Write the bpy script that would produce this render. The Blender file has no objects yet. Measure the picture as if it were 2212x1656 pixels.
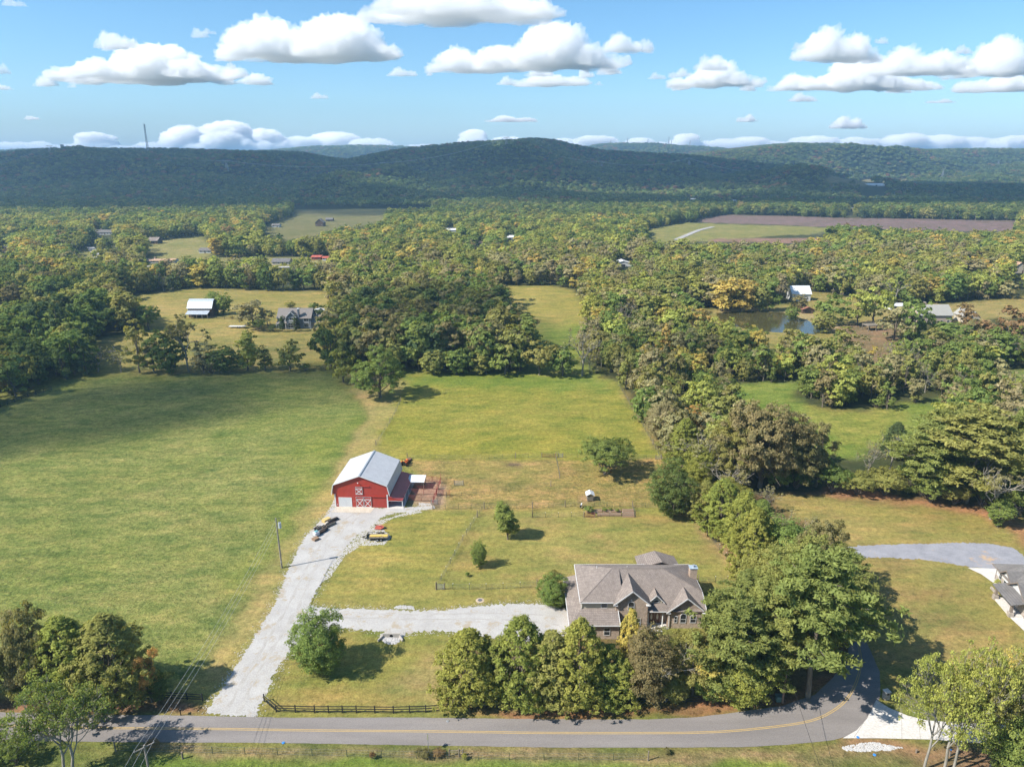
import bpy, bmesh, math, random
import numpy as np
from mathutils import Vector, Matrix, noise as mnoise

# ------------------------------------------------------------------ camera
SC = bpy.context.scene
CAM_H = 78.0; PITCH = math.radians(17.3); FPX = 1536.0; UC = 1106.0; VC = 828.0
cam_d = bpy.data.cameras.new('camera'); cam = bpy.data.objects.new('camera', cam_d)
SC.collection.objects.link(cam); SC.camera = cam
cam.location = (0, 0, CAM_H); cam.rotation_euler = (math.radians(90) - PITCH, 0, 0)
cam_d.sensor_width = 36; cam_d.lens = 36 * FPX / 2212.0
cam_d.clip_start = 1.0; cam_d.clip_end = 90000

# ------------------------------------------------------------------ world and sun
SUN_EL = 44.0; SUN_AZ = -112.0           # azimuth clockwise from +Y, towards the sun
W = bpy.data.worlds.new('World'); SC.world = W; W.use_nodes = True
wn = W.node_tree.nodes; wl = W.node_tree.links; wn.clear()
sky = wn.new('ShaderNodeTexSky'); sky.sky_type = 'NISHITA'; sky.sun_disc = False
sky.sun_elevation = math.radians(SUN_EL); sky.sun_rotation = math.radians(SUN_AZ % 360)
sky.altitude = 300; sky.air_density = 1.0; sky.dust_density = 0.3; sky.ozone_density = 2.0
hs = wn.new('ShaderNodeHueSaturation'); hs.inputs['Saturation'].default_value = 1.15; hs.inputs['Value'].default_value = 1.0
bg = wn.new('ShaderNodeBackground'); bg.inputs['Strength'].default_value = 0.092
wo = wn.new('ShaderNodeOutputWorld')
stc = wn.new('ShaderNodeTexCoord'); ssp = wn.new('ShaderNodeSeparateXYZ'); wl.new(stc.outputs['Generated'], ssp.inputs[0])
srp = wn.new('ShaderNodeValToRGB'); wl.new(ssp.outputs[2], srp.inputs[0])
e_ = srp.color_ramp.elements; e_[0].position = 0.0; e_[0].color = (0.60, 0.72, 1.0, 1); e_[1].position = 0.30; e_[1].color = (0.84, 0.97, 1.0, 1)
e_ = e_.new(0.08); e_.color = (0.78, 0.90, 1.0, 1)
smx = wn.new('ShaderNodeMix'); smx.data_type = 'RGBA'; smx.blend_type = 'MULTIPLY'; smx.inputs[0].default_value = 1
wl.new(sky.outputs[0], smx.inputs[6]); wl.new(srp.outputs[0], smx.inputs[7]); wl.new(smx.outputs[2], hs.inputs['Color']); wl.new(hs.outputs[0], bg.inputs[0]); wl.new(bg.outputs[0], wo.inputs[0])
sd = bpy.data.lights.new('sun', 'SUN'); so = bpy.data.objects.new('sun', sd); SC.collection.objects.link(so)
sd.energy = 4.7; sd.angle = math.radians(0.53); sd.color = (1.0, 0.95, 0.87)
az = math.radians(SUN_AZ); el = math.radians(SUN_EL)
SUNV = Vector((math.sin(az) * math.cos(el), math.cos(az) * math.cos(el), math.sin(el)))
so.rotation_euler = SUNV.to_track_quat('Z', 'Y').to_euler()
so.location = (-60, -10, 300)
SC.view_settings.view_transform = 'Standard'; SC.view_settings.look = 'None'
SC.view_settings.gamma = 1; SC.view_settings.use_curve_mapping = False
SC.view_settings.exposure = 0.90
SC.cycles.max_bounces = 18; SC.cycles.diffuse_bounces = 3; SC.cycles.glossy_bounces = 2
SC.cycles.transmission_bounces = 3; SC.cycles.transparent_max_bounces = 12; SC.cycles.volume_bounces = 18
SC.cycles.use_adaptive_sampling = True; SC.cycles.adaptive_threshold = 0.02
SC.cycles.use_denoising = True; SC.cycles.denoiser = 'OPENIMAGEDENOISE'

# ------------------------------------------------------------------ helpers
def ray(u, v):
    a = (u - UC) / FPX; b = (VC - v) / FPX
    return (a, math.cos(PITCH) + b * math.sin(PITCH), -math.sin(PITCH) + b * math.cos(PITCH))
def G(u, v, z=0.0):
    d = ray(u, v); t = (z - CAM_H) / d[2]
    return (d[0] * t, d[1] * t)
def atY(u, v, y):
    d = ray(u, v); t = y / d[1]
    return (d[0] * t, y, CAM_H + d[2] * t)
def link(o):
    SC.collection.objects.link(o); return o
def tag(o, label=None, cat=None, group=None, kind=None):
    if label: o['label'] = label
    if cat: o['category'] = cat
    if group: o['group'] = group
    if kind: o['kind'] = kind
    return o
def empty(name, loc, rz=0, label=None, cat=None, group=None):
    o = bpy.data.objects.new(name, None); link(o); o.location = loc; o.rotation_euler = (0, 0, rz)
    o.empty_display_size = 0.5
    return tag(o, label, cat, group)
def mesh_obj(name, me, mat=None, parent=None):
    o = bpy.data.objects.new(name, me); link(o)
    if mat is not None and not me.materials: me.materials.append(mat)
    if parent is not None: o.parent = parent
    return o
def np_mesh(name, V, F, k=4, smooth=False):
    """V (n,3), F (m,k) -> mesh"""
    me = bpy.data.meshes.new(name); V = np.asarray(V, dtype=np.float32); F = np.asarray(F, dtype=np.int32)
    me.vertices.add(len(V)); me.vertices.foreach_set('co', V.ravel())
    me.loops.add(F.size); me.loops.foreach_set('vertex_index', F.ravel())
    me.polygons.add(len(F)); me.polygons.foreach_set('loop_start', np.arange(len(F), dtype=np.int32) * k)
    if smooth: me.polygons.foreach_set('use_smooth', np.ones(len(F), dtype=bool))
    me.update(calc_edges=True); return me
class MB:
    """collects simple solids and links them as one mesh object"""
    def __init__(s): s.v = []; s.f = []
    def add(s, vs, fs):
        n = len(s.v); s.v += [tuple(x) for x in vs]; s.f += [tuple(i + n for i in f) for f in fs]; return s
    def box(s, x0, x1, y0, y1, z0, z1):
        return s.add([(x0,y0,z0),(x1,y0,z0),(x1,y1,z0),(x0,y1,z0),(x0,y0,z1),(x1,y0,z1),(x1,y1,z1),(x0,y1,z1)],
                     [(0,3,2,1),(4,5,6,7),(0,1,5,4),(1,2,6,5),(2,3,7,6),(3,0,4,7)])
    def bar(s, a, b, w, h=None, up=(0,0,1)):
        h = h or w; a = Vector(a); b = Vector(b); d = (b - a).normalized(); up = Vector(up)
        if abs(d.dot(up)) > 0.98: up = Vector((0,1,0))
        r = d.cross(up).normalized() * (w/2); q = r.cross(d).normalized() * (h/2)
        vs = [a-r-q, a+r-q, a+r+q, a-r+q, b-r-q, b+r-q, b+r+q, b-r+q]
        return s.add(vs, [(0,3,2,1),(4,5,6,7),(0,1,5,4),(1,2,6,5),(2,3,7,6),(3,0,4,7)])
    def tube(s, a, b, r0, r1=None, n=8, cap=True):
        r1 = r0 if r1 is None else r1; a = Vector(a); b = Vector(b); d = (b-a).normalized()
        u = d.cross(Vector((0,0,1)) if abs(d.z) < 0.95 else Vector((0,1,0))).normalized(); w = d.cross(u)
        vs = []
        for (c, r) in ((a, r0), (b, r1)):
            for i in range(n):
                t = 2*math.pi*i/n; vs.append(c + (u*math.cos(t) + w*math.sin(t)) * r)
        fs = [(i, (i+1) % n, n+(i+1) % n, n+i) for i in range(n)]
        if cap: fs += [tuple(range(n))[::-1], tuple(range(n, 2*n))]
        return s.add(vs, fs)
    def prism(s, pts, y0, y1, axis='y'):
        """pts: (a,b) outline; extruded along axis"""
        n = len(pts)
        if axis == 'y': vs = [(a, y0, b) for a, b in pts] + [(a, y1, b) for a, b in pts]
        elif axis == 'z': vs = [(a, b, y0) for a, b in pts] + [(a, b, y1) for a, b in pts]
        else: vs = [(y0, a, b) for a, b in pts] + [(y1, a, b) for a, b in pts]
        return s.add(vs, [tuple(range(n)), tuple(range(n, 2*n))[::-1]] + [(i, i+n, (i+1) % n + n, (i+1) % n) for i in range(n)])
    def slab(s, pts, t):
        """thick roof panel: outline pts (3D, seen from above), thickness t straight down"""
        n = len(pts); vs = [tuple(p) for p in pts] + [(p[0], p[1], p[2]-t) for p in pts]
        return s.add(vs, [tuple(range(n)), tuple(range(n, 2*n))[::-1]] + [(i, i+n, (i+1) % n + n, (i+1) % n) for i in range(n)])
    def ball(s, c, r, n=8, m=5, sz=1.0):
        vs = [(c[0], c[1], c[2]+r*sz)]; 
        for j in range(1, m):
            t = math.pi*j/m
            for i in range(n):
                p = 2*math.pi*i/n; vs.append((c[0]+r*math.sin(t)*math.cos(p), c[1]+r*math.sin(t)*math.sin(p), c[2]+r*sz*math.cos(t)))
        vs.append((c[0], c[1], c[2]-r*sz)); fs = [(0, 1+i, 1+(i+1) % n) for i in range(n)]
        for j in range(m-2):
            for i in range(n): fs.append((1+j*n+i, 1+(j+1)*n+i, 1+(j+1)*n+(i+1) % n, 1+j*n+(i+1) % n))
        L = len(vs)-1; fs += [(L, 1+(m-2)*n+(i+1) % n, 1+(m-2)*n+i) for i in range(n)]
        return s.add(vs, fs)
    def mesh(s, name, mat=None, fix=True):
        me = bpy.data.meshes.new(name); me.from_pydata(s.v, [], s.f)
        if fix:
            bm = bmesh.new(); bm.from_mesh(me); bmesh.ops.recalc_face_normals(bm, faces=bm.faces); bm.to_mesh(me); bm.free()
        me.update()
        if mat: me.materials.append(mat)
        return me
    def build(s, name, mat, parent=None, bevel=0):
        o = mesh_obj(name, s.mesh(name, mat), None, parent)
        if bevel:
            m = o.modifiers.new('bevel', 'BEVEL'); m.width = bevel; m.segments = 1; m.limit_method = 'ANGLE'
        return o
def copy_tree(o, parent=None):
    c = o.copy(); SC.collection.objects.link(c); c.parent = parent
    for ch in list(o.children): copy_tree(ch, c)
    return c

# ------------------------------------------------------------------ materials
def mat_new(name):
    m = bpy.data.materials.new(name); m.use_nodes = True; nt = m.node_tree; nt.nodes.clear()
    return m, nt.nodes, nt.links
def add_noise(n, l, vec, scale, detail=3, rough=0.55, dim='3D'):
    t = n.new('ShaderNodeTexNoise'); t.noise_dimensions = dim
    t.inputs['Scale'].default_value = scale; t.inputs['Detail'].default_value = detail; t.inputs['Roughness'].default_value = rough
    if vec is not None: l.new(vec, t.inputs['Vector'])
    return t.outputs['Fac']
def ramp(n, l, fac, stops, interp='LINEAR'):
    r = n.new('ShaderNodeValToRGB'); e = r.color_ramp.elements; r.color_ramp.interpolation = interp
    e[0].position = stops[0][0]; e[0].color = (*stops[0][1], 1); e[1].position = stops[-1][0]; e[1].color = (*stops[-1][1], 1)
    for p, c in stops[1:-1]:
        k = e.new(p); k.color = (*c, 1)
    l.new(fac, r.inputs[0]); return r.outputs[0]
def g3(x): return (x, x, x)
def mulc(n, l, a, b, fac=1.0):
    m = n.new('ShaderNodeMix'); m.data_type = 'RGBA'; m.blend_type = 'MULTIPLY'; m.inputs[0].default_value = fac
    for s, i in ((a, 6), (b, 7)):
        if isinstance(s, tuple): m.inputs[i].default_value = (*s, 1)
        else: l.new(s, m.inputs[i])
    return m.outputs[2]
def mixc(n, l, fac, a, b):
    m = n.new('ShaderNodeMix'); m.data_type = 'RGBA'
    if isinstance(fac, (int, float)): m.inputs[0].default_value = fac
    else: l.new(fac, m.inputs[0])
    for s, i in ((a, 6), (b, 7)):
        if isinstance(s, tuple): m.inputs[i].default_value = (*s, 1)
        else: l.new(s, m.inputs[i])
    return m.outputs[2]
def mth(n, l, op, a, b=0.0, c=None, clamp=False):
    m = n.new('ShaderNodeMath'); m.operation = op; m.use_clamp = clamp
    for s, i in ((a, 0), (b, 1), (c, 2)):
        if s is None: continue
        if isinstance(s, (int, float)): m.inputs[i].default_value = s
        else: l.new(s, m.inputs[i])
    return m.outputs[0]
_MC = {}
def M(name, col, rough=0.7, metal=0.0, var=0.18, scale=1.5, bump=0.0, spec=0.3):
    """painted/weathered plain material with noise variation"""
    if name in _MC: return _MC[name]
    m, n, l = mat_new(name); tc = n.new('ShaderNodeTexCoord')
    a = add_noise(n, l, tc.outputs['Object'], scale, 4, 0.65); b = add_noise(n, l, tc.outputs['Object'], scale*9, 3, 0.6)
    s = mth(n, l, 'ADD', mth(n, l, 'MULTIPLY', a, 0.6), mth(n, l, 'MULTIPLY', b, 0.4))
    c = mulc(n, l, tuple(col), ramp(n, l, s, [(0.25, g3(1-var)), (0.75, g3(1+var))]))
    p = n.new('ShaderNodeBsdfPrincipled'); l.new(c, p.inputs['Base Color']); p.inputs['Roughness'].default_value = rough
    p.inputs['Metallic'].default_value = metal; p.inputs['Specular IOR Level'].default_value = spec
    if bump:
        bp = n.new('ShaderNodeBump'); bp.inputs['Strength'].default_value = 1; bp.inputs['Distance'].default_value = bump
        l.new(b, bp.inputs['Height']); l.new(bp.outputs[0], p.inputs['Normal'])
    o = n.new('ShaderNodeOutputMaterial'); l.new(p.outputs[0], o.inputs[0]); _MC[name] = m; return m
# ------------------------------------------------------------------ clouds (bodies of vapour of real size, far off and overhead)
def cloud_material():
    m, n, l = mat_new('cloud_vapour'); v = n.new('ShaderNodeVolumePrincipled'); v.inputs['Color'].default_value = (1, 1, 1, 1)
    v.inputs['Density'].default_value = 0.0105; v.inputs['Anisotropy'].default_value = 0.1
    o = n.new('ShaderNodeOutputMaterial'); l.new(v.outputs[0], o.inputs['Volume']); return m
CLOUD_M = cloud_material()
def cloud_mesh(seed, asp, tower=0.0, voxel=8.5):
    """a cloud about 1000 m wide, flat base at z=0, height asp*1000"""
    r = np.random.RandomState(seed); mb = MB(); Hh = 1000*asp
    for i in range(95):
        x = r.normal(0, 210); x = max(-470, min(470, x)); y = r.normal(0, 130)
        env = (1-(abs(x)/520)**1.8) * (0.45+0.55*(0.5+0.5*math.sin(x*0.011+seed*1.7))*1.2)
        env = max(0.18, env)
        rad = (42+r.rand()*72) * (0.45+0.75*env) * (asp/0.3)**0.5
        z = r.rand()**1.1 * max(0, Hh*env - rad) + rad*0.45
        mb.ball((x, y, z), rad, 12, 8, 0.92)
    me = mb.mesh('cloud_tmp'); o = bpy.data.objects.new('cloud_tmp', me); link(o)
    rm = o.modifiers.new('r', 'REMESH'); rm.mode = 'VOXEL'; rm.voxel_size = voxel
    dg = bpy.context.evaluated_depsgraph_get(); me2 = bpy.data.meshes.new_from_object(o.evaluated_get(dg))
    bpy.data.objects.remove(o); n = len(me2.vertices)
    co = np.zeros(n*3, dtype=np.float32); me2.vertices.foreach_get('co', co); co = co.reshape(-1, 3)
    no = np.zeros(n*3, dtype=np.float32); me2.vertices.foreach_get('normal', no); no = no.reshape(-1, 3)
    out = co.copy()
    for i in range(n):
        p = Vector(co[i]); off = Vector((seed*31.7, 0, 0))
        # billow noise: rounded lumps at three sizes
        a = 1-abs(mnoise.noise(p*0.009+off))*2; b = 1-abs(mnoise.noise(p*0.021+off))*2; c = 1-abs(mnoise.noise(p*0.048+off))*2
        e = mnoise.noise(p*0.1+off)
        f_ = mnoise.noise(p*0.19+off)
        k = a*40 + b*36 + c*32 + e*24 + f_*14 - 30
        out[i] = co[i] + no[i]*k
    z = out[:, 2]; base = z < 30; out[:, 2] = np.where(base, 30-(30-z)*0.25, z) - 30 + 8*np.sin(out[:, 0]*0.012)*np.cos(out[:, 1]*0.015)
    me2.vertices.foreach_set('co', out.ravel()); me2.polygons.foreach_set('use_smooth', np.ones(len(me2.polygons), dtype=bool))
    me2.update(); o = bpy.data.objects.new('cloud_tmp', me2); link(o); rm = o.modifiers.new('r', 'REMESH'); rm.mode = 'VOXEL'; rm.voxel_size = 6.5
    dg = bpy.context.evaluated_depsgraph_get(); me3 = bpy.data.meshes.new_from_object(o.evaluated_get(dg)); bpy.data.objects.remove(o)
    me3.materials.clear(); me3.materials.append(CLOUD_M); me3.name = 'cloud'; return me3
CL_LOW = [cloud_mesh(1, 0.26), cloud_mesh(2, 0.22), cloud_mesh(3, 0.30), cloud_mesh(11, 0.2)]
CL_HI = [cloud_mesh(4, 0.5), cloud_mesh(5, 0.62), cloud_mesh(6, 0.45)]
def put_cloud(me, x, y, z, wx, wz, rz=0, wy=None, asp=0.28, label=None, group=None):
    o = mesh_obj('cloud', me); o.location = (x, y, z); o.rotation_euler = (0, 0, rz)
    o.scale = (wx/1000, (wy or wx*0.62)/1000, wz/(1000*asp))
    tag(o, label, 'cloud', group); return o
# (centre u, base v, width px, height px, which, words)
CLOUDS = [
 (668,124,372,112,2,'largest white cloud, broad and domed, left of the middle of the sky'),
 (340,172,400,70,0,'long flat white cloud over the left hills'), (255,103,112,34,1,'small grey veil of cloud above the long left cloud'),
 (1000,38,430,75,3,'wide cloud cut by the top edge of the photo'), (1195,142,290,88,0,'big white cloud right of the middle of the sky'),
 (1035,152,215,66,2,'white cloud overlapping the left end of a bigger one'), (1195,183,165,28,3,'flat narrow cloud below the big middle clouds'),
 (1352,110,124,36,1,'small oval cloud alone right of the middle clouds'), (1545,184,185,52,0,'cloud with a small turret left of the right-hand group'),
 (1535,150,75,40,2,'turret of cloud rising over a wider cloud'),
 (1808,128,200,76,2,'domed cloud with a flat base high on the right'), (1730,192,130,32,1,'low lump at the left end of the right-hand cloud bank'),
 (1850,190,230,68,0,'long bumpy cloud under the domed cloud'), (1985,158,190,66,2,'rounded cloud between the bank and the right edge'),
 (1960,192,150,30,3,'thin cloud under the rounded one on the right'), (2150,160,190,72,0,'cloud running out of the right edge, upper layer'),
 (2150,195,170,38,1,'cloud running out of the right edge, lower layer'), (100,184,62,28,1,'tiny cloud alone near the left edge'),
 (870,163,66,18,3,'wisp of cloud under the largest cloud'), (0,158,40,30,2,'cloud scrap cut by the left edge'), (2,193,50,14,1,'lower cloud scrap cut by the left edge'),
 (690,212,40,12,3,'small faint cloud in the middle of the blue gap'), (432,80,44,20,1,'faint wisp left of the largest cloud'),
 (1735,218,64,18,3,'small cloud below the right-hand bank'), (70,258,40,8,1,'thin faint cloud over the left skyline'),
 (1832,276,80,30,2,'small domed cloud low on the right'), (1612,262,44,16,1,'small faint cloud low right of the middle'),
 (1420,170,40,14,3,'faint cloud scrap left of the turreted cloud'), (30,12,50,16,1,'wisp in the top left corner'),
 (2030,222,60,8,3,'thin grey cloud streak low on the right'), (1105,262,110,12,1,'thin grey cloud streak over the hill top')]
rc = random.Random(4)
for (u, v, w, h, k, words) in CLOUDS:
    d = ray(u, v); t = (1150-CAM_H)/d[2] if v < 240 else 21000/d[1]
    x, y, z = d[0]*t, d[1]*t, CAM_H+d[2]*t
    dep = y*math.cos(PITCH) - (z-CAM_H)*math.sin(PITCH)
    asp = (0.26, 0.22, 0.30, 0.2)[k]
    put_cloud(CL_LOW[k], x, y, z, w*dep/FPX*1.02, h*dep/FPX*.88, rc.choice([0, math.pi])+rc.uniform(-.3, .3), None, asp, words)
for i, (u, v, w, h, k, words) in enumerate(CLOUDS):      # torn scraps drifting round the larger clouds
    if w < 150: continue
    for q in range(3):
        uu = u+rc.choice([-1, 1])*w*rc.uniform(.38, .62); vv = v-h*rc.uniform(-.25, .75); ww = rc.uniform(18, 60); d = ray(uu, vv); t = (1150-CAM_H)/d[2] if vv < 240 else 21000/d[1]
        if not -100 < uu < 2320 or vv < -20: continue
        t *= rc.uniform(.93, 1.03); x, y, z = d[0]*t, d[1]*t, CAM_H+d[2]*t; dep = y; put_cloud(CL_LOW[rc.randrange(4)], x, y, z, ww*dep/FPX, ww*.34*dep/FPX, rc.uniform(0, 6), None, .25, 'small torn scrap of cloud beside one of the large clouds', 'torn scraps of cloud')
HOR = [(20,330,230,38,0),(115,330,200,40,3),(205,322,130,58,5),(300,330,180,40,1),(392,322,150,92,4),(500,322,165,98,5),(600,322,190,82,6),(705,326,190,74,4),
 (800,328,210,48,0),(880,326,150,32,2),(1028,318,105,62,5),(1095,322,170,44,0),(1200,322,150,42,6),(1300,322,170,52,4),(1400,322,130,46,6),(1475,320,110,50,5),(1560,322,190,34,0),
 (1640,320,160,46,6),(1740,320,170,48,4),(1840,322,170,40,0),(1925,322,180,62,6),(2010,322,170,56,4),(2110,324,190,52,6),(2215,326,190,60,4),(-90,330,200,40,0),(2330,326,200,50,6)]
for i, (u, v, w, h, k) in enumerate(HOR):
    Y = 23000 + (i*7 % 5)*900
    x, y, z = atY(u, v, Y); dep = Y*1.0; s = dep/FPX
    if k < 4: me, asp = CL_LOW[k], (0.26, 0.22, 0.30, 0.2)[k]
    else: me, asp = CL_HI[k-4], (0.5, 0.62, 0.45)[k-4]
    put_cloud(me, x, y, z, w*s, h*s*0.48, rc.choice([0, math.pi])+rc.uniform(-.3, .3), w*s*0.7, asp,
              'white cumulus in the bank of cloud lying along the horizon behind the hills', 'cumulus bank on the horizon')
# clouds overhead and out of the frame whose shade falls on the hills and the pasture
def shade_cloud(gx, gy, wx, wy, rz=0, alt=1250, k=0):
    s = alt/SUNV.z; x = gx + SUNV.x*s; y = gy + SUNV.y*s
    put_cloud(CL_LOW[k], x, y, alt-40, wx, max(60, min(320, wx*0.36)), rz, wy, (0.26, 0.22, 0.30, 0.2)[k],
              'white cumulus overhead, outside the picture', 'clouds overhead, outside the picture')
SHADES = [(-1500,2200,1500,900,0,0),(-820,2250,1100,760,.1,1),(-950,1640,1200,420,0.1,3),(-360,2480,800,560,0,2),(470,2420,760,420,0,1),(900,2300,1100,700,.1,1),(250,1930,1000,330,.1,2),(-250,1980,700,300,.1,0),(950,1650,1300,320,-.05,0),(1700,1540,1100,260,0,2),(-1600,2900,1600,1000,0,1),
          (-750,1260,1100,250,.05,0),(500,1320,1100,180,0,1),(1250,1330,900,200,-.05,3),(-200,1450,700,200,0,2),(150,2620,500,300,0,3),
          (-170,195,160,60,.80,1),(-85,246,130,40,.25,2),(-125,222,130,46,.5,0),(-20,345,130,70,.1,0),(-120,268,190,20,0,3),(100,285,80,24,0,1)]
for (gx, gy, wx, wy, rz, k) in SHADES: shade_cloud(gx, gy, wx*1.1, wy*2.0, rz, 1250, k)
# ------------------------------------------------------------------ terrain height
def sstep(a, b, x): t = np.clip((x-a)/(b-a), 0, 1); return t*t*(3-2*t)
RIDGES = [  # distance, front width, back width, skyline [(u,v)...], tree allowance
 (2450, 950, 900, [(-900,330),(-400,322),(0,329),(60,323),(200,319),(330,318),(480,322),(640,326),(700,338),(760,343),(820,331),(900,318),(1000,306),(1080,301),(1150,296),(1200,299),(1250,311),(1300,321),(1400,327),(1500,334),(1600,346),(1700,359),(1780,374),(1830,396),(1900,430),(2100,500),(2900,500)], 14),
 (1850, 420, 400, [(-900,380),(-300,382),(0,390),(200,380),(450,372),(600,392),(700,396),(850,372),(960,386),(1050,364),(1150,352),(1280,370),(1380,376),(1500,382),(1700,395),(1900,402),(2150,398),(2900,402)], 13),
 (1520, 260, 200, [(-900,425),(0,432),(300,418),(480,428),(600,446),(720,452),(900,420),(1000,412),(1300,415),(1700,428),(2212,424),(2900,424)], 13),
 (5200, 1600, 900, [(-900,330),(0,326),(100,323),(500,332),(640,323),(700,318),(780,316),(870,317),(960,332),(1200,336),(1290,313),(1400,314),(1500,319),(1560,324),(1640,332),(1900,336),(2200,324),(2900,326)], 12),
 (3700, 1300, 900, [(-900,520),(1250,420),(1400,350),(1500,332),(1560,325),(1620,317),(1700,310),(1760,311),(1850,317),(1950,325),(2050,322),(2120,321),(2212,334),(2400,345),(2900,330)], 12),
 (2900, 700, 600, [(-900,560),(1700,520),(1800,412),(1850,382),(2000,364),(2100,374),(2212,354),(2600,350),(2900,350)], 12)]
_RT = []
for (Y, wf, wb, sk, th) in RIDGES:
    pts = [atY(u, v, Y) for u, v in sk]
    _RT.append((Y, wf, wb, np.array([p[0] for p in pts]), np.array([max(-60, p[2]-th) for p in pts])))
_rn = np.random.RandomState(5)
_K = [(_rn.uniform(-1, 1, 2)/_rn.uniform(.6, 1.6), _rn.uniform(0, 6.28)) for _ in range(14)]
def wob(x, y, L):
    s = 0
    for i, (k, p) in enumerate(_K): s = s + np.sin((k[0]*x + k[1]*y)*6.28/L + p)
    return s/5.0
PONDC = (G(1680,705)[0], G(1680,705)[1], 75.0, 75.0)
def height(x, y):
    x = np.asarray(x, float); y = np.asarray(y, float)
    z = np.zeros(np.broadcast(x, y).shape)
    sp = wob(x, y, 760)*0.6 + wob(x+300, y, 300)*0.34
    for (Y, wf, wb, xs, zs) in _RT:
        xr = x*(Y/np.maximum(y, 300))**0.35 if Y < 3000 else x
        zz = np.interp(x + 0*y, xs, zs)
        yy = y + sp*wf*0.16
        f = np.where(yy < Y, sstep(Y-wf, Y, yy)**0.9, 1-sstep(Y, Y+wb, yy)*0.75)
        h = zz*f + np.where(yy < Y, sp*np.clip(zz, 0, 110)*0.42*f*(1-f)*4, 0)
        z = np.maximum(z, h)
    # gentle roll of the pasture on the left and of the land beyond the near fields
    dflat = np.maximum(np.maximum(-48-0.10*(y-150)-x, y-262), 0)
    m = sstep(4, 70, dflat)*sstep(96, 125, y)
    roll = wob(x+50, y+90, 210)*1.1
    m = m*sstep(0.9, 1.5, np.hypot((x-PONDC[0])/PONDC[2], (y-PONDC[1])/PONDC[3]))
    z = z + roll*m*(1-sstep(900, 1300, y))
    return z
def hz(x, y): return float(height(x, y))
def GP(u, v):
    """ground point under pixel, terrain included"""
    d = ray(u, v)
    if d[2] >= -1e-4: t0 = 6000/d[1]
    else: t0 = CAM_H/-d[2]
    t = t0
    if t0*d[1] > 250:
        ts = np.linspace(200/d[1], min(t0*1.02, 7000/d[1]), 1500)
        zz = CAM_H + d[2]*ts; hh = height(d[0]*ts, d[1]*ts); k = np.nonzero(zz <= hh)[0]
        if len(k): t = ts[k[0]]
    x, y = d[0]*t, d[1]*t
    return (x, y, hz(x, y))
def inpoly(x, y, poly):
    x = np.asarray(x); y = np.asarray(y); c = np.zeros(x.shape, bool); n = len(poly)
    for i in range(n):
        x1, y1 = poly[i]; x2, y2 = poly[(i+1) % n]
        if y1 == y2: continue
        c ^= ((y1 > y) != (y2 > y)) & (x < (x2-x1)*(y-y1)/(y2-y1)+x1)
    return c
def gpoly(pts): return [G(u, v)[:2] for u, v in pts]
def pdist(x, y, poly, closed=True):
    """distance to the outline"""
    d = np.full(np.shape(x), 1e9); n = len(poly)
    for i in range(n if closed else n-1):
        ax, ay = poly[i]; bx, by = poly[(i+1) % n]; dx, dy = bx-ax, by-ay; L = dx*dx+dy*dy+1e-9
        t = np.clip(((x-ax)*dx+(y-ay)*dy)/L, 0, 1); d = np.minimum(d, np.hypot(x-ax-t*dx, y-ay-t*dy))
    return d
def soft(x, y, poly, w):
    """1 inside, 0 outside, soft over w"""
    s = np.where(inpoly(x, y, poly), 1, -1)*pdist(x, y, poly); return sstep(-w, w, s)

# ------------------------------------------------------------------ areas (pixel outlines on the ground)
ROAD_L = [(-420,1530),(0,1537),(60,1540),(210,1543),(420,1545),(600,1549),(900,1549),(1200,1553),(1400,1553),(1500,1549),(1590,1538),(1690,1524),(1760,1500),(1800,1462),(1830,1420),(1836,1380),(1840,1340),(1825,1290),(1800,1240),(1760,1190),(1700,1150)]
ROAD_R = [(-420,1592),(0,1597),(100,1600),(250,1602),(600,1604),(900,1609),(1200,1614),(1400,1614),(1600,1613),(1700,1608),(1800,1598),(1850,1585),(1888,1545),(1902,1500),(1900,1450),(1885,1415),(1866,1375),(1852,1335),(1835,1285),(1812,1235),(1775,1185),(1715,1145)]
DRIVE = [(441,1541),(470,1500),(500,1455),(560,1360),(600,1290),(625,1225),(655,1165),(690,1125),(717,1100),(722,1098),(845,1097),(880,1096),(907,1094),(905,1100),(890,1106),(850,1108),(820,1118),(800,1140),(780,1150),(762,1165),(735,1200),(705,1235),(690,1265),(672,1295),(670,1306),(690,1312),(720,1313),(800,1316),(900,1318),(960,1317),(1040,1308),(1100,1304),(1160,1303),(1175,1305),(1235,1318),(1240,1335),(1225,1372),(1180,1385),(1110,1384),(1040,1374),(1000,1365),(930,1362),(860,1368),(790,1360),(740,1356),(700,1360),(650,1384),(615,1420),(590,1460),(575,1500),(560,1520),(552,1547),(500,1545)]
GREY_DRIVE = [(1760,1195),(1830,1180),(1900,1176),(2000,1174),(2080,1172),(2140,1174),(2185,1182),(2212,1200),(2230,1240),(2150,1228),(2100,1225),(2050,1216),(1990,1208),(1900,1204),(1840,1204),(1800,1210)]
CONC_R = [(1893,1511),(1920,1528),(1960,1545),(2000,1555),(2060,1560),(2250,1568),(2300,1612),(2180,1608),(2080,1602),(2020,1597),(1900,1594),(1820,1594),(1850,1577),(1872,1553)]
CONC_H = [(2090,1226),(2155,1228),(2200,1230),(2212,1255),(2162,1268),(2145,1258),(2120,1240)]
WALK_H = [(2176,1316),(2190,1313),(2240,1350),(2260,1385),(2212,1362),(2180,1332)]
APRON = [(727,1094),(810,1096),(800,1108),(715,1106)]
PASTURE_L = [(-300,1000),(0,878),(140,815),(400,805),(712,803),(750,845),(800,880),(795,905),(770,940),(712,1040),(690,1100),(660,1140),(610,1200),(560,1290),(500,1390),(440,1470),(430,1500),(-300,1500)]
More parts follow.
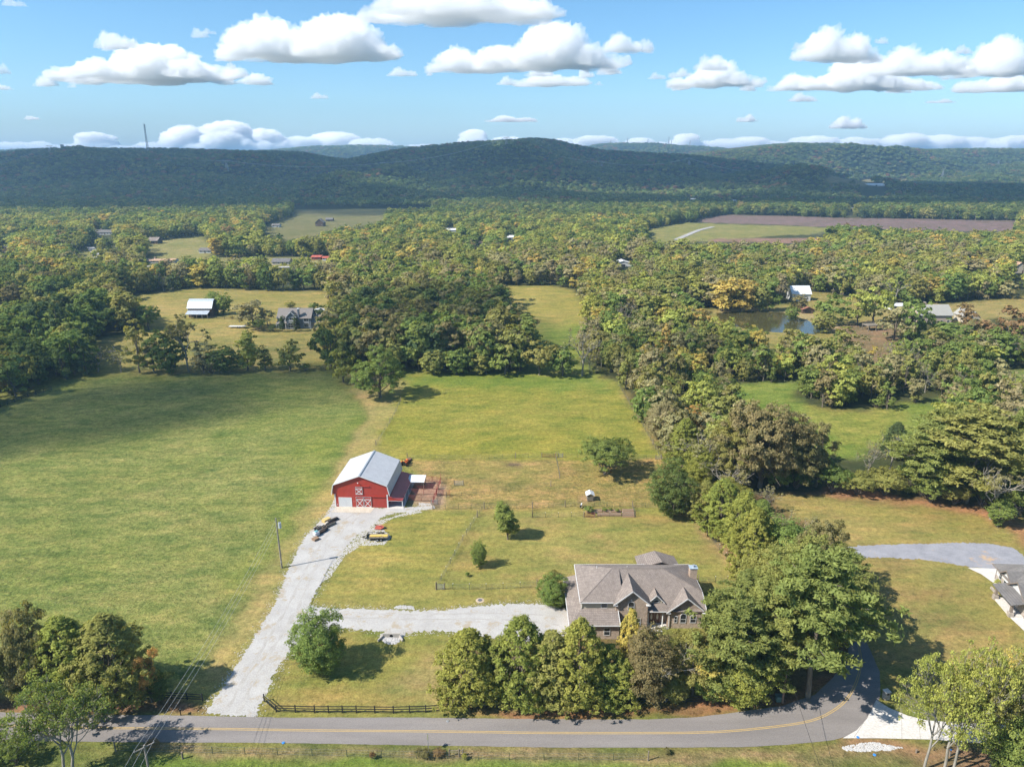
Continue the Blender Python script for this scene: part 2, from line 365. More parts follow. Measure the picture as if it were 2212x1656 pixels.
STRIP_L = [(740,800),(870,806),(862,870),(812,960),(735,1090),(690,1140),(655,1165),(600,1290),(560,1360),(500,1455),(450,1530),(420,1500),(480,1400),(600,1210),(700,1050),(795,905),(800,880),(770,850)]
PAST_M = [(882,806),(1290,808),(1345,835),(1425,990),(870,992),(812,965),(862,870)]
HORSE = [(870,993),(1425,993),(1480,1100),(930,1100),(955,1070),(900,1020)]
YARD = [(1020,1103),(1480,1103),(1590,1250),(1560,1300),(945,1272)]
LAWN_F = [(560,1548),(590,1460),(650,1384),(740,1356),(990,1366),(960,1400),(1000,1540),(900,1549),(600,1549)]
LAWN_R = [(1660,1060),(1850,1075),(2000,1088),(2212,1130),(2400,1200),(2400,1600),(1900,1511),(1902,1470),(1870,1375),(1840,1300),(1800,1230),(1700,1120)]
MEADOW = [(1560,840),(1590,826),(1730,822),(1725,870),(1800,895),(1900,890),(1960,872),(2060,860),(2000,930),(1930,960),(1850,985),(1780,990),(1650,900)]
FIELD_B = [(255,640),(440,620),(700,627),(735,640),(715,690),(712,800),(190,806),(190,735),(320,712),(262,690)]
FIELD_C = [(1048,616),(1180,616),(1240,624),(1272,655),(1270,710),(1250,810),(1150,810),(1118,760),(1075,660)]
POND = [(1545,676),(1620,672),(1690,675),(1740,690),(1790,712),(1760,722),(1640,716),(1560,700)]
POND_F = [(1470,668),(1620,664),(1700,655),(1720,625),(1830,640),(1960,665),(2230,640),(2230,665),(1960,700),(2000,780),(1880,800),(1820,770),(1640,775),(1520,730)]
YARD_R = [(1800,700),(1930,690),(1990,740),(1960,790),(1860,790)]
STRIP_R = [(1850,652),(2000,655),(2260,650),(2260,672),(2100,700),(1900,700)]
FAR_F1 = [(622,432),(660,428),(700,445),(835,445),(840,462),(830,486),(740,492),(650,520),(585,512),(560,496),(640,462)]
FAR_F2 = [(700,448),(930,446),(940,454),(820,456)]
PLOW = [(1510,472),(1560,464),(1700,466),(1800,471),(2000,474),(2200,478),(2200,500),(1980,498),(1820,492),(1700,487),(1560,482),(1500,480)]
FARM_G = [(1390,500),(1470,480),(1560,484),(1810,493),(1760,505),(1600,518),(1400,530)]
BROWN2 = [(1530,518),(1830,515),(1700,526),(1540,524)]
SUB1 = [(300,525),(430,510),(470,530),(450,560),(330,562)]
SUB2 = [(150,545),(260,545),(300,575),(180,575)]
SUB3 = [(330,556),(720,556),(720,578),(330,580)]
SUB4 = [(-60,655),(60,665),(140,672),(140,700),(-60,705)]
FLD_R = [(2140,800),(2300,790),(2300,880),(2170,860)]
HILLF = [(1750,405),(1860,388),(1960,384),(1955,404),(1880,410)]
CLEAR_FAR = [gpoly(p) for p in (FAR_F1, FAR_F2, PLOW, FARM_G, BROWN2, STRIP_R)]
CLEARINGS = [gpoly(p) for p in (FIELD_B, FIELD_C, POND_F, YARD_R, STRIP_R, FAR_F1, FAR_F2, PLOW, FARM_G, BROWN2, SUB1, SUB2, SUB3, SUB4, MEADOW, FLD_R)]

# ------------------------------------------------------------------ ground mesh with painted land use
ys = [-500., -250., -100., -20., 30.]
y = 45.0
while y < 13500: ys.append(y); y *= 1.0105 if y < 350 else (1.014 if y < 3000 else 1.03)
ys = np.array(ys); NC = 440; cs = np.linspace(-1, 1, NC)
X = np.outer(np.maximum(ys, 60)*1.02+50, cs); Yg = np.repeat(ys[:, None], NC, 1); Z = height(X, Yg)
gx, gy = X, Yg
near = gy < 700
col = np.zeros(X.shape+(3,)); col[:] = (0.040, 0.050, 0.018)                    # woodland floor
par = np.zeros(X.shape+(3,))                                                  # r mowing stripes, g dry patches, b tufts
def paint(poly, c, w=1.5, stripes=0.0, dry=0.0, tuft=0.0, k=1.0, world=False):
    P_ = poly if world else gpoly(poly)
    xs = [p[0] for p in P_]; yy = [p[1] for p in P_]
    box = (gx > min(xs)-w*2) & (gx < max(xs)+w*2) & (gy > min(yy)-w*2) & (gy < max(yy)+w*2)
    if not box.any(): return
    s = soft(gx[box]+wobn[box]*w*0.8, gy[box]+wobn2[box]*w*0.8, P_, w)*k
    s = s[:, None]; col[box] = col[box]*(1-s)+np.array(c)*s; par[box] = par[box]*(1-s)+np.array((stripes, dry, tuft))*s
wobn = wob(gx*1.0, gy, 13); wobn2 = wob(gx+40, gy+9, 11)
paint([(-900,1700),(-900,830),(0,800),(150,790),(700,790),(1300,800),(1480,1000),(1700,1130),(2900,1100),(2900,1700)], (0.135,0.150,0.030), 3, 0, .35, .3)
# verge and field below the road
paint([(-900,1601),(0,1601),(900,1612),(1700,1612),(1850,1597),(2900,1600),(2900,3000),(-900,3000)], (0.10,0.125,0.028), 1, 0, .5, .6)
paint([(300,1612),(800,1618),(1600,1622),(2100,1618),(2150,1650),(2000,1660),(900,1640),(300,1632)], (0.20,0.155,0.075), 1, 0, .5, .8, .65)
paint([(300,1643),(900,1648),(1700,1645),(1750,1700),(300,1700)], (0.10,0.165,0.018), 1, 0, .1, .6, .8)
paint(PASTURE_L, (0.136,0.172,0.036), 2.0, .0, .28, 1.0)
paint([(640,960),(760,900),(795,905),(700,1050),(600,1200),(540,1290),(500,1280),(600,1120)], (0.135,0.178,0.024), 5, 0, .05, .8, .6)
paint(STRIP_L, (0.205,0.190,0.055), 2.5, .3, .35, .25)
paint([(760,845),(800,850),(812,880),(806,905),(770,960),(720,1045),(712,1045),(762,955),(796,900),(795,880)], (0.26,0.20,0.08), 1.5, 0, .2, .2, .6)
paint(PAST_M, (0.162,0.176,0.022), 1.5, 0, .30, .6)
paint([(870,930),(1000,950),(1380,960),(1400,985),(880,988)], (0.19,0.19,0.022), 8, 0, .3, .5, .7)
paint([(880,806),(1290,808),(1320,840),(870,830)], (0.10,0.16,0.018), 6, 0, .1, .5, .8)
paint(HORSE, (0.215,0.178,0.048), 1.2, 0, .55, 1.0)
paint([(1000,993),(1215,993),(1210,1040),(1000,1045),(930,1020)], (0.17,0.165,0.036), 4, 0, .4, .7, .7)
paint([(930,1050),(965,1050),(950,1100),(890,1100),(900,1060)], (0.27,0.19,0.11), 1.5, 0, .2, .2, .8)
paint([(890,1030),(952,1035),(955,1085),(880,1090)], (0.33,0.22,0.14), 1, 0, .1, .1, .9)
paint([(1098,997),(1128,998),(1130,1007),(1095,1007)], (0.09,0.06,0.045), .8, 0, 0, .2, .9)
paint([(1255,1075),(1285,1072),(1295,1082),(1262,1088)], (0.34,0.22,0.11), 1, 0, 0, .2, .9)
paint(YARD, (0.172,0.172,0.040), 1.2, .35, .75, .2)
paint([(820,1110),(1020,1103),(940,1275),(960,1300),(680,1300),(740,1200),(800,1150)], (0.175,0.174,0.036), 1.2, .8, .35, .15)
paint([(670,1300),(960,1270),(1560,1300),(1200,1300),(900,1318),(700,1310)], (0.16,0.165,0.036), 1.2, .3, .55, .15)
paint([(1500,1122),(1520,1122),(1600,1225),(1600,1250),(1560,1215)], (0.36,0.22,0.11), 2, 0, .2, .1, .9)
paint([(1455,1092),(1500,1092),(1500,1118),(1440,1110)], (0.20,0.13,0.06), 2, 0, .2, .1, .8)
paint([(1430,995),(1490,1100),(1520,1120),(1500,1060),(1470,990),(1420,930),(1345,830),(1340,840)], (0.16,0.14,0.05), 2, 0, .4, .5, .8)
paint(LAWN_F, (0.165,0.168,0.036), 1.2, .35, .65, .12)
paint([(900,1400),(1000,1400),(1000,1500),(880,1500)], (0.20,0.16,0.07), 4, 0, .5, .1, .5)
paint(LAWN_R, (0.180,0.168,0.042), 1.5, .55, .55, .12)
paint([(1840,1215),(1960,1208),(2120,1245),(2150,1330),(2100,1420),(2000,1480),(1920,1480),(1880,1380)], (0.155,0.150,0.040), 5, .1, .9, .2, .8)
paint([(2000,1070),(2212,1110),(2300,1170),(2212,1180),(2150,1130),(2000,1100),(1850,1080),(1700,1062),(1850,1062)], (0.30,0.15,0.075), 3, 0, .3, .1, .9)
paint([(-400,1500),(0,1500),(380,1505),(450,1535),(440,1545),(0,1538),(-400,1530)], (0.20,0.105,0.060), 1.2, 0, .4, .3, .9)
paint([(1020,1535),(1400,1530),(1560,1505),(1700,1490),(1790,1440),(1815,1400),(1830,1420),(1800,1465),(1760,1500),(1690,1524),(1560,1545),(1400,1553),(1100,1553)], (0.26,0.125,0.062), .9, 0, .4, .3, .9)
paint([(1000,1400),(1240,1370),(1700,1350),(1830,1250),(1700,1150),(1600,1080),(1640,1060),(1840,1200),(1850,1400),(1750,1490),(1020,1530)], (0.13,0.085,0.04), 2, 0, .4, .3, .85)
paint([(1830,1605),(1890,1600),(1990,1606),(2050,1615),(2212,1620),(2300,1640),(2300,1700),(2050,1680),(1960,1640),(1850,1628)], (0.26,0.15,0.085), 1.2, 0, .4, .3, .85)
paint(MEADOW, (0.115,0.175,0.022), 3, 0, .2, .9)
paint([(1740,880),(1960,885),(1900,960),(1800,960)], (0.19,0.20,0.03), 5, 0, .3, .9, .6)
paint(FIELD_B, (0.185,0.170,0.042), 3, .2, .3, .3)
paint([(190,735),(715,735),(712,806),(190,806)], (0.125,0.130,0.034), 8, 0, .4, .4, .7)
paint(FIELD_C, (0.190,0.180,0.036), 4, .7, .3, .2)
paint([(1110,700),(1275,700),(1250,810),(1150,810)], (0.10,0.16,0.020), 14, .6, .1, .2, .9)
paint(POND_F, (0.165,0.155,0.038), 4, 0, .4, .3)
paint([(1560,664),(1700,664),(1790,690),(1860,725),(1850,740),(1760,700),(1690,680),(1540,676)], (0.24,0.20,0.09), 2, 0, .3, .2, .8)
paint(YARD_R, (0.17,0.12,0.06), 4, 0, .4, .2, .9); paint(STRIP_R, (0.20,0.175,0.055), 4, 0, .3, .2)
paint(FLD_R, (0.11,0.16,0.03), 4, 0, .3, .2)
paint(FAR_F1, (0.105,0.110,0.036), 6, 0, .3, .2); paint(FAR_F2, (0.105,0.110,0.036), 6, 0, .3, .2)
paint(PLOW, (0.150,0.105,0.085), 6, .3, .2, .1); paint(FARM_G, (0.145,0.155,0.040), 6, .2, .3, .2)
paint(BROWN2, (0.22,0.135,0.095), 5, 0, .2, .1)
for s_ in (SUB1, SUB2, SUB3): paint(s_, (0.15,0.155,0.045), 5, 0, .4, .2)
paint(SUB4, (0.17,0.16,0.05), 4, 0, .4, .2)
# distant forest floor and small fields on the hills
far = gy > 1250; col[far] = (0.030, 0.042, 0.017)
HF = [[(p[0], p[1]) for p in (GP(u, v) for u, v in pp)] for pp in ([(1775,398),(1860,388),(1905,386),(1880,404),(1790,406)],[(1900,392),(1960,384),(1958,398),(1900,404)])]
for pp in HF: paint(pp, (0.17,0.15,0.06), 14, 0, .2, .1, world=True)
lum_ = (col*np.array((.3, .6, .1))).sum(-1, keepdims=True); grn = (col[..., 1:2] > col[..., 0:1]*.8)*(gy < 1250)[..., None]
col = col + (lum_*np.array((1.16, 1.0, .50))-col)*.16*grn
col = np.where(grn, col*np.array((1.21, 1.13, 1.12)), col)
def terrain_piece(name, j0, j1, mat):
    n = j1-j0; v = np.stack([X[j0:j1], Yg[j0:j1], Z[j0:j1]], -1).reshape(-1, 3)
    i = np.arange(n-1)[:, None]*NC + np.arange(NC-1)[None]; i = i.ravel()
    f = np.stack([i, i+1, i+NC+1, i+NC], 1); me = np_mesh(name, v, f, 4, True)
    for nm, a in (('land', col[j0:j1]), ('par', par[j0:j1])):
        at = me.attributes.new(nm, 'FLOAT_COLOR', 'POINT'); rgba = np.ones((n*NC, 4), dtype=np.float32); rgba[:, :3] = a.reshape(-1, 3)
        at.data.foreach_set('color', rgba.ravel())
    o = mesh_obj(name, me, mat); o['kind'] = 'structure'; return o
def ground_material():
    m, n, l = mat_new('grass_and_soil'); tc = n.new('ShaderNodeTexCoord'); V = tc.outputs['Object']
    la = n.new('ShaderNodeAttribute'); la.attribute_name = 'land'; pa = n.new('ShaderNodeAttribute'); pa.attribute_name = 'par'
    sp = n.new('ShaderNodeSeparateColor'); l.new(pa.outputs['Color'], sp.inputs[0]); st, dr, tu = sp.outputs
    base = la.outputs['Color']
    mp = n.new('ShaderNodeMapping'); mp.inputs['Rotation'].default_value = (0, 0, -1.05); mp.inputs['Scale'].default_value = (0.55, 1.2, 1)
    l.new(V, mp.inputs['Vector'])
    n1 = add_noise(n, l, V, 0.022, 3, 0.6); n2 = add_noise(n, l, mp.outputs[0], 0.16, 5, 0.66); n3 = add_noise(n, l, V, 0.9, 4, 0.7); n4 = add_noise(n, l, V, 3.2, 2, 0.7)
    c = mulc(n, l, base, ramp(n, l, n1, [(0.3, (0.84, 0.90, 0.78)), (0.7, (1.15, 1.08, 1.25))]))
    # dry and bare patches
    k = mth(n, l, 'MULTIPLY', dr, 0.68)
    d1 = ramp(n, l, add_noise(n, l, mp.outputs[0], 0.11, 5, 0.7), [(0.46, g3(0)), (0.62, g3(1))])
    c = mixc(n, l, mth(n, l, 'MULTIPLY', mth(n, l, 'MULTIPLY', d1, k), 0.8), c, mulc(n, l, c, (1.32, 0.86, 1.35)))
    d2 = ramp(n, l, add_noise(n, l, V, 0.35, 5, 0.72), [(0.64, g3(0)), (0.73, g3(1))])
    c = mixc(n, l, mth(n, l, 'MULTIPLY', d2, mth(n, l, 'MULTIPLY', k, 0.6)), c, (0.36, 0.25, 0.13))
    # broad streaks of longer and shorter grass
    c = mulc(n, l, c, ramp(n, l, n2, [(0.30, (0.60, 0.74, 0.68)), (0.5, g3(1.0)), (0.70, (1.34, 1.18, 1.25))]))
    tm = n.new('ShaderNodeMapping'); tm.inputs['Rotation'].default_value = (0, 0, -0.95); tm.inputs['Scale'].default_value = (0.62, 1.25, 1); l.new(V, tm.inputs['Vector'])
    t1 = mth(n, l, 'ADD', mth(n, l, 'MULTIPLY', add_noise(n, l, tm.outputs[0], 0.3, 6, 0.78), .6), mth(n, l, 'MULTIPLY', add_noise(n, l, V, 1.3, 4, 0.75), .4))
    t1c = ramp(n, l, t1, [(0.40, (0.60, 0.70, 0.66)), (0.51, g3(1)), (0.62, (1.45, 1.26, 1.5))])
    c = mixc(n, l, tu, c, mulc(n, l, c, t1c))
    f1 = mth(n, l, 'ADD', mth(n, l, 'MULTIPLY', n3, 0.55), mth(n, l, 'MULTIPLY', n4, 0.45))
    c = mulc(n, l, c, ramp(n, l, f1, [(0.36, g3(0.6)), (0.64, g3(1.4))]))
    # mowing stripes
    wv = n.new('ShaderNodeTexWave'); wv.bands_direction = 'Y'; wv.inputs['Scale'].default_value = 0.13; wv.inputs['Distortion'].default_value = 1.2
    wv.inputs['Detail'].default_value = 2; wv.inputs['Detail Scale'].default_value = 0.15
    wm = n.new('ShaderNodeMapping'); wm.inputs['Rotation'].default_value = (0, 0, 0.06); l.new(V, wm.inputs['Vector']); l.new(wm.outputs[0], wv.inputs['Vector'])
    c = mixc(n, l, mth(n, l, 'MULTIPLY', st, 0.8), c, mulc(n, l, c, ramp(n, l, wv.outputs['Fac'], [(0.2, (0.90, 0.95, 0.92)), (0.8, (1.09, 1.05, 1.0))])))
    p = n.new('ShaderNodeBsdfPrincipled'); l.new(c, p.inputs['Base Color']); p.inputs['Roughness'].default_value = 0.95; p.inputs['Specular IOR Level'].default_value = 0.1
    hh = mth(n, l, 'ADD', mth(n, l, 'MULTIPLY', t1, mth(n, l, 'MULTIPLY', tu, 1.1)), mth(n, l, 'MULTIPLY', f1, 0.22))
    b = n.new('ShaderNodeBump'); b.inputs['Strength'].default_value = 1.0; b.inputs['Distance'].default_value = 0.8; l.new(hh, b.inputs['Height'])
    l.new(b.outputs[0], p.inputs['Normal'])
    o = n.new('ShaderNodeOutputMaterial'); l.new(p.outputs[0], o.inputs[0]); return m
GM = ground_material()
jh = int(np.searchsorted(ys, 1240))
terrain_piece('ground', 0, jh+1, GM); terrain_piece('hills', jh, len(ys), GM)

# ------------------------------------------------------------------ flat sheets: road, drives, water
def sheet(name, pts, z, mat, ragged=0.0, step=1.0, kind='structure', seed=1):
    P_ = [G(u, v)[:2] for u, v in pts]; out = []; r = random.Random(seed)
    for i in range(len(P_)):
        a = Vector(P_[i]); b = Vector(P_[(i+1) % len(P_)]); L = (b-a).length; k = max(1, int(L/step))
        for j in range(k):
            p = a.lerp(b, j/k); nn = Vector((-(b-a).y, (b-a).x)).normalized()
            w = ragged*(mnoise.noise(Vector((p.x*0.4, p.y*0.4, seed)))*0.5 + mnoise.noise(Vector((p.x*2.3, p.y*2.3, seed)))*1.5)
            p = p + nn*w; out.append((p.x, p.y, z))
    from mathutils.geometry import tessellate_polygon
    fs = tessellate_polygon([[Vector(p) for p in out]])
    me = bpy.data.meshes.new(name); me.from_pydata(out, [], [tuple(f) for f in fs])
    bm = bmesh.new(); bm.from_mesh(me); bmesh.ops.recalc_face_normals(bm, faces=bm.faces)
    if bm.faces and sum(f.normal.z for f in bm.faces) < 0: bmesh.ops.reverse_faces(bm, faces=bm.faces)
    bm.to_mesh(me); bm.free()
    o = mesh_obj(name, me, mat)
    if kind: o['kind'] = kind
    return o
def surf_mat(name, c1, c2, sc, fine, rough=0.9, bump=0.02, patch=None, stretch=None):
    m, n, l = mat_new(name); tc = n.new('ShaderNodeTexCoord'); V = tc.outputs['Object']
    if stretch:
        mp = n.new('ShaderNodeMapping'); mp.inputs['Scale'].default_value = stretch; l.new(V, mp.inputs['Vector']); VS = mp.outputs[0]
    else: VS = V
    a = add_noise(n, l, VS, sc, 5, 0.65); b = add_noise(n, l, V, fine, 3, 0.75)
    c = ramp(n, l, a, [(0.3, c1), (0.7, c2)]); c = mulc(n, l, c, ramp(n, l, b, [(0.3, g3(0.8)), (0.7, g3(1.18))]))
    if patch:
        q = ramp(n, l, add_noise(n, l, V, patch[1], 5, 0.7), [(patch[2], g3(0)), (patch[2]+0.08, g3(1))]); c = mixc(n, l, q, c, patch[0])
    p = n.new('ShaderNodeBsdfPrincipled'); l.new(c, p.inputs['Base Color']); p.inputs['Roughness'].default_value = rough; p.inputs['Specular IOR Level'].default_value = 0.25
    bp = n.new('ShaderNodeBump'); bp.inputs['Distance'].default_value = bump; l.new(b, bp.inputs['Height']); l.new(bp.outputs[0], p.inputs['Normal'])
    o = n.new('ShaderNodeOutputMaterial'); l.new(p.outputs[0], o.inputs[0]); return m
ASPH = surf_mat('asphalt', (0.170,0.153,0.142), (0.235,0.212,0.196), 0.25, 7, 0.9, 0.01, None, (0.15, 1, 1))
GRAV = surf_mat('white_gravel', (0.33,0.315,0.295), (0.43,0.415,0.395), 0.25, 4.5, 0.95, 0.05, ((0.34,0.29,0.22), 0.35, 0.54))
GRAVG = surf_mat('grey_gravel', (0.21,0.21,0.23), (0.30,0.30,0.32), 0.4, 5, 0.95, 0.04, ((0.42,0.30,0.19), 0.15, 0.60))
CONC = surf_mat('concrete', (0.50,0.47,0.43), (0.57,0.54,0.50), 0.5, 3, 0.85, 0.005)
CONCB = surf_mat('stained_concrete', (0.42,0.36,0.28), (0.52,0.47,0.39), 0.6, 3, 0.9, 0.005)
road = sheet('road', ROAD_L + ROAD_R[::-1], 0.03, ASPH, 0.06, 1.0)
sheet('gravel_driveway', DRIVE, 0.022, GRAV, 0.5, 0.25, seed=3)
sheet('grey_gravel_driveway', GREY_DRIVE, 0.022, GRAVG, 0.4, 0.35, seed=4)
cr = sheet('concrete_driveway', CONC_R, 0.05, CONC, 0, 2); sheet('concrete_driveway', CONC_H, 0.05, CONC, 0, 2)
sheet('garden_walk', WALK_H, 0.05, CONC, 0, 2)
# joints cut across the drive
for a, b in (((1948,1530),(1948,1597)), ((1985,1551),(1988,1597)), ((2080,1561),(2085,1603)), ((2150,1562),(2158,1607)), ((1893,1517),(1845,1592))):
    A = G(*a); B_ = G(*b); MB().bar((A[0],A[1],0.05), (B_[0],B_[1],0.05), 0.05, 0.006).build('joint', M('joint_dark', (0.25,0.23,0.2)), cr)
# worn wheel tracks along the white drive
TRK = surf_mat('packed_gravel', (0.315,0.297,0.272), (0.40,0.382,0.356), 0.4, 5, 0.95, 0.02)
def track(pts, w, name='wheel_track'):
    P_ = [Vector(G(u, v)[:2]) for u, v in pts]; Q = []
    for a, b in zip(P_, P_[1:]): k = max(2, int((b-a).length/.6)); Q += [a.lerp(b, j/k) for j in range(k)]
    for _ in range(30): Q = [Q[0]]+[(Q[i-1]+Q[i]*2+Q[i+1])/4 for i in range(1, len(Q)-1)]+[Q[-1]]
    v = []; f = []
    for i, p in enumerate(Q):
        t = (Q[min(i+1, len(Q)-1)]-Q[max(i-1, 0)]).normalized(); nn = Vector((-t.y, t.x)); k = max(.03, w*(.5+.9*mnoise.noise(Vector((p.x*.5, p.y*.5, 2))))); k2 = max(.03, w*(.5+.9*mnoise.noise(Vector((p.x*.6, p.y*.6, 7)))))
        v += [(*(p+nn*k), .029), (*(p-nn*k2), .029)]
        if i: f.append((2*i-2, 2*i-1, 2*i+1, 2*i))
    me = bpy.data.meshes.new(name); me.from_pydata(v, [], f); o = mesh_obj(name, me, TRK); o['kind'] = 'structure'
track([(488,1538),(530,1460),(585,1370),(622,1310),(655,1240),(690,1175),(735,1125),(770,1108)], .5); track([(512,1540),(553,1462),(607,1372),(645,1312),(672,1245),(708,1180),(755,1130),(785,1110)], .5)
track([(628,1345),(680,1333),(760,1334),(900,1338),(1040,1336),(1140,1340),(1215,1350)], .45); track([(640,1330),(690,1322),(770,1324),(900,1327),(1040,1324),(1140,1325),(1215,1333)], .45)
# double yellow line
YEL = M('road_paint', (0.42,0.29,0.11), 0.7, 0, 0.25, 2)
def line_strip(off, name):
    cl = []
    L_ = [Vector(G(u, v)[:2]) for u, v in ROAD_L]; R_ = [Vector(G(u, v)[:2]) for u, v in ROAD_R]
    def resample(p, k):
        d = [0]
        for i in range(1, len(p)): d.append(d[-1]+(p[i]-p[i-1]).length)
        return [Vector((np.interp(t, d, [q.x for q in p]), np.interp(t, d, [q.y for q in p]))) for t in np.linspace(0, d[-1], k)]
    a = resample(L_, 160); b = resample(R_, 160); c = [(p+q)/2 for p, q in zip(a, b)]
    for _ in range(3): c = [c[0]]+[(c[i-1]+c[i]*2+c[i+1])/4 for i in range(1, len(c)-1)]+[c[-1]]
    v = []; f = []
    for i, p in enumerate(c):
        t = (c[min(i+1, len(c)-1)]-c[max(i-1, 0)]).normalized(); nn = Vector((-t.y, t.x))
        v += [(*(p+nn*(off-.06)), 0.036), (*(p+nn*(off+.06)), 0.036)]
        if i: f.append((2*i-2, 2*i, 2*i+1, 2*i-1))
    me = bpy.data.meshes.new(name); me.from_pydata(v, [], f); return mesh_obj(name, me, YEL, road)
line_strip(0.13, 'yellow_line'); line_strip(-0.13, 'yellow_line')
# pond
def water_mat():
    m, n, l = mat_new('pond_water'); p = n.new('ShaderNodeBsdfPrincipled'); p.inputs['Base Color'].default_value = (0.060, 0.055, 0.022, 1)
    p.inputs['Roughness'].default_value = 0.05; tc = n.new('ShaderNodeTexCoord'); a = add_noise(n, l, tc.outputs['Object'], 0.7, 3, 0.6)
    b = n.new('ShaderNodeBump'); b.inputs['Distance'].default_value = 0.03; l.new(a, b.inputs['Height']); l.new(b.outputs[0], p.inputs['Normal'])
    o = n.new('ShaderNodeOutputMaterial'); l.new(p.outputs[0], o.inputs[0]); return m
sheet('pond_water', POND, 0.05, water_mat(), 1.0, 3)
# low banks so the pond lies on the uneven land

# ------------------------------------------------------------------ haze
def haze():
    zmin = float(Z.min())-1.0; zt = 262.0
    me = MB().box(-14500, 14500, -600, 14200, zmin, zt).mesh('haze')
    m, n, l = mat_new('haze_air'); v = n.new('ShaderNodeVolumePrincipled'); v.inputs['Color'].default_value = (0.42, 0.70, 1.0, 1)
    v.inputs['Density'].default_value = 1.3e-4; v.inputs['Anisotropy'].default_value = 0.2
    o = n.new('ShaderNodeOutputMaterial'); l.new(v.outputs[0], o.inputs['Volume'])
    ob = mesh_obj('haze', me, m); ob['kind'] = 'stuff'; ob['label'] = 'thin blue haze over the valley'
# ------------------------------------------------------------------ foliage
def leaf_material(inst=False):
    m, n, l = mat_new('foliage'); oi = n.new('ShaderNodeObjectInfo'); src = oi.outputs['Color']
    if inst: ia = n.new('ShaderNodeAttribute'); ia.attribute_type = 'INSTANCER'; ia.attribute_name = 'tint'; src = ia.outputs['Color']
    tc = n.new('ShaderNodeTexCoord'); geo = n.new('ShaderNodeNewGeometry')
    nz = add_noise(n, l, tc.outputs['Object'], 0.75, 3, 0.6)
    hsv = n.new('ShaderNodeHueSaturation'); l.new(src, hsv.inputs['Color'])
    h = mth(n, l, 'ADD', mth(n, l, 'MULTIPLY', mth(n, l, 'SUBTRACT', oi.outputs['Random'], 0.5), 0.03), mth(n, l, 'ADD', 0.5, mth(n, l, 'MULTIPLY', mth(n, l, 'SUBTRACT', 0.5, nz), 0.05)))
    l.new(h, hsv.inputs['Hue'])
    v = mth(n, l, 'MULTIPLY', mth(n, l, 'ADD', 0.72, mth(n, l, 'MULTIPLY', geo.outputs['Random Per Island'], 0.62)), mth(n, l, 'ADD', 0.62, mth(n, l, 'MULTIPLY', nz, 0.78)))
    l.new(v, hsv.inputs['Value']); hsv.inputs['Saturation'].default_value = 0.86
    d = n.new('ShaderNodeBsdfDiffuse'); t = n.new('ShaderNodeBsdfTranslucent'); l.new(hsv.outputs[0], d.inputs[0])
    l.new(mulc(n, l, hsv.outputs[0], (1.25, 1.15, 0.55)), t.inputs[0])
    mx = n.new('ShaderNodeMixShader'); mx.inputs[0].default_value = 0.42; l.new(d.outputs[0], mx.inputs[1]); l.new(t.outputs[0], mx.inputs[2])
    o = n.new('ShaderNodeOutputMaterial'); l.new(mx.outputs[0], o.inputs[0]); return m
LEAF = leaf_material(); LEAF_I = leaf_material(True)
def bark_material(name, c1, c2):
    m, n, l = mat_new(name); tc = n.new('ShaderNodeTexCoord'); mp = n.new('ShaderNodeMapping'); mp.inputs['Scale'].default_value = (3, 3, 0.6)
    l.new(tc.outputs['Object'], mp.inputs['Vector']); a = add_noise(n, l, mp.outputs[0], 1.6, 5, 0.7); d = n.new('ShaderNodeBsdfDiffuse')
    l.new(ramp(n, l, a, [(0.3, c1), (0.7, c2)]), d.inputs[0]); o = n.new('ShaderNodeOutputMaterial'); l.new(d.outputs[0], o.inputs[0]); return m
BARK = bark_material('bark', (0.10,0.075,0.055), (0.22,0.19,0.15))
PALE = bark_material('pale_bark', (0.21,0.185,0.15), (0.36,0.33,0.28))
def rdir(r, n):
    v = r.normal(size=(n, 3)); return v/np.linalg.norm(v, axis=1, keepdims=True)
def leaves(r, cen, rad, per, size, asp=1.5, flat=(1, 1, 0.8), shell=0.45, up=0.3, out=0.45, rnd=0.62, body=None, bw=0.6):
    """cen (n,3) clump centres, rad (n,) -> quads"""
    n = len(cen); N = n*per; d = rdir(r, N); d[:, 2] = np.where(d[:, 2] < -0.25, -d[:, 2]*0.6, d[:, 2])
    rr = (shell + (1-shell)*r.rand(N))[:, None]
    p = np.repeat(cen, per, 0) + d*rr*np.repeat(rad, per)[:, None]*np.array(flat)
    nn = d*out + rdir(r, N)*rnd + np.array((0, 0, up))
    if body is not None:
        q = (p-np.array(body[0]))/np.array(body[1]); q /= np.linalg.norm(q, axis=1, keepdims=True)+1e-6; nn += q*bw
    nn /= np.linalg.norm(nn, axis=1, keepdims=True)
    a = np.cross(nn, rdir(r, N)); a /= np.linalg.norm(a, axis=1, keepdims=True)+1e-9; b = np.cross(nn, a)
    s = (size*(0.6+0.8*r.rand(N)))[:, None]; a = a*s*asp*0.5; b = b*s*0.5
    V = np.stack([p-a, p-b*0.9, p+a, p+b*0.9], 1).reshape(-1, 3); F = np.arange(N*4).reshape(-1, 4); return V, F
def limb(mb, r, a, b, r0, r1, seg=4, wob_=0.12, n=5):
    a = np.array(a, float); b = np.array(b, float); L = np.linalg.norm(b-a); pts = [a]
    for i in range(1, seg+1):
        t = i/seg; q = a+(b-a)*t + r.normal(size=3)*L*wob_*(0.5 if i < seg else 0)*np.array((1, 1, .5)); pts.append(q)
    for i in range(seg):
        mb.tube(pts[i], pts[i+1], r0+(r1-r0)*i/seg, r0+(r1-r0)*(i+1)/seg, n, False)
    return pts
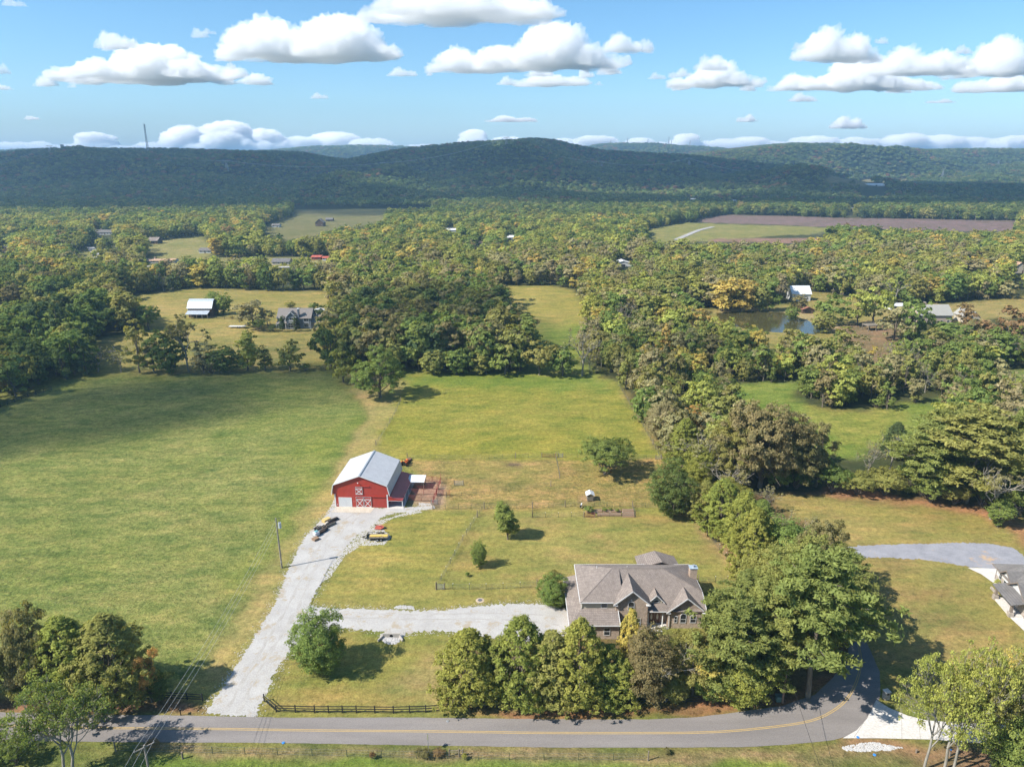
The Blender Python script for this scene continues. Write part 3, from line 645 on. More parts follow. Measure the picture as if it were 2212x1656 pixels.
def grow(mb, r, a, d, L, rad, lev, spread=0.7, n=4, tips=None, taper=.6):
    d = d/np.linalg.norm(d); b = a + d*L + r.normal(size=3)*L*0.10
    mid = a+(b-a)*0.5 + r.normal(size=3)*L*0.07
    mb.tube(a, mid, rad, rad*0.86, n, False); mb.tube(mid, b, rad*0.86, rad*0.7, n, False)
    if lev == 0:
        if tips is not None: tips.append(b)
        return
    k = 3 if lev > 1 else 4
    for i in range(k):
        st = mid if (i == 0 and lev > 1) else b
        nd = d + r.normal(size=3)*spread; nd[2] += 0.12
        grow(mb, r, st, nd, L*(0.62+0.25*r.rand()), rad*taper, lev-1, spread, 3, tips, taper)
NATW = {'round': 8.2, 'wide': 10.0, 'tall': 5.6, 'loose': 7.0, 'cedar': 6.2, 'pine': 6.8, 'bare': 7.4, 'sparse': 9.2, 'bush': 10.4}
def lobes_crown(r, shape):
    """list of (centre, radii) for the crown, tree 10 m tall"""
    L = []
    if shape == 'round':
        L.append(((0, 0, 5.0), (3.6, 3.6, 4.4)))
        for i in range(11):
            t = r.rand()*6.28; z = 1.9+r.rand()*6.0; q = math.sqrt(max(0, 1-((z-4.9)/4.8)**2))*2.7; L.append(((q*math.cos(t), q*math.sin(t), z), (1.5+.5*r.rand(),)*2+(1.4,)))
    elif shape == 'wide':
        for i in range(13):
            t = i*2.4; q = 0.6+3.6*math.sqrt((i+.5)/13); z = 6.3-2.0*(q/4.2)**2+r.normal()*0.9; s = 1.8+.7*r.rand(); L.append(((q*math.cos(t), q*math.sin(t), z), (s, s, s*1.15)))
        for i in range(6): t = i*1.05; q = 2.6+r.rand(); L.append(((q*math.cos(t), q*math.sin(t), 2.7+r.rand()*1.2), (1.5, 1.5, 1.4)))
    elif shape == 'tall':
        for i in range(11):
            z = 2.0+7.0*(i/10)+r.normal()*.3; t = r.rand()*6.28; q = 1.7*math.sqrt(max(0.05, 1-((z-5.5)/5)**2))*(.4+.8*r.rand()); s = 1.15+.6*r.rand(); L.append(((q*math.cos(t), q*math.sin(t), z), (s, s, s*1.1)))
    elif shape == 'loose':
        for i in range(12):
            z = 2.0+7.0*r.rand(); t = r.rand()*6.28; q = 2.9*(.35+.75*r.rand())*math.sqrt(max(.1, 1-((z-5.6)/5)**2)); s = .9+.6*r.rand(); L.append(((q*math.cos(t), q*math.sin(t), z), (s, s, s*.85)))
    elif shape == 'bush':
        for i in range(12):
            t = i*2.4; q = 3.9*math.sqrt((i+.3)/12); z = 3.6+3.2*math.sqrt(max(0, 1-(q/4.6)**2))*(0.4+.6*r.rand()); s = 2.2; L.append(((q*math.cos(t), q*math.sin(t), z), (s, s, 2.2)))
    return L
def tree_mesh(shape, seed, nleaf, size, thin=1.0):
    """returns crown mesh, trunk mesh of a 10 m tree"""
    r = np.random.RandomState(seed); mb = MB(); hi = nleaf > 4000
    if shape in ('round', 'wide', 'tall', 'loose', 'bush'):
        L = lobes_crown(r, shape); nc = {True: 330, False: 80}[hi]
        if shape == 'loose': nc = int(nc*.62)
        nc = min(nc, nleaf//8); per = nleaf//nc
        vol = np.array([l[1][0]**2 for l in L]); vol[0] *= 2.2 if shape == 'round' else 1; w = vol/vol.sum()
        idx = r.choice(len(L), nc, p=w); d = rdir(r, nc); d[:, 2] = np.where((d[:, 2] < -0.5) & (r.rand(nc) < .5), -d[:, 2], d[:, 2])
        C = np.array([l[0] for l in L])[idx]; R_ = np.array([l[1] for l in L])[idx]
        cen = C + d*R_*(0.45+0.5*r.rand(nc)**.6)[:, None]; cen[:, 2] = np.maximum(cen[:, 2], 0.7)
        rad = (0.42+0.42*r.rand(nc))*(1.0 if hi else 1.35)
        if shape == 'round':   # one egg-shaped body with a lumpy skin
            i_ = np.arange(nc); zc = 1-2*(i_+.5)/nc; th = i_*2.39996; q = np.sqrt(1-zc**2); dd = np.stack([q*np.cos(th), q*np.sin(th), zc], 1)
            lump = 1+.13*np.sin(3*th+seed+2*zc)+.12*np.sin(6*zc+seed*1.7+2*th)+.12*r.normal(size=nc); low = np.where(zc < 0, .95, 1.0); cen = np.array((0, 0, 4.9))+dd*np.array((3.6, 3.6, 4.1))*(lump*low*np.where(r.rand(nc) < .25, .68, 1))[:, None]; cen[:, 2] = np.maximum(cen[:, 2], .8); rad = (.5+.4*r.rand(nc))*(1 if hi else 1.3)
        cc = cen.mean(0); V, F = leaves(r, cen, rad, per, size, body=(cc, (1.15, 1.15, 1.3)))
        tk = {'round': .22, 'wide': .32, 'tall': .2, 'loose': .2, 'bush': .14}[shape]
        if shape == 'bush':
            for l in L[::1]: limb(mb, r, (r.normal()*.2, r.normal()*.2, 0), l[0], .13, .04, 4, .1)
        else:
            top = limb(mb, r, (0, 0, -0.3), (r.normal()*.3, r.normal()*.3, 7.2), tk, .07, 6, .03, 7 if hi else 5)
            for l in L[:(len(L) if hi else 7)]:
                st = top[1+int(r.rand()*4)] if l[0][2] > 3 else top[1]; pts = limb(mb, r, st, l[0], .10, .035, 3, .1, 4)
                if hi:
                    for _ in range(4): limb(mb, r, pts[2], np.array(l[0])+rdir(r, 1)[0]*l[1][0], .045, .015, 2, .1, 3)
    elif shape == 'cedar':
        nc = max(14, nleaf//(38 if hi else 22)); h = r.rand(nc)**1.25
        prof = np.interp(h, [0, .08, .3, .6, .85, 1], [2.7, 3.2, 3.15, 2.55, 1.45, .25])
        th = r.rand(nc)*6.28; lump = 1+.20*np.sin(th*3+seed+h*6)+.14*np.sin(th*5+h*17)+.10*r.normal(size=nc)
        q = prof*lump*(.62+.38*r.rand(nc)); cen = np.stack([q*np.cos(th), q*np.sin(th), .9+h*8.9], 1)
        V, F = leaves(r, cen, (.22+.26*r.rand(nc))*(1 if hi else 1.5), nleaf//nc, size, 2.0, (1, 1, 1.25), .2, .15, .5, .6, ((0, 0, 3.5), (1, 1, 2.2)), .65)
        limb(mb, r, (0, 0, -.3), (0, 0, 9), .2, .03, 4, .01, 6)
        if hi:
            for i in range(40): limb(mb, r, (0, 0, 1+7.5*i/40), (cen[i]+cen[i])/2, .05, .012, 2, .05, 3)
    elif shape == 'pine':
        nb = 40 if hi else 18; cs_ = []; rs = []
        top = limb(mb, r, (0, 0, -.3), (r.normal()*.25, r.normal()*.25, 9.5), .19, .05, 7, .015, 7 if hi else 5)
        for i in range(nb):
            h = 3.4+6.3*(i/nb)+r.normal()*.2; th = i*2.4+r.normal()*.4; R1 = np.interp(h, [3.0, 5.0, 7.5, 9.8], [2.2, 3.1, 2.5, .6])*(.5+.55*r.rand())
            base = np.array([0, 0, h-.4]); tip = np.array([R1*math.cos(th), R1*math.sin(th), h+.35*r.normal()+.2])
            limb(mb, r, base, tip, .055, .02, 3, .07, 4)
            for k in range(9 if hi else 3):
                f = 1-.6*r.rand(); cs_.append(base+(tip-base)*f+r.normal(size=3)*np.array((.45, .45, .22))); rs.append(.26+.22*r.rand())
        cen = np.array(cs_); rad = np.array(rs)*(1.0 if hi else 1.9)
        V, F = leaves(r, cen, rad, max(4, nleaf//len(cen)), size, 2.6, (1.1, 1.1, .8), .05, .35, .45, .85, ((0, 0, 6.0), (1, 1, 1)), .35)
    elif shape in ('bare', 'sparse'):
        tips = []; 
        t = limb(mb, r, (0, 0, -.3), (r.normal()*.2, r.normal()*.2, 3.2), .2, .14, 3, .03, 6)
        for i in range(4):
            grow(mb, r, np.array(t[-1 if i < 3 else 2]), np.array((math.cos(i*1.9+seed), math.sin(i*1.9+seed), 1.5)), 2.2, .10, 4 if hi else 3, .55, 4, tips, .62)
        cen = np.array(tips); k = max(1, int(len(cen)*(.45 if shape == 'bare' else .8))); cen = cen[r.choice(len(cen), k, False)]
        V, F = leaves(r, cen, np.full(k, .35 if shape == 'bare' else .5), max(2, int(nleaf*thin)//k), size, 1.5)
    if shape not in ('bare', 'sparse'):   # bring every crown to its nominal width and height
        rr_ = np.percentile(np.hypot(V[:, 0], V[:, 1]), 96); k_ = NATW[shape]/2/rr_; V[:, :2] *= k_; zt_ = np.percentile(V[:, 2], 99.7); V[:, 2] *= 10.0/zt_
    crown = np_mesh('crown', V, F); crown.materials.append(LEAF)
    trunk = mb.mesh('trunk', PALE if shape in ('bare', 'sparse') else BARK, False)
    trunk.polygons.foreach_set('use_smooth', [True]*len(trunk.polygons))
    return crown, trunk
HI = {}
for sh, seeds, nl, sz in (('round', (1, 2, 3), 24000, .165), ('wide', (4, 5), 26000, .17), ('tall', (6, 7), 13000, .19), ('loose', (8, 9), 12000, .16),
                          ('cedar', (10, 11, 12), 24000, .13), ('pine', (13, 14, 15), 30000, .105), ('bare', (16, 17), 1500, .15), ('sparse', (38, 39), 6500, .15), ('bush', (18, 19), 16000, .2)):
    HI[sh] = [tree_mesh(sh, s, nl, sz) for s in seeds]
MID = {}
for sh, seeds, nl, sz in (('round', (21, 22), 2400, .50), ('wide', (23, 24), 2600, .52), ('tall', (25, 26, 27), 2000, .46), ('loose', (28, 29, 30), 1500, .44),
                          ('cedar', (31, 32), 1800, .42), ('pine', (33, 34), 1700, .44), ('bare', (35, 36), 260, .3), ('sparse', (40,), 900, .4), ('bush', (37,), 1200, .6)):
    MID[sh] = [tree_mesh(sh, s, nl, sz) for s in seeds]
NAME = {'round': 'broadleaf_tree', 'wide': 'broadleaf_tree', 'tall': 'broadleaf_tree', 'loose': 'broadleaf_tree', 'cedar': 'cedar_tree', 'pine': 'pine_tree', 'bare': 'bare_tree', 'sparse': 'broadleaf_tree', 'bush': 'bush'}
COL = {'green': (0.174,0.240,0.040), 'dark': (0.114,0.165,0.034), 'olive': (0.262,0.270,0.055), 'lime': (0.327,0.360,0.052), 'yellow': (0.447,0.360,0.055), 'gold': (0.469,0.290,0.050),
       'brown': (0.222,0.200,0.074), 'rust': (0.265,0.175,0.070), 'grey': (0.289,0.265,0.120), 'cedar': (0.256,0.280,0.035), 'pine': (0.207,0.250,0.050), 'deep': (0.087,0.130,0.045)}
cr_ = random.Random(9)
def tree(x, y, h, w, shape, colr, label=None, group=None, hi=True, z=None, cat='tree', var=None):
    """w = crown width; every prototype is 10 m tall with a natural crown width"""
    nat = NATW[shape]
    nh = 10.0
    src = (HI if hi else MID)[shape]; crown, trunk = src[var % len(src) if var is not None else cr_.randrange(len(src))]
    z = hz(x, y) if z is None else z
    t = empty(NAME[shape] if cat != 'bush' else 'bush', (x, y, z), cr_.random()*6.28, label, cat, group)
    t.scale = (w/nat, w/nat, h/nh)
    c = mesh_obj('foliage' if shape in ('bush', 'bare') else 'crown', crown, None, t); k = np.array(COL[colr])*cr_.uniform(.92, 1.08); c.color = (*k, 1)
    mesh_obj('trunk' if shape != 'bush' else 'stems', trunk, None, t)
    return t
def vtree(u, v, w, vtop, shape, colr, label=None, group=None, hi=True, cat='tree', var=None):
    x, y, z = GP(u, v); dep = y*math.cos(PITCH)+(CAM_H-z)*math.sin(PITCH)
    top = atY(u, vtop, y)[2]; h = max(1.0, top-z); return tree(x, y, h, w*dep/FPX, shape, colr, label, group, hi, z, cat, var)
COL = {k: (v[0]*1.13, v[1]*1.08, v[2]*0.98) for k, v in COL.items()}
# ------------------------------------------------------------------ trees placed one by one
TR = [
 # yards and paddocks
 (693,1447,120,1318,'round','green','round dense green maple beside the fork of the white gravel drive',0),
 (1097,1165,56,1083,'tall','green','bright green maple standing on the back lawn, the taller of the two small lawn trees',1),
 (1035,1225,36,1168,'round','green','small rounded tree on the lawn beside the fence line, smaller than its neighbour',2),
 (1308,1024,122,950,'bush','green','wide spreading tree alone in the tan paddock',0),
 (1448,1114,100,992,'round','dark','dark green dome-shaped tree at the corner of the garden fence',0),
 (822,858,112,742,'wide','green','tall green tree at the corner where the lane meets the pasture',1),
 (742,826,70,752,'wide','cedar','olive tree leaning out left of the tall corner tree',0),
 (937,808,62,754,'round','olive','yellow-olive round tree at the foot of the dark wood',2),(987,808,58,748,'round','green','bright green round tree at the foot of the dark wood',0),
 (1035,808,40,765,'tall','olive','small olive tree low in front of the dark wood',0),(1092,808,80,742,'wide','green','broad green tree at the wood edge behind the middle pasture',0),
 (1165,810,84,738,'wide','olive','broad brownish-olive tree at the wood edge left of the bare branches',1),(1215,812,70,745,'wide','green','low green tree right at the pasture end beside bare branches',0),
 (1258,812,80,700,'bare','grey','bleached bare tree rising above the edge of the middle pasture',0),
 (1195,1306,70,1240,'round','green','large rounded shrub at the left end of the brick house',0),
 # bottom left group
 (95,1500,120,1312,'wide','brown','brownish tree, tallest of the group by the road at lower left',0),(28,1503,110,1345,'loose','grey','thin greyish tree at the left edge above the road',0),
 (160,1508,150,1335,'cedar','cedar','dark green cedar in the middle of the lower left group',0),(255,1516,185,1332,'cedar','olive','largest olive cedar at the right of the lower left group',1),
 (60,1508,90,1410,'loose','olive','pale leafy tree low at the left edge by the road',1),(328,1516,62,1400,'loose','gold','small orange-tinted tree at the right end of the lower left group',0),(215,1500,90,1370,'cedar','cedar','cedar tucked behind the largest olive cedar',2),
 (345,1513,40,1450,'round','dark','dark small tree beside the short black fence',1),(-50,1515,120,1340,'round','green','green tree cut by the left edge above the road',0),
 (140,1672,170,1480,'sparse','green','leafy tree with some yellow leaves in front of the road at lower left',0),(158,1668,165,1500,'sparse','green','thin limbed tree growing into the leafy roadside tree at lower left',1),(35,1652,60,1600,'bush','green','low shrub at the bottom left corner',0),(-40,1640,100,1560,'round','green','tree at the left edge below the road',1),
 # cedars and pines behind the road
 (1015,1506,150,1362,'cedar','cedar','leftmost cedar of the dense row in front of the brick house',0),(1125,1506,155,1335,'cedar','cedar','second cedar of the row, before the end of the gravel drive',1),
 (1070,1501,110,1385,'cedar','olive','low cedar between the first two of the row',2),(1190,1508,140,1365,'cedar','olive','olive cedar left of centre in the row before the house',0),(1250,1510,150,1340,'cedar','cedar','broad cedar before the left wing of the house',2),
 (1310,1506,125,1395,'cedar','cedar','low bright cedar in the row before the house',1),(1357,1475,66,1316,'cedar','yellow','narrow yellow-green conical cedar close to the brick gable',2),
 (1395,1511,112,1350,'round','brown','half bare brownish tree in the row before the house',0),(1440,1511,130,1380,'bare','brown','bare twiggy tree in the row before the house',1),(1425,1470,80,1360,'round','olive','olive shrub-like tree before the porch',0),
 (1495,1501,100,1375,'loose','olive','olive tree before the right gable of the house',1),(1480,1440,70,1365,'bush','olive','flowering shrub under the right gable',1),
 (1575,1504,165,1290,'pine','pine','pine hiding the right end of the brick house',0),(1600,1510,130,1410,'round','cedar','low dense yellow-green tree under the pines',2),
 (1745,1505,235,1190,'pine','pine','tallest broad pine inside the bend of the road',1),(1655,1470,190,1260,'pine','pine','pine left of the tallest one, inside the road bend',2),(1800,1380,170,1228,'pine','pine','pine at the outer right of the clump by the road bend',0),
 (1700,1385,170,1195,'pine','pine','pine behind the tallest one in the road bend',1),(1620,1385,140,1240,'pine','pine','pine just right of the house roof',2),(1540,1500,110,1410,'loose','yellow','yellowish thin tree in front of the pines',1),
 (1650,1320,120,1180,'round','olive','olive tree behind the house in the belt along the fence',0),(1720,1300,140,1145,'wide','olive','wide olive tree in the belt beside the grey drive',1),(1770,1285,120,1130,'wide','brown','tree with a thin brownish top in the belt beside the grey drive',0),
 (1690,1250,130,1120,'round','green','green tree in the middle of the belt between the two lots',1),(1800,1300,110,1180,'pine','pine','small pine at the end of the grey drive',0),(1620,1250,110,1100,'cedar','cedar','cedar in the belt along the reddish path',0),
 (1600,1190,105,1062,'cedar','cedar','bright cedar in the middle of the belt',1),(1555,1155,110,1035,'cedar','cedar','tall bright cedar at the top of the belt',2),(1520,1125,80,1040,'cedar','olive','olive cedar beside the dark dome-shaped tree',0),
 (1575,1100,80,1035,'round','cedar','yellow-green tree behind the tall bright cedar',0),(1660,1110,46,1040,'bare','grey','small bare tree against the upper right lawn',0),(1705,1200,90,1110,'bare','grey','bare branches sticking out of the belt top',1),
 (1640,1160,80,1080,'cedar','green','green cedar at the right side of the belt',1),(1850,1310,50,1240,'loose','pine','thin tree on the road side of the pines',0),
 (1075,1510,70,1440,'cedar','olive','low cedar filling the gap left of the second cedar',1),(1190,1513,80,1430,'cedar','cedar','low cedar at the foot of the olive one before the house',2),(1345,1513,90,1425,'cedar','cedar','low cedar at the foot of the bright one before the house',0),
 (1455,1510,70,1450,'round','olive','low bushy tree beside the bare twiggy one',1),(1535,1506,80,1440,'round','green','low green tree at the foot of the left pine',0),(970,1508,60,1455,'cedar','olive','small cedar at the left end of the row, by the black fence',1),(1655,1501,110,1400,'pine','pine','low pine between the pole and the left pine',1),
 # wood behind the upper right lawn
 (1640,1052,185,868,'wide','brown','large brown-olive oak, widest crown above the upper right lawn',0),(1700,1050,130,890,'wide','brown','brown oak joined to the largest oak on its right',1),(1590,1050,120,900,'wide','olive','olive oak at the left of the brown oaks',0),
 (1762,1052,80,905,'loose','brown','thin purple-brown tree right of the brown oaks',0),(1530,1040,130,918,'bare','grey','big bleached bare tree left of the brown oaks',0),(1560,1075,110,990,'bare','grey','second bleached bare tree, lower, by the cedars',1),
 (1500,960,84,882,'wide','gold','golden autumn tree above the bare one',1),(1475,1010,84,905,'cedar','cedar','bright green cedar at the fence corner of the horse paddock',0),(1510,1050,70,960,'round','cedar','bright green tree under the golden one',1),
 (1430,950,80,868,'round','grey','greyish green tree beside the fence of the middle pasture',1),(1558,892,86,818,'round','dark','dense dark round tree at the left end of the bright meadow',0),
 (1872,1035,62,942,'bare','grey','white dead tree standing alone before the bright meadow',0),(1930,985,60,912,'cedar','deep','dark blue-green conifer at the edge of the bright meadow',0),
 (2085,1085,200,885,'pine','olive','huge brown-green pine above the right lawn',0),(1990,1070,150,915,'pine','pine','pine left of the huge one above the right lawn',1),(2040,1060,150,880,'pine','pine','pine behind the huge one',2),(2190,1090,150,895,'pine','pine','pine at the right edge above the lawn',1),
 (2140,1120,150,975,'bare','grey','grey tree with thin leaves standing forward on the right lawn',1),(2155,1138,50,1080,'tall','green','small leafy green tree in front of the grey thin one',0),(1960,1065,60,1010,'loose','green','small leafy tree at the lawn edge',1),
 (1795,1062,70,1005,'bush','green','low green bush at the lawn edge left of the dead tree',0),(1850,1068,80,1020,'bush','olive','low olive bush under the dead tree',1),(1910,1068,80,1015,'bush','olive','bush right of the dead tree',0),(1720,1056,60,1010,'bush','dark','dark bush under the brown oaks',0),(1680,1054,60,1015,'bush','green','green bush at the left corner of the upper right lawn',1),
 (2010,1085,70,1030,'bush','green','bush under the pines of the right lawn',0),(2060,1090,60,1045,'bush','olive','olive bush under the huge pine',1),(2120,1095,70,1040,'bush','dark','dark bush at the right of the huge pine',0),(2200,1110,80,1050,'bush','green','bush at the right edge of the lawn',1),
 # bottom right corner
 (2058,1668,150,1385,'sparse','lime','pale bare-limbed tree before the concrete drive, with few leaves',0),(1995,1662,140,1425,'sparse','lime','yellow-green slanting tree before the concrete drive',0),(2040,1660,150,1410,'sparse','lime','sparse lime tree between its pale neighbours at lower right',1),
 (2135,1672,150,1450,'sparse','olive','forked pale tree at the bottom right',1),(2190,1668,170,1395,'sparse','olive','leafy tree filling the bottom right corner',0),(2225,1620,140,1380,'wide','brown','brownish tree at the right edge above the bottom corner',1),(2180,1690,120,1520,'round','green','dense green bush-like tree in the bottom right corner',0),
 (2140,1600,120,1400,'sparse','yellow','thin yellow tree behind the pale ones at lower right',1),
 # tree line behind the left pasture
 (212,803,50,738,'bare','grey','small bare tree in the line behind the left pasture, leftmost',0),(188,808,52,732,'cedar','deep','dark pointed conifer at the left end of the far pasture edge',0),(262,803,56,742,'bare','olive','leaning half bare tree in the line behind the left pasture',1),
 (303,805,62,692,'loose','olive','tall thin olive tree in the line behind the left pasture',0),(365,806,92,708,'round','dark','dark dense tree in the line behind the left pasture',1),(408,803,100,672,'sparse','brown','tall autumn tree with brown top in the pasture tree line',1),
 (440,805,60,740,'loose','grey','grey thin tree right of the brown-topped one',0),(487,804,72,745,'round','dark','low dark tree mid way in the pasture tree line',2),(536,800,54,716,'tall','lime','yellow-green tree standing clear in the pasture tree line',0),
 (573,800,36,748,'tall','olive','small tree between two gaps of the pasture tree line',1),(627,800,66,736,'wide','olive','fan-shaped tree, last on the right of the pasture tree line',0),(335,805,60,740,'loose','grey','greyish tree left of the dark dense one',1),(455,806,70,760,'bush','grey','low grey brush in the pasture tree line',0),(660,801,24,785,'bush','green','tiny bush at the end of the pasture tree line',0),
 # by the far barn and the grey-blue house
 (222,716,104,622,'wide','dark','big dark green dome of a tree left of the silver roofed barn',0),(280,716,56,632,'tall','olive','slender tree right of the big dark dome',0),(322,712,54,660,'wide','green','green tree between the dome and the barn',1),(120,745,120,640,'wide','deep','very dark broad tree at the left',1),
 (75,735,80,650,'wide','dark','dark tree beside the very dark one at the left',0),(135,760,50,652,'cedar','deep','blue-green spruce in front of the dark trees on the left',1),(483,678,42,633,'round','green','green round tree right of the silver roofed barn',0),(462,656,34,628,'round','green','tree behind the silver roofed barn',1),
 (548,708,80,647,'wide','grey','large grey-green tree left of the blue house',0),(560,716,34,690,'bush','dark','dark bush under the grey-green tree',0),(590,716,22,702,'bush','deep','dark shrub by the pergola',1),(611,716,16,682,'tall','deep','left one of two dark upright trees before the blue house',0),(641,716,16,682,'tall','deep','right one of two dark upright trees before the blue house',1),
 (628,666,24,650,'round','olive','small tree behind the blue house',0),(675,668,18,655,'round','green','little tree right behind the blue house',1),(690,700,50,655,'wide','dark','tree leaning over the right end of the blue house',0),
 # around the pond
 (1710,692,32,660,'round','green','little blue-green tree on the pond bank',0),(1725,672,40,635,'round','brown','small brown-green tree beside the brown shed',1),(1790,700,80,635,'wide','green','big green tree right of the pond',0),(1775,718,56,670,'round','olive','olive tree at the right end of the pond',1),
 (1850,702,60,625,'loose','lime','lime tree by the tree house, left',0),(1885,702,74,620,'wide','lime','lime tree through the tree house deck',1),(1930,735,80,660,'wide','grey','grey-brown tree left of the tan house',0),(1965,735,80,640,'round','green','green tree before the tan house',1),
 (2075,725,36,655,'tall','rust','dark red-brown upright tree before the tan house',0),(2040,740,70,690,'round','green','green tree before the tan house wing',0),(2110,760,60,680,'tall','rust','red-brown tree right of the tan house',1),(2180,760,110,665,'wide','rust','brown-red wide tree at the right edge',0),(2150,790,80,710,'round','green','green tree below the brown-red one at the right',1),
 (1640,672,50,610,'round','olive','yellow-green tree behind the pond, middle',1),(1600,672,56,605,'tall','yellow','golden-green tree behind the pond',0),(1560,672,60,600,'tall','yellow','golden tree at the left of those behind the pond',1),(1662,672,40,600,'tall','green','bright green tree behind the pond, right',2),
 (1950,700,24,660,'round','green','small tree before the roof of the long shed',0)]
for (u, v, w, vt, sh, c, lb, var) in TR:
    hi = v > 830
    cat = 'bush' if sh == 'bush' and w < 100 else 'tree'
    vtree(u, v, w, vt, sh, c, lb, None, hi, cat, var)
TXY = []
for o in list(SC.objects):
    if o.type == 'EMPTY' and o.get('category') in ('tree', 'bush'): TXY.append((o.location.x, o.location.y, o.scale.x*3.2))

# ------------------------------------------------------------------ woods: nearest trees one by one, the rest as one mass
rw = np.random.RandomState(12)
NEARWOOD = [gpoly(p) for p in ([(-700,1100),(-100,890),(0,862),(150,812),(200,803),(200,770),(-700,770)], [(1295,812),(1345,832),(1400,930),(1440,985),(1500,1000),(1510,1040),(1640,1050),(1800,1058),(2000,1070),(2212,1095),(2700,1120),(2700,780),(1290,780)], [(716,806),(716,780),(1290,780),(1290,806)])]
def scatter(y0, y1, step):
    P_ = []; yy = y0
    while yy < y1:
        s = step(yy) if callable(step) else step; hw = yy*0.86+60; xs = np.arange(-hw, hw, s); n = len(xs)
        P_.append(np.stack([xs+rw.uniform(-.45, .45, n)*s, yy+rw.uniform(-.45, .45, n)*s], 1)); yy += s
    return np.concatenate(P_)
Pn = scatter(170, 1290, lambda yy: 6.8 if yy < 460 else 8.2)
x, y = Pn[:, 0], Pn[:, 1]; base = G(1106, 800)[1]
keep = y > base
for p in NEARWOOD: keep |= inpoly(x, y, p)
for k, p in enumerate(CLEARINGS): keep &= ~inpoly(x, y, p)
for p in (gpoly(SUB1), gpoly(SUB2), gpoly(SUB3)):
    for q_ in (.97, .94): keep &= ~inpoly(x/q_, y/q_, p)
for q_ in (.975, .95, .925, .9): keep &= ~inpoly(x/q_, y/q_, gpoly(MEADOW))
for p in CLEAR_FAR:
    for q_ in (.96, .92, .88, .84): keep &= ~inpoly(x/q_, y/q_, p)
for (a, b, c) in TXY: keep &= np.hypot(x-a, y-b) > max(2.5, c*0.7)
ROADS_FAR = [[(195,535),(205,548),(212,560)], [(820,572),(650,578),(480,580),(300,575)], [(1460,520),(1510,500),(1540,490)]]
for rd in ROADS_FAR:
    g = gpoly(rd); keep &= pdist(x, y, g, False) > 7
BLD_CLEAR = []     # filled by the buildings below (x, y, r)
# far buildings: (u centre, v base, width px, height px, depth m, roof, wall, ridge axis, label, form)
FARB = [
 (224,507,38,11,8,'grey','white','x','long low white house under the dark trees at far left','house'),(330,527,21,15,11,'brown','brown','x','dark brown barn by a track in the far left clearing','barn'),
 (443,547,26,12,9,'grey','white','x','white house with a porch in the far left clearing','house'),(606,572,37,14,10,'grey','cream','x','house with a long grey roof behind the field tree belt','house'),
 (683,561,20,8,9,'red','red','x','small red roofed house among the trees left of the middle','house'),(703,563,12,6,7,'red','white','x','second, smaller red roof beside the first','house'),
 (10,544,26,14,12,'grey','brown','y','grey roofed house cut by the left edge, the farther one','house'),(4,702,24,18,12,'brown','cream','y','grey-brown roofed house cut by the left edge, the nearer one','house'),
 (338,569,42,8,10,'tan','cream','x','tan roofed building in the far left village','house'),(366,568,22,7,8,'tan','white','x','smaller tan roof right of the longer one','house'),
 (690,489,17,17,12,'brown','brown','y','brown farmhouse on the far olive field','house'),(711,478,15,8,8,'grey','brown','x','small grey roofed shed on the far olive field','shed'),(595,491,16,8,9,'grey','white','x','small white house at the left end of the far field','house'),
 (971,501,30,8,9,'white','white','x','long pale roofed building in the woods above the middle','shed'),(1101,517,23,9,8,'white','cream','x','white roofed building with two roofs in the woods','barn'),(1036,529,18,6,7,'tan','white','x','pale roof barely showing in the woods above the middle','shed'),
 (1346,576,36,14,11,'white','white','y','bright white roof among the yellow-green trees','barn'),(1582,438,24,6,18,'white','white','x','white shed at the edge of the shaded far woods','shed'),(1702,445,17,5,14,'white','white','x','small white roof in the shaded far woods','shed'),
 (1588,451,12,7,12,'red','red','x','dark red barn above the ploughed field','barn'),(1893,402,35,6,20,'white','white','x','long white shed on the sunlit hill field','shed'),(1838,453,17,5,14,'white','white','x','pale shed in the shaded woods at right','shed'),
 (1500,434,14,5,14,'white','white','x','pale roof at the left of those in the shaded woods','shed'),(2202,590,26,26,12,'tan','cream','y','cream gabled house cut by the right edge','house'),
 (1730,650,40,34,9,'white','white','x','white house behind the pond, half hidden by a tree','house'),(1745,677,24,16,6,'rust','brown','y','little brown shed with rusty roof on the pond bank','shed'),
 (2018,700,72,47,11,'lgrey','tan','x','large tan house with light grey roof beyond the pond','house'),(2102,700,24,30,12,'lgrey','cream','y','gabled wing of garage beside the large tan house','house'),(1939,669,32,8,6,'white','white','x','long low white roofed shed left of the tan house','shed'),
 (433,685,50,41,9,'silver','brown','x','silver roofed old barn with lean-to in the left field','barn')]
FARP = []
for b in FARB:
    x, y, z = GP(b[0], b[1]); FARP.append((x, y, z)); dep = y*math.cos(PITCH)+(CAM_H-z)*math.sin(PITCH); r = b[2]*dep/FPX/2
    if y < 1290:
        for q_ in np.arange(1.0, .83 if y > 420 else .9, -.012): BLD_CLEAR.append((x*q_, y*q_, r*1.05+2))
        BLD_CLEAR.append((x, y, r*1.3+5))
BLD_CLEAR.append((*G(640, 712), 24)); BLD_CLEAR.append((*G(640, 730), 24)); BLD_CLEAR.append((*G(1885,705), 12))
BLD_CLEAR.append((*G(208,555), 18))
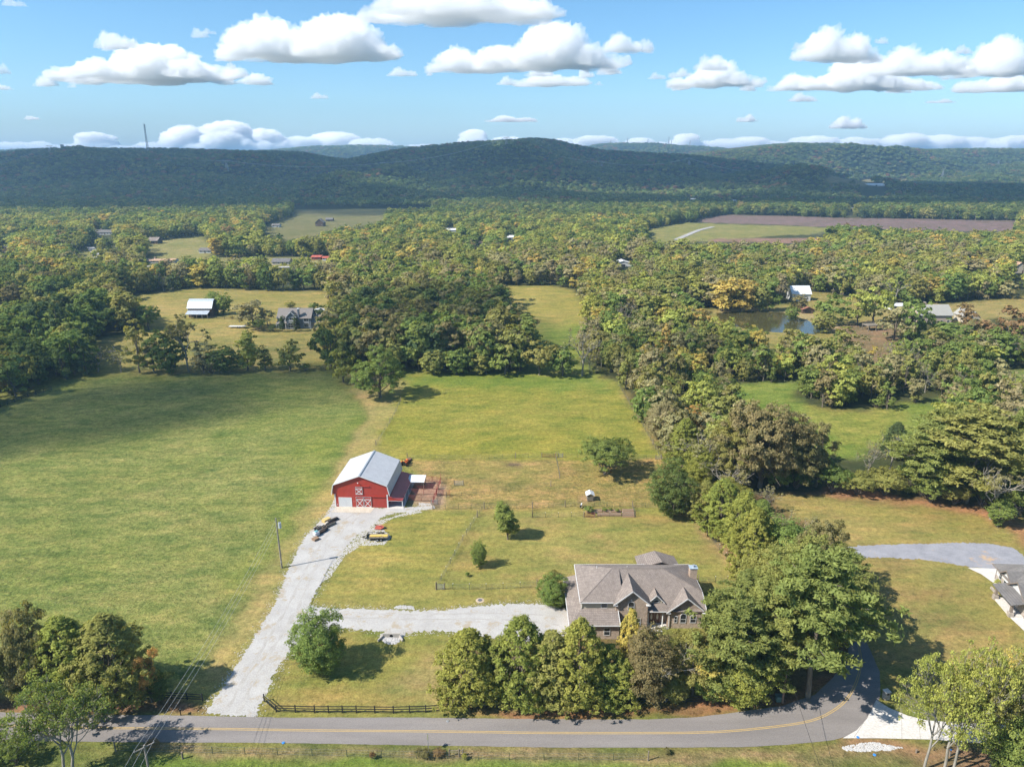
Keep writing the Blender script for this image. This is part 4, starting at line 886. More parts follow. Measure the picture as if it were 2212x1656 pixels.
# far roads
FR = surf_mat('far_road', (0.30,0.29,0.28), (0.36,0.34,0.32), 0.2, 2)
def far_road(pts, w):
    P_ = [Vector(G(u, v)[:2]) for u, v in pts]; v = []; f = []
    Q = []
    for i in range(len(P_)-1):
        k = max(2, int((P_[i+1]-P_[i]).length/5)); Q += [P_[i].lerp(P_[i+1], j/k) for j in range(k)]
    Q.append(P_[-1])
    for i, p in enumerate(Q):
        t = (Q[min(i+1, len(Q)-1)]-Q[max(i-1, 0)]).normalized(); nn = Vector((-t.y, t.x))*w/2
        for q in (p+nn, p-nn): v.append((q.x, q.y, hz(q.x, q.y)+0.35))
        if i: f.append((2*i-2, 2*i, 2*i+1, 2*i-1))
    me = bpy.data.meshes.new('far_road'); me.from_pydata(v, [], f); o = mesh_obj('far_road', me, FR); o['kind'] = 'structure'
for rd in ROADS_FAR: far_road(rd, 6)
for (a, b, c) in BLD_CLEAR: keep &= np.hypot(Pn[:, 0]-a, Pn[:, 1]-b) > c
Pn = Pn[keep]; order = np.argsort(Pn[:, 1]); Pn = Pn[order]
zn = height(Pn[:, 0], Pn[:, 1])
def zone(px, py):
    """palette by place: centre wood dark and brown, middle belt yellow-green, far part deep green"""
    u = px/py
    if py < 420 and -0.33 < u < 0.06: return [('dark', 3), ('olive', 3), ('brown', 2.2), ('green', 3), ('grey', 2), ('deep', 1.5)], [('tall', 4), ('loose', 3), ('round', 2), ('wide', 2), ('bare', 1.6)]
    if py < 330 and u > 0.06: return [('olive', 5), ('grey', 2), ('green', 3), ('yellow', .7), ('brown', .9), ('lime', 2)], [('loose', 4), ('round', 3), ('wide', 2), ('tall', 2), ('bare', 1.6), ('cedar', .6)]
    if py < 460 and u < -0.3: return [('olive', 4), ('dark', 3), ('green', 3), ('brown', 1)], [('loose', 3), ('round', 3), ('wide', 3), ('tall', 2), ('bare', .5), ('cedar', .5)]
    if py < 620: return [('olive', 5), ('grey', 2), ('green', 2.2), ('lime', 2.6), ('yellow', 1.5), ('brown', .8)], [('tall', 4), ('loose', 3), ('round', 3), ('wide', 2), ('bare', 1.2), ('pine', .4)]
    if py < 950: return [('olive', 4), ('lime', 3), ('green', 3.2), ('yellow', .9), ('dark', 1.6), ('rust', .2)], [('round', 4), ('wide', 3), ('tall', 3), ('loose', 1), ('pine', .8), ('bare', .4)]
    return [('green', 5), ('dark', 4), ('olive', 3), ('deep', 2), ('rust', .15)], [('round', 4), ('wide', 3), ('tall', 2), ('pine', 2)]
def pick(opts, q):
    s = sum(w for _, w in opts)*q
    for k, w in opts:
        s -= w
        if s <= 0: return k
    return opts[0][0]
SHW = {'round': .72, 'wide': .85, 'tall': .58, 'loose': .66, 'cedar': .5, 'pine': .6, 'bare': .66, 'sparse': .7, 'bush': 1.2}
TONE = {'green': 'mid green', 'dark': 'dark green', 'olive': 'olive green', 'lime': 'yellow-green', 'yellow': 'yellowing', 'gold': 'golden', 'brown': 'brownish', 'rust': 'rust brown', 'grey': 'grey-green', 'cedar': 'bright green', 'pine': 'pine green', 'deep': 'blackish green'}
def place_words(px, py):
    u = px/py
    if py < 420 and -0.33 < u < 0.06: return 'in the dark wood'
    if u <= -0.3 and py < 500: return 'in the left grove'
    if u < 0.3: return 'in the wood beside the pasture'
    return 'in the wood by the pond'
rows = []
for i in range(len(Pn)):
    px, py = Pn[i]; cols, shs = zone(px, py)
    # neighbours tend to be alike
    q1 = (0.5+0.5*mnoise.noise(Vector((px*0.016, py*0.016, 1.3)))*1.7)*.55+rw.rand()*.45; q2 = rw.rand()
    c = pick(cols, min(.999, max(0, q1*1.1-.05))) if rw.rand() < .6 else pick(cols, rw.rand()); s = pick(shs, q2)
    h = rw.uniform(10, 18)
    if py < 420 and -0.33 < px/py < 0.06: h = rw.uniform(13, 21)
    if py < 330 and px/py > 0.06: h = rw.uniform(8, 15)
    if s == 'bare': h *= .95
    rows.append((px, py, zn[i], h, s, c))
quota = {'broadleaf_tree': 300, 'bare_tree': 60, 'cedar_tree': 40, 'pine_tree': 40}
have = {}
for o in SC.objects:
    if o.type == 'EMPTY':
        k = o.name.split('.')[0]; have[k] = have.get(k, 0)+1
rest = []; nind = 0; JT = 420
for (px, py, pz, h, s, c) in rows:
    nm = NAME[s]
    if abs(px) < py*0.76+14 and nind < JT and have.get(nm, 0) < quota.get(nm, 0):
        have[nm] = have.get(nm, 0)+1; nind += 1
        kind = {'broadleaf_tree': 'tree', 'bare_tree': 'half bare tree', 'cedar_tree': 'cedar', 'pine_tree': 'pine'}[nm]
        form = {'round': 'round-crowned', 'wide': 'spreading', 'tall': 'narrow', 'loose': 'thin-leaved'}.get(s, '')
        hw_ = 'tall' if h > 15 else ('low' if h < 10.5 else 'mid-height')
        pw = place_words(px, py); u_ = 1106+px/py*1500
        fb = 'front edge' if py < 290 else ('middle' if py < 350 else 'rear'); side = ('far left', 'left', 'left of centre', 'right of centre', 'right', 'far right')[int(max(0, min(5.99, u_/370)))]
        lb = ' '.join(f"{hw_ if nm != 'bare_tree' else ''} {TONE[c]} {form} {kind}, {fb}, {side}, {pw}".split())
        tree(px, py, h, h*SHW[s]*cr_.uniform(.85, 1.15), s, c, lb, pw.replace('in the', 'trees of the', 1), False, pz)
    else: rest.append((px, py, pz, h, s, c))
# hills
def hill_pts():
    P_ = [scatter(1290, 2700, lambda yy: 12.0), scatter(2700, 3900, 16), scatter(3900, 6000, 24)]
    P_ = np.concatenate(P_); k = np.abs(P_[:, 0]) < P_[:, 1]*0.80+60; P_ = P_[k]
    for p in HF: P_ = P_[~inpoly(P_[:, 0], P_[:, 1], p)]
    for p in (BROWN_CUTS): P_ = P_[~inpoly(P_[:, 0], P_[:, 1], p)]
    return P_
BROWN_CUTS = []
for (b_, p_) in zip(FARB, FARP):
    if p_[1] > 1250: r_ = b_[2]*p_[1]/FPX*.6+8; BROWN_CUTS.append([(p_[0]-r_, p_[1]+25), (p_[0]+r_, p_[1]+25), (p_[0]*.9+r_, p_[1]*.9), (p_[0]*.9-r_, p_[1]*.9)])
HPt = hill_pts(); hzv = height(HPt[:, 0], HPt[:, 1])
# drop what the nearer hills hide: keep a tree only if its top clears the ray from the camera
def visible(P_, zz, margin=22):
    ok = np.ones(len(P_), bool)
    for t in np.linspace(.25, .985, 60):
        hx = height(P_[:, 0]*t, P_[:, 1]*t); line = CAM_H+(zz+margin+22-CAM_H)*t; ok &= hx < line+6
    return ok
vis = visible(HPt, hzv); HPt = HPt[vis]; hzv = hzv[vis]
# low detail clumps for the hills
def low_tree(seed, pine=False):
    r = np.random.RandomState(seed); nc = 9
    if pine: cen = np.stack([r.normal(size=nc)*1.1, r.normal(size=nc)*1.1, 3+6*r.rand(nc)], 1); rad = 1.4-.09*cen[:, 2]
    else:
        d = rdir(r, nc); d[:, 2] = np.abs(d[:, 2]); cen = np.array((0, 0, 5.0))+d*np.array((2.6, 2.6, 3.2)); rad = 1.7+.6*r.rand(nc)
    V, F = leaves(r, cen, rad, 20, 1.35, 1.25, (1, 1, .9), .7, .3, .5, .4, ((0, 0, 4), (1, 1, 1)), .7); me = np_mesh('low', V, F); me.materials.append(LEAF_I); return me
def join_proto(c, t):
    bm = bmesh.new(); bm.from_mesh(c); nf = len(bm.faces); bm.from_mesh(t); me = bpy.data.meshes.new('proto'); bm.faces.ensure_lookup_table()
    for f in bm.faces[nf:]: f.material_index = 1
    bm.to_mesh(me); bm.free(); me.materials.append(LEAF_I); me.materials.append(t.materials[0]); return me
def mass(name, label, protos, pos, idx, scl, rot, tint):
    """one object: points that carry a copy of one of the prototype trees"""
    coll = bpy.data.collections.new(name+'_kinds')
    for i, me in enumerate(protos): coll.objects.link(bpy.data.objects.new('k%03d' % i, me))
    me = bpy.data.meshes.new(name); me.vertices.add(len(pos)); me.vertices.foreach_set('co', np.asarray(pos, np.float32).ravel())
    a = me.attributes.new('idx', 'INT', 'POINT'); a.data.foreach_set('value', np.asarray(idx, np.int32))
    a = me.attributes.new('scl', 'FLOAT_VECTOR', 'POINT'); a.data.foreach_set('vector', np.asarray(scl, np.float32).ravel())
    a = me.attributes.new('rot', 'FLOAT', 'POINT'); a.data.foreach_set('value', np.asarray(rot, np.float32))
    tn = np.ones((len(pos), 4), np.float32); tn[:, :3] = tint; a = me.attributes.new('tint', 'FLOAT_COLOR', 'POINT'); a.data.foreach_set('color', tn.ravel())
    ob = mesh_obj(name, me); ng = bpy.data.node_groups.new(name, 'GeometryNodeTree')
    ng.interface.new_socket('Geometry', in_out='INPUT', socket_type='NodeSocketGeometry'); ng.interface.new_socket('Geometry', in_out='OUTPUT', socket_type='NodeSocketGeometry')
    n = ng.nodes; l = ng.links; gi = n.new('NodeGroupInput'); go = n.new('NodeGroupOutput'); iop = n.new('GeometryNodeInstanceOnPoints'); ci = n.new('GeometryNodeCollectionInfo')
    ci.inputs['Collection'].default_value = coll; ci.inputs['Separate Children'].default_value = True; ci.inputs['Reset Children'].default_value = True
    iop.inputs['Pick Instance'].default_value = True
    def na(nm, ty):
        k = n.new('GeometryNodeInputNamedAttribute'); k.data_type = ty; k.inputs['Name'].default_value = nm; return k.outputs['Attribute']
    l.new(gi.outputs[0], iop.inputs['Points']); l.new(ci.outputs[0], iop.inputs['Instance']); l.new(na('idx', 'INT'), iop.inputs['Instance Index'])
    l.new(na('scl', 'FLOAT_VECTOR'), iop.inputs['Scale']); cx = n.new('ShaderNodeCombineXYZ'); l.new(na('rot', 'FLOAT'), cx.inputs[2])
    e2r = n.new('FunctionNodeEulerToRotation'); l.new(cx.outputs[0], e2r.inputs[0]); l.new(e2r.outputs[0], iop.inputs['Rotation']); l.new(iop.outputs[0], go.inputs[0])
    md = ob.modifiers.new('trees', 'NODES'); md.node_group = ng; tag(ob, label, None, None, 'stuff'); return ob
# middle distance mass
PK = [(s, v) for s in MID for v in range(len(MID[s]))]; protos = [join_proto(*MID[s][v]) for s, v in PK]; PI = {k: i for i, k in enumerate(PK)}; tint = []
NAT = NATW
pos = []; idx = []; scl = []
for (px, py, pz, h, s, c) in rest:
    pos.append((px, py, pz)); idx.append(PI[(s, rw.randint(len(MID[s])))]); tint.append(np.array(COL[c])*rw.uniform(.85, 1.15)); w = h*SHW[s]*rw.uniform(.95, 1.4)/NAT[s]; scl.append((w, w, h/10.0))
# underbrush along the wood edges and floors near by
for (px, py, pz, h, s, c) in rows:
    if py < 520 and rw.rand() < .75:
        pos.append((px+rw.uniform(-3, 3), py+rw.uniform(-3, 3), pz)); idx.append(PI[('bush', 0)]); tint.append(COL[('olive', 'green', 'dark', 'grey')[rw.randint(4)]]); w = rw.uniform(2.5, 5)/11; scl.append((w, w, rw.uniform(1.6, 3.6)/8.4))
mass('woodland', 'mixed woodland filling the valley between the fields', protos, pos, idx, scl, rw.rand(len(pos))*6.28, np.array(tint))
# hill forest
HC_ = [(0.102,0.162,0.043), (0.076,0.133,0.040), (0.145,0.178,0.047), (0.128,0.178,0.054), (0.187,0.212,0.054), (0.204,0.145,0.063), (0.238,0.136,0.063)]
LP = [low_tree(50+i, i == 3) for i in range(5)]; HCA = np.array([(.120,.185,.040), (.095,.150,.038), (.165,.215,.045), (.150,.195,.055), (.220,.245,.055), (.250,.185,.065), (.270,.150,.065)])
n = len(HPt); pj = np.zeros(n, int); nn = np.array([mnoise.noise(Vector((a*.006, b*.006, 3))) for a, b in HPt]); q = rw.rand(n)+nn*.5
pj = np.digitize(q, [.22, .42, .62, .80, .965, .985]); ridge = (np.abs(HPt[:, 1]-2430) < 90) & (rw.rand(n) < .25) & (HPt[:, 0] > -150) & (HPt[:, 0] < 500); pj[ridge] = 5+rw.randint(0, 2, ridge.sum())
h = np.where(HPt[:, 1] < 2700, rw.uniform(10, 17, n), np.where(HPt[:, 1] < 3900, rw.uniform(13, 19, n), rw.uniform(17, 26, n)))
w = h*np.where(HPt[:, 1] < 2700, rw.uniform(.8, 1.25, n), 1.15)/8.4
mass('hill_forest', 'forest covering the hills behind the valley', LP, np.stack([HPt[:, 0], HPt[:, 1], hzv-.5], 1), rw.randint(0, 5, n), np.stack([w, w, h/10], 1), rw.rand(n)*6.28, HCA[pj]*rw.uniform(.85, 1.15, (n, 1)))
print('woods:', len(rows), 'individual', nind, 'rest', len(rest), 'hill', n)
# ------------------------------------------------------------------ building materials
def ribbed(name, col, period, axis, depth=0.02, rough=0.45, metal=0.0, dark=0.78, var=.08):
    m, n, l = mat_new(name); tc = n.new('ShaderNodeTexCoord'); w = n.new('ShaderNodeTexWave'); w.wave_type = 'BANDS'; w.bands_direction = axis
    w.inputs['Scale'].default_value = 6.2832/(20*period)*1.0 if False else 0.314159/period; l.new(tc.outputs['Object'], w.inputs['Vector'])
    nz = add_noise(n, l, tc.outputs['Object'], .8, 4, .6)
    c = mulc(n, l, col, ramp(n, l, w.outputs['Fac'], [(0.0, g3(dark)), (0.25, g3(1)), (1, g3(1.02))])); c = mulc(n, l, c, ramp(n, l, nz, [(.3, g3(1-var)), (.7, g3(1+var))]))
    p = n.new('ShaderNodeBsdfPrincipled'); l.new(c, p.inputs['Base Color']); p.inputs['Roughness'].default_value = rough; p.inputs['Metallic'].default_value = metal
    b = n.new('ShaderNodeBump'); b.inputs['Distance'].default_value = depth; l.new(w.outputs['Fac'], b.inputs['Height']); l.new(b.outputs[0], p.inputs['Normal'])
    o = n.new('ShaderNodeOutputMaterial'); l.new(p.outputs[0], o.inputs[0]); return m
def brick_mat(name, c1, c2, mortar, bw=.22, bh=.075, axis='xz'):
    m, n, l = mat_new(name); tc = n.new('ShaderNodeTexCoord'); sp = n.new('ShaderNodeSeparateXYZ'); l.new(tc.outputs['Object'], sp.inputs[0])
    cb = n.new('ShaderNodeCombineXYZ'); l.new(mth(n, l, 'ADD', sp.outputs[0], sp.outputs[1]), cb.inputs[0]); l.new(sp.outputs[2], cb.inputs[1])
    b = n.new('ShaderNodeTexBrick'); l.new(cb.outputs[0], b.inputs['Vector']); b.inputs['Color1'].default_value = (*c1, 1); b.inputs['Color2'].default_value = (*c2, 1); b.inputs['Mortar'].default_value = (*mortar, 1)
    b.inputs['Scale'].default_value = 1; b.inputs['Brick Width'].default_value = bw; b.inputs['Row Height'].default_value = bh; b.inputs['Mortar Size'].default_value = .012
    nz = add_noise(n, l, tc.outputs['Object'], 2.5, 4, .7); c = mulc(n, l, b.outputs['Color'], ramp(n, l, nz, [(.3, g3(.72)), (.7, g3(1.25))]))
    p = n.new('ShaderNodeBsdfPrincipled'); l.new(c, p.inputs['Base Color']); p.inputs['Roughness'].default_value = .9
    bp = n.new('ShaderNodeBump'); bp.inputs['Distance'].default_value = .01; bp.invert = True; l.new(b.outputs['Fac'], bp.inputs['Height']); l.new(bp.outputs[0], p.inputs['Normal'])
    o = n.new('ShaderNodeOutputMaterial'); l.new(p.outputs[0], o.inputs[0]); return m
def shingle_mat(name, c1, c2):
    m, n, l = mat_new(name); tc = n.new('ShaderNodeTexCoord'); V = tc.outputs['Object']; sp = n.new('ShaderNodeSeparateXYZ'); l.new(V, sp.inputs[0])
    cb = n.new('ShaderNodeCombineXYZ'); l.new(mth(n, l, 'ADD', sp.outputs[0], mth(n, l, 'MULTIPLY', sp.outputs[1], .37)), cb.inputs[0]); l.new(mth(n, l, 'MULTIPLY', sp.outputs[2], 1.6), cb.inputs[1])
    b = n.new('ShaderNodeTexBrick'); l.new(cb.outputs[0], b.inputs['Vector']); b.inputs['Color1'].default_value = (*c1, 1); b.inputs['Color2'].default_value = (*c2, 1); b.inputs['Mortar'].default_value = (c1[0]*.6, c1[1]*.6, c1[2]*.6, 1)
    b.inputs['Scale'].default_value = 1; b.inputs['Brick Width'].default_value = .33; b.inputs['Row Height'].default_value = .16; b.inputs['Mortar Size'].default_value = .015
    a = add_noise(n, l, V, .6, 5, .7); f = add_noise(n, l, V, 14, 2, .6)
    c = mulc(n, l, b.outputs['Color'], ramp(n, l, a, [(.3, g3(.84)), (.7, g3(1.14))])); c = mulc(n, l, c, ramp(n, l, f, [(.3, g3(.8)), (.7, g3(1.2))]))
    mp = n.new('ShaderNodeMapping'); mp.inputs['Scale'].default_value = (2.2, 2.2, .12); l.new(V, mp.inputs['Vector'])
    c = mulc(n, l, c, ramp(n, l, add_noise(n, l, mp.outputs[0], 1, 4, .7), [(.35, g3(.86)), (.65, g3(1.05))]))
    p = n.new('ShaderNodeBsdfPrincipled'); l.new(c, p.inputs['Base Color']); p.inputs['Roughness'].default_value = .95; p.inputs['Specular IOR Level'].default_value = .15
    o = n.new('ShaderNodeOutputMaterial'); l.new(p.outputs[0], o.inputs[0]); return m
WHITE = M('white_paint', (.62,.62,.61), .5, 0, .06); REDP = M('red_paint', (.33,.035,.022), .55, 0, .1); RED_W = ribbed('red_steel_wall', (.36,.036,.022), .30, 'X', .02, .5, 0, .68)
RED_R = ribbed('red_steel_roof', (.34,.05,.045), .30, 'Y', .02, .4, 0, .72); ROOF_S = ribbed('pale_steel_roof', (.47,.47,.475), .30, 'Y', .015, .42, 0, .86)
GLASS = M('window_glass', (.02,.025,.03), .08, 0, .1, 1, 0, .6); CREAM = ribbed('cream_siding', (.52,.47,.35), .12, 'Z', .01, .7, 0, .88)
BRICK = brick_mat('tan_brick', (.42,.28,.19), (.33,.22,.15), (.44,.38,.31)); SHING = shingle_mat('brown_shingles', (.225,.188,.165), (.27,.228,.20)); SHING_G = shingle_mat('grey_shingles', (.155,.145,.14), (.19,.18,.17))
DARKM = M('dark_metal', (.025,.025,.025), .5, .3, .2); STEEL = M('galvanised', (.42,.44,.46), .4, .5, .12); WOOD = M('grey_wood', (.21,.18,.14), .9, 0, .3, 3, .01); YWOOD = M('new_timber', (.52,.38,.15), .8, 0, .15, 3)
RPIPE = M('red_pipe', (.21,.045,.035), .6, 0, .3); BLACKW = M('black_boards', (.022,.02,.02), .7, 0, .3); TYRE = M('tyre_rubber', (.02,.02,.02), .9, 0, .2)
BROWNW = M('old_boards', (.10,.065,.045), .9, 0, .3, 1.2); STONE = brick_mat('stone_facing', (.38,.33,.28), (.27,.22,.18), (.42,.40,.36), .45, .2)

# ------------------------------------------------------------------ red barn
def red_barn():
    t = empty('red_barn', (-41.8, 152.35, 0), math.radians(-3), 'big red gambrel barn with pale steel roof, white X-braced doors and a side shed', 'barn')
    W_, L_ = 12.5, 14.6
    prof = [(0,0),(W_,0),(W_,3.42),(12.88,3.42),(12.38,5.70),(6.2,8.05),(0.0,5.70),(-.42,3.42),(0,3.42)]
    MB().prism(prof, 0, .12).build('front_wall', RED_W, t); MB().prism(prof, L_-.12, L_).build('rear_wall', RED_W, t)
    MB().box(0,.12,.12,L_-.12,0,3.42).build('side_wall', ribbed('red_steel_side', (.36,.036,.022), .30, 'Y', .02, .5, 0, .68), t)
    MB().box(W_-.12,W_,.12,L_-.12,0,3.42).build('side_wall', M('red_plain', (.36,.036,.022), .5), t)
    f, b = -.38, L_+.35
    def rp(name, a, c, m=ROOF_S, th=.07): MB().slab([(a[0],f,a[1]),(c[0],f,c[1]),(c[0],b,c[1]),(a[0],b,a[1])], th).build(name, m, t)
    rp('roof_panel', (-.72,3.32), (-.2,5.80)); rp('roof_panel', (-.2,5.80), (6.2,8.22)); rp('roof_panel', (6.2,8.22), (12.6,5.80)); rp('roof_panel', (12.6,5.80), (13.12,3.32))
    MB().bar((6.2,f-.02,8.26),(6.2,b,8.26),.38,.05).build('ridge_cap', STEEL, t)
    for a, c in (((-.72,3.27),(-.2,5.75)),((-.2,5.75),(6.2,8.17)),((6.2,8.17),(12.6,5.75)),((12.6,5.75),(13.12,3.27))):
        MB().bar((a[0],f-.02,a[1]),(c[0],f-.02,c[1]),.05,.16).build('gable_trim', WHITE, t)
    for x in (0.02, W_-.02): MB().box(x-.13,x+.13,-.05,.1,0,3.4).build('corner_trim', WHITE, t)
    MB().prism([(-.5,3.36),(0,3.36),(0,3.44),(-.5,3.44)], f, .1).build('soffit', REDP, t)
    # garage door
    g = MB(); g.box(.83,.98,-.06,0,0,2.32).box(3.83,3.98,-.06,0,0,2.32).box(.83,3.98,-.06,0,2.32,2.47); go = g.build('garage_door_frame', WHITE, t)
    d = MB().box(.98,3.83,-.03,.0,0.02,2.32).build('garage_door', M('door_white', (.56,.57,.57), .5, 0, .05), t)
    for k in range(4): MB().box(1.0,3.81,-.036,-.03,.56*k+.55,.56*k+.565).build('panel_joint', M('groove', (.3,.3,.3)), d)
    for a, c in (((1.25,.2),(2.2,2.0)),((2.2,2.0),(2.4,.3)),((2.6,.3),(2.7,2.0)),((2.7,2.0),(3.6,.2))): MB().bar((a[0],-.04,a[1]),(c[0],-.04,c[1]),.03,.05).build('brace', WHITE, d)
    def xdoor(name, x0, x1, z0, z1, rail):
        d = MB().box(x0,x1,-.09,-.05,z0,z1).build(name, RED_W, t); w = .13
        def bd(a, c): MB().bar((a[0],-.115,a[1]),(c[0],-.115,c[1]),.05,w).build('brace', WHITE, d)
        bd((x0,z0+w/2),(x1,z0+w/2)); bd((x0,z1-w/2),(x1,z1-w/2)); bd((x0+w/2,z0+w),(x0+w/2,z1-w)); bd((x1-w/2,z0+w),(x1-w/2,z1-w)); zr = z1-rail
        MB().box(x0+w,x1-w,-.142,-.092,zr-w/2,zr+w/2).build('rail', WHITE, d)
        MB().bar((x0+w,-.11,z0+w),(x1-w,-.11,zr-w/2),.05,w).build('brace', WHITE, d); MB().bar((x0+w,-.125,zr-w/2),(x1-w,-.125,z0+w),.05,w).build('brace', WHITE, d)
    xdoor('sliding_door', 5.0,6.79,.04,2.78,.72); xdoor('sliding_door', 6.86,8.66,.04,2.78,.72); xdoor('loft_door', 5.02,6.72,3.35,5.35,.52)
    MB().box(4.9,12.1,-.22,0,2.84,2.98).build('door_track', REDP, t); MB().box(4.8,8.4,-.22,0,5.42,5.55).build('door_track', REDP, t)
    l = MB().ball((5.75,-.3,6.35),.16).build('lamp', WHITE, t); MB().bar((5.75,0,6.45),(5.75,-.25,6.4),.05).build('arm', DARKM, l)
    MB().box(.45,.6,-.08,0,.5,.68).build('meter_box', WHITE, t); MB().box(4.45,4.52,-.04,0,1.4,1.5).build('switch_box', WHITE, t)
    # side shed
    MB().slab([(12.5,-.1,2.98),(16.1,-.1,2.08),(16.1,14.5,2.08),(12.5,14.5,2.98)], .07).build('shed_roof', RED_R, t)
    MB().prism([(12.5,2.9),(16.05,2.0),(16.05,1.86),(12.5,1.86)], 0, .08).build('shed_fascia', REDP, t)
    MB().box(12.5,16.05,-.02,.06,1.80,1.86).build('shed_header', WHITE, t); MB().box(16.02,16.1,0,14.5,1.86,2.0).build('shed_beam', WHITE, t)
    for y in (.05,3.6,7.2,10.8,14.3): MB().box(15.9,16.05,y,y+.15,0,1.86).build('shed_post', WHITE, t)
    MB().box(12.6,12.72,.05,.17,0,1.8).build('shed_post', WHITE, t)
    MB().box(12.5,16.3,-.4,14.5,0.0,.08).build('shed_floor', CONC, t)
    return t
red_barn()
MBK = MB().box(-42.35,-41.85,150.7,157.5,0,.4)
ap = sheet('barn_apron', APRON, .06, CONCB, 0, 2)

# ------------------------------------------------------------------ generic window
def window(t, x, y, z, w, h, arch=0.0, axis='y', rows=2, cols=1, trim=.07, face=-1, sill=None, tm=None):
    """window on a wall facing -y at (x centre, wall y, sill z)"""
    fr = MB(); d0, d1 = y+face*.06, y+.01; tm = tm or WHITE
    fr.box(x-w/2-trim,x-w/2,d0,d1,z-trim,z+h).box(x+w/2,x+w/2+trim,d0,d1,z-trim,z+h).box(x-w/2,x+w/2,d0,d1,z-trim,z)
    if not arch: fr.box(x-w/2-trim,x+w/2+trim,d0,d1,z+h,z+h+trim)
    for i in range(1, rows): zz = z+h*i/rows; fr.box(x-w/2,x+w/2,d0+.02,d1,zz-.025,zz+.025)
    for i in range(1, cols): xx = x-w/2+w*i/cols; fr.box(xx-.02,xx+.02,d0+.025,d1,z,z+h)
    if arch:
        n = 10
        for i in range(n):
            a0, a1 = math.pi*i/n, math.pi*(i+1)/n
            fr.bar((x+math.cos(a0)*(w/2+trim/2), y-.03, z+h+math.sin(a0)*(arch+trim/2)), (x+math.cos(a1)*(w/2+trim/2), y-.03, z+h+math.sin(a1)*(arch+trim/2)), trim, trim)
    f = fr.build('window_frame', tm, t)
    pts = [(x-w/2,z),(x+w/2,z),(x+w/2,z+h)]
    pts += [(x+math.cos(math.pi*i/8)*w/2, z+h+math.sin(math.pi*i/8)*arch) for i in range(1, 8)] if arch else []
    pts += [(x-w/2,z+h)]
    MB().prism(pts, y-.02, y+.0).build('pane', GLASS, f)
    return f

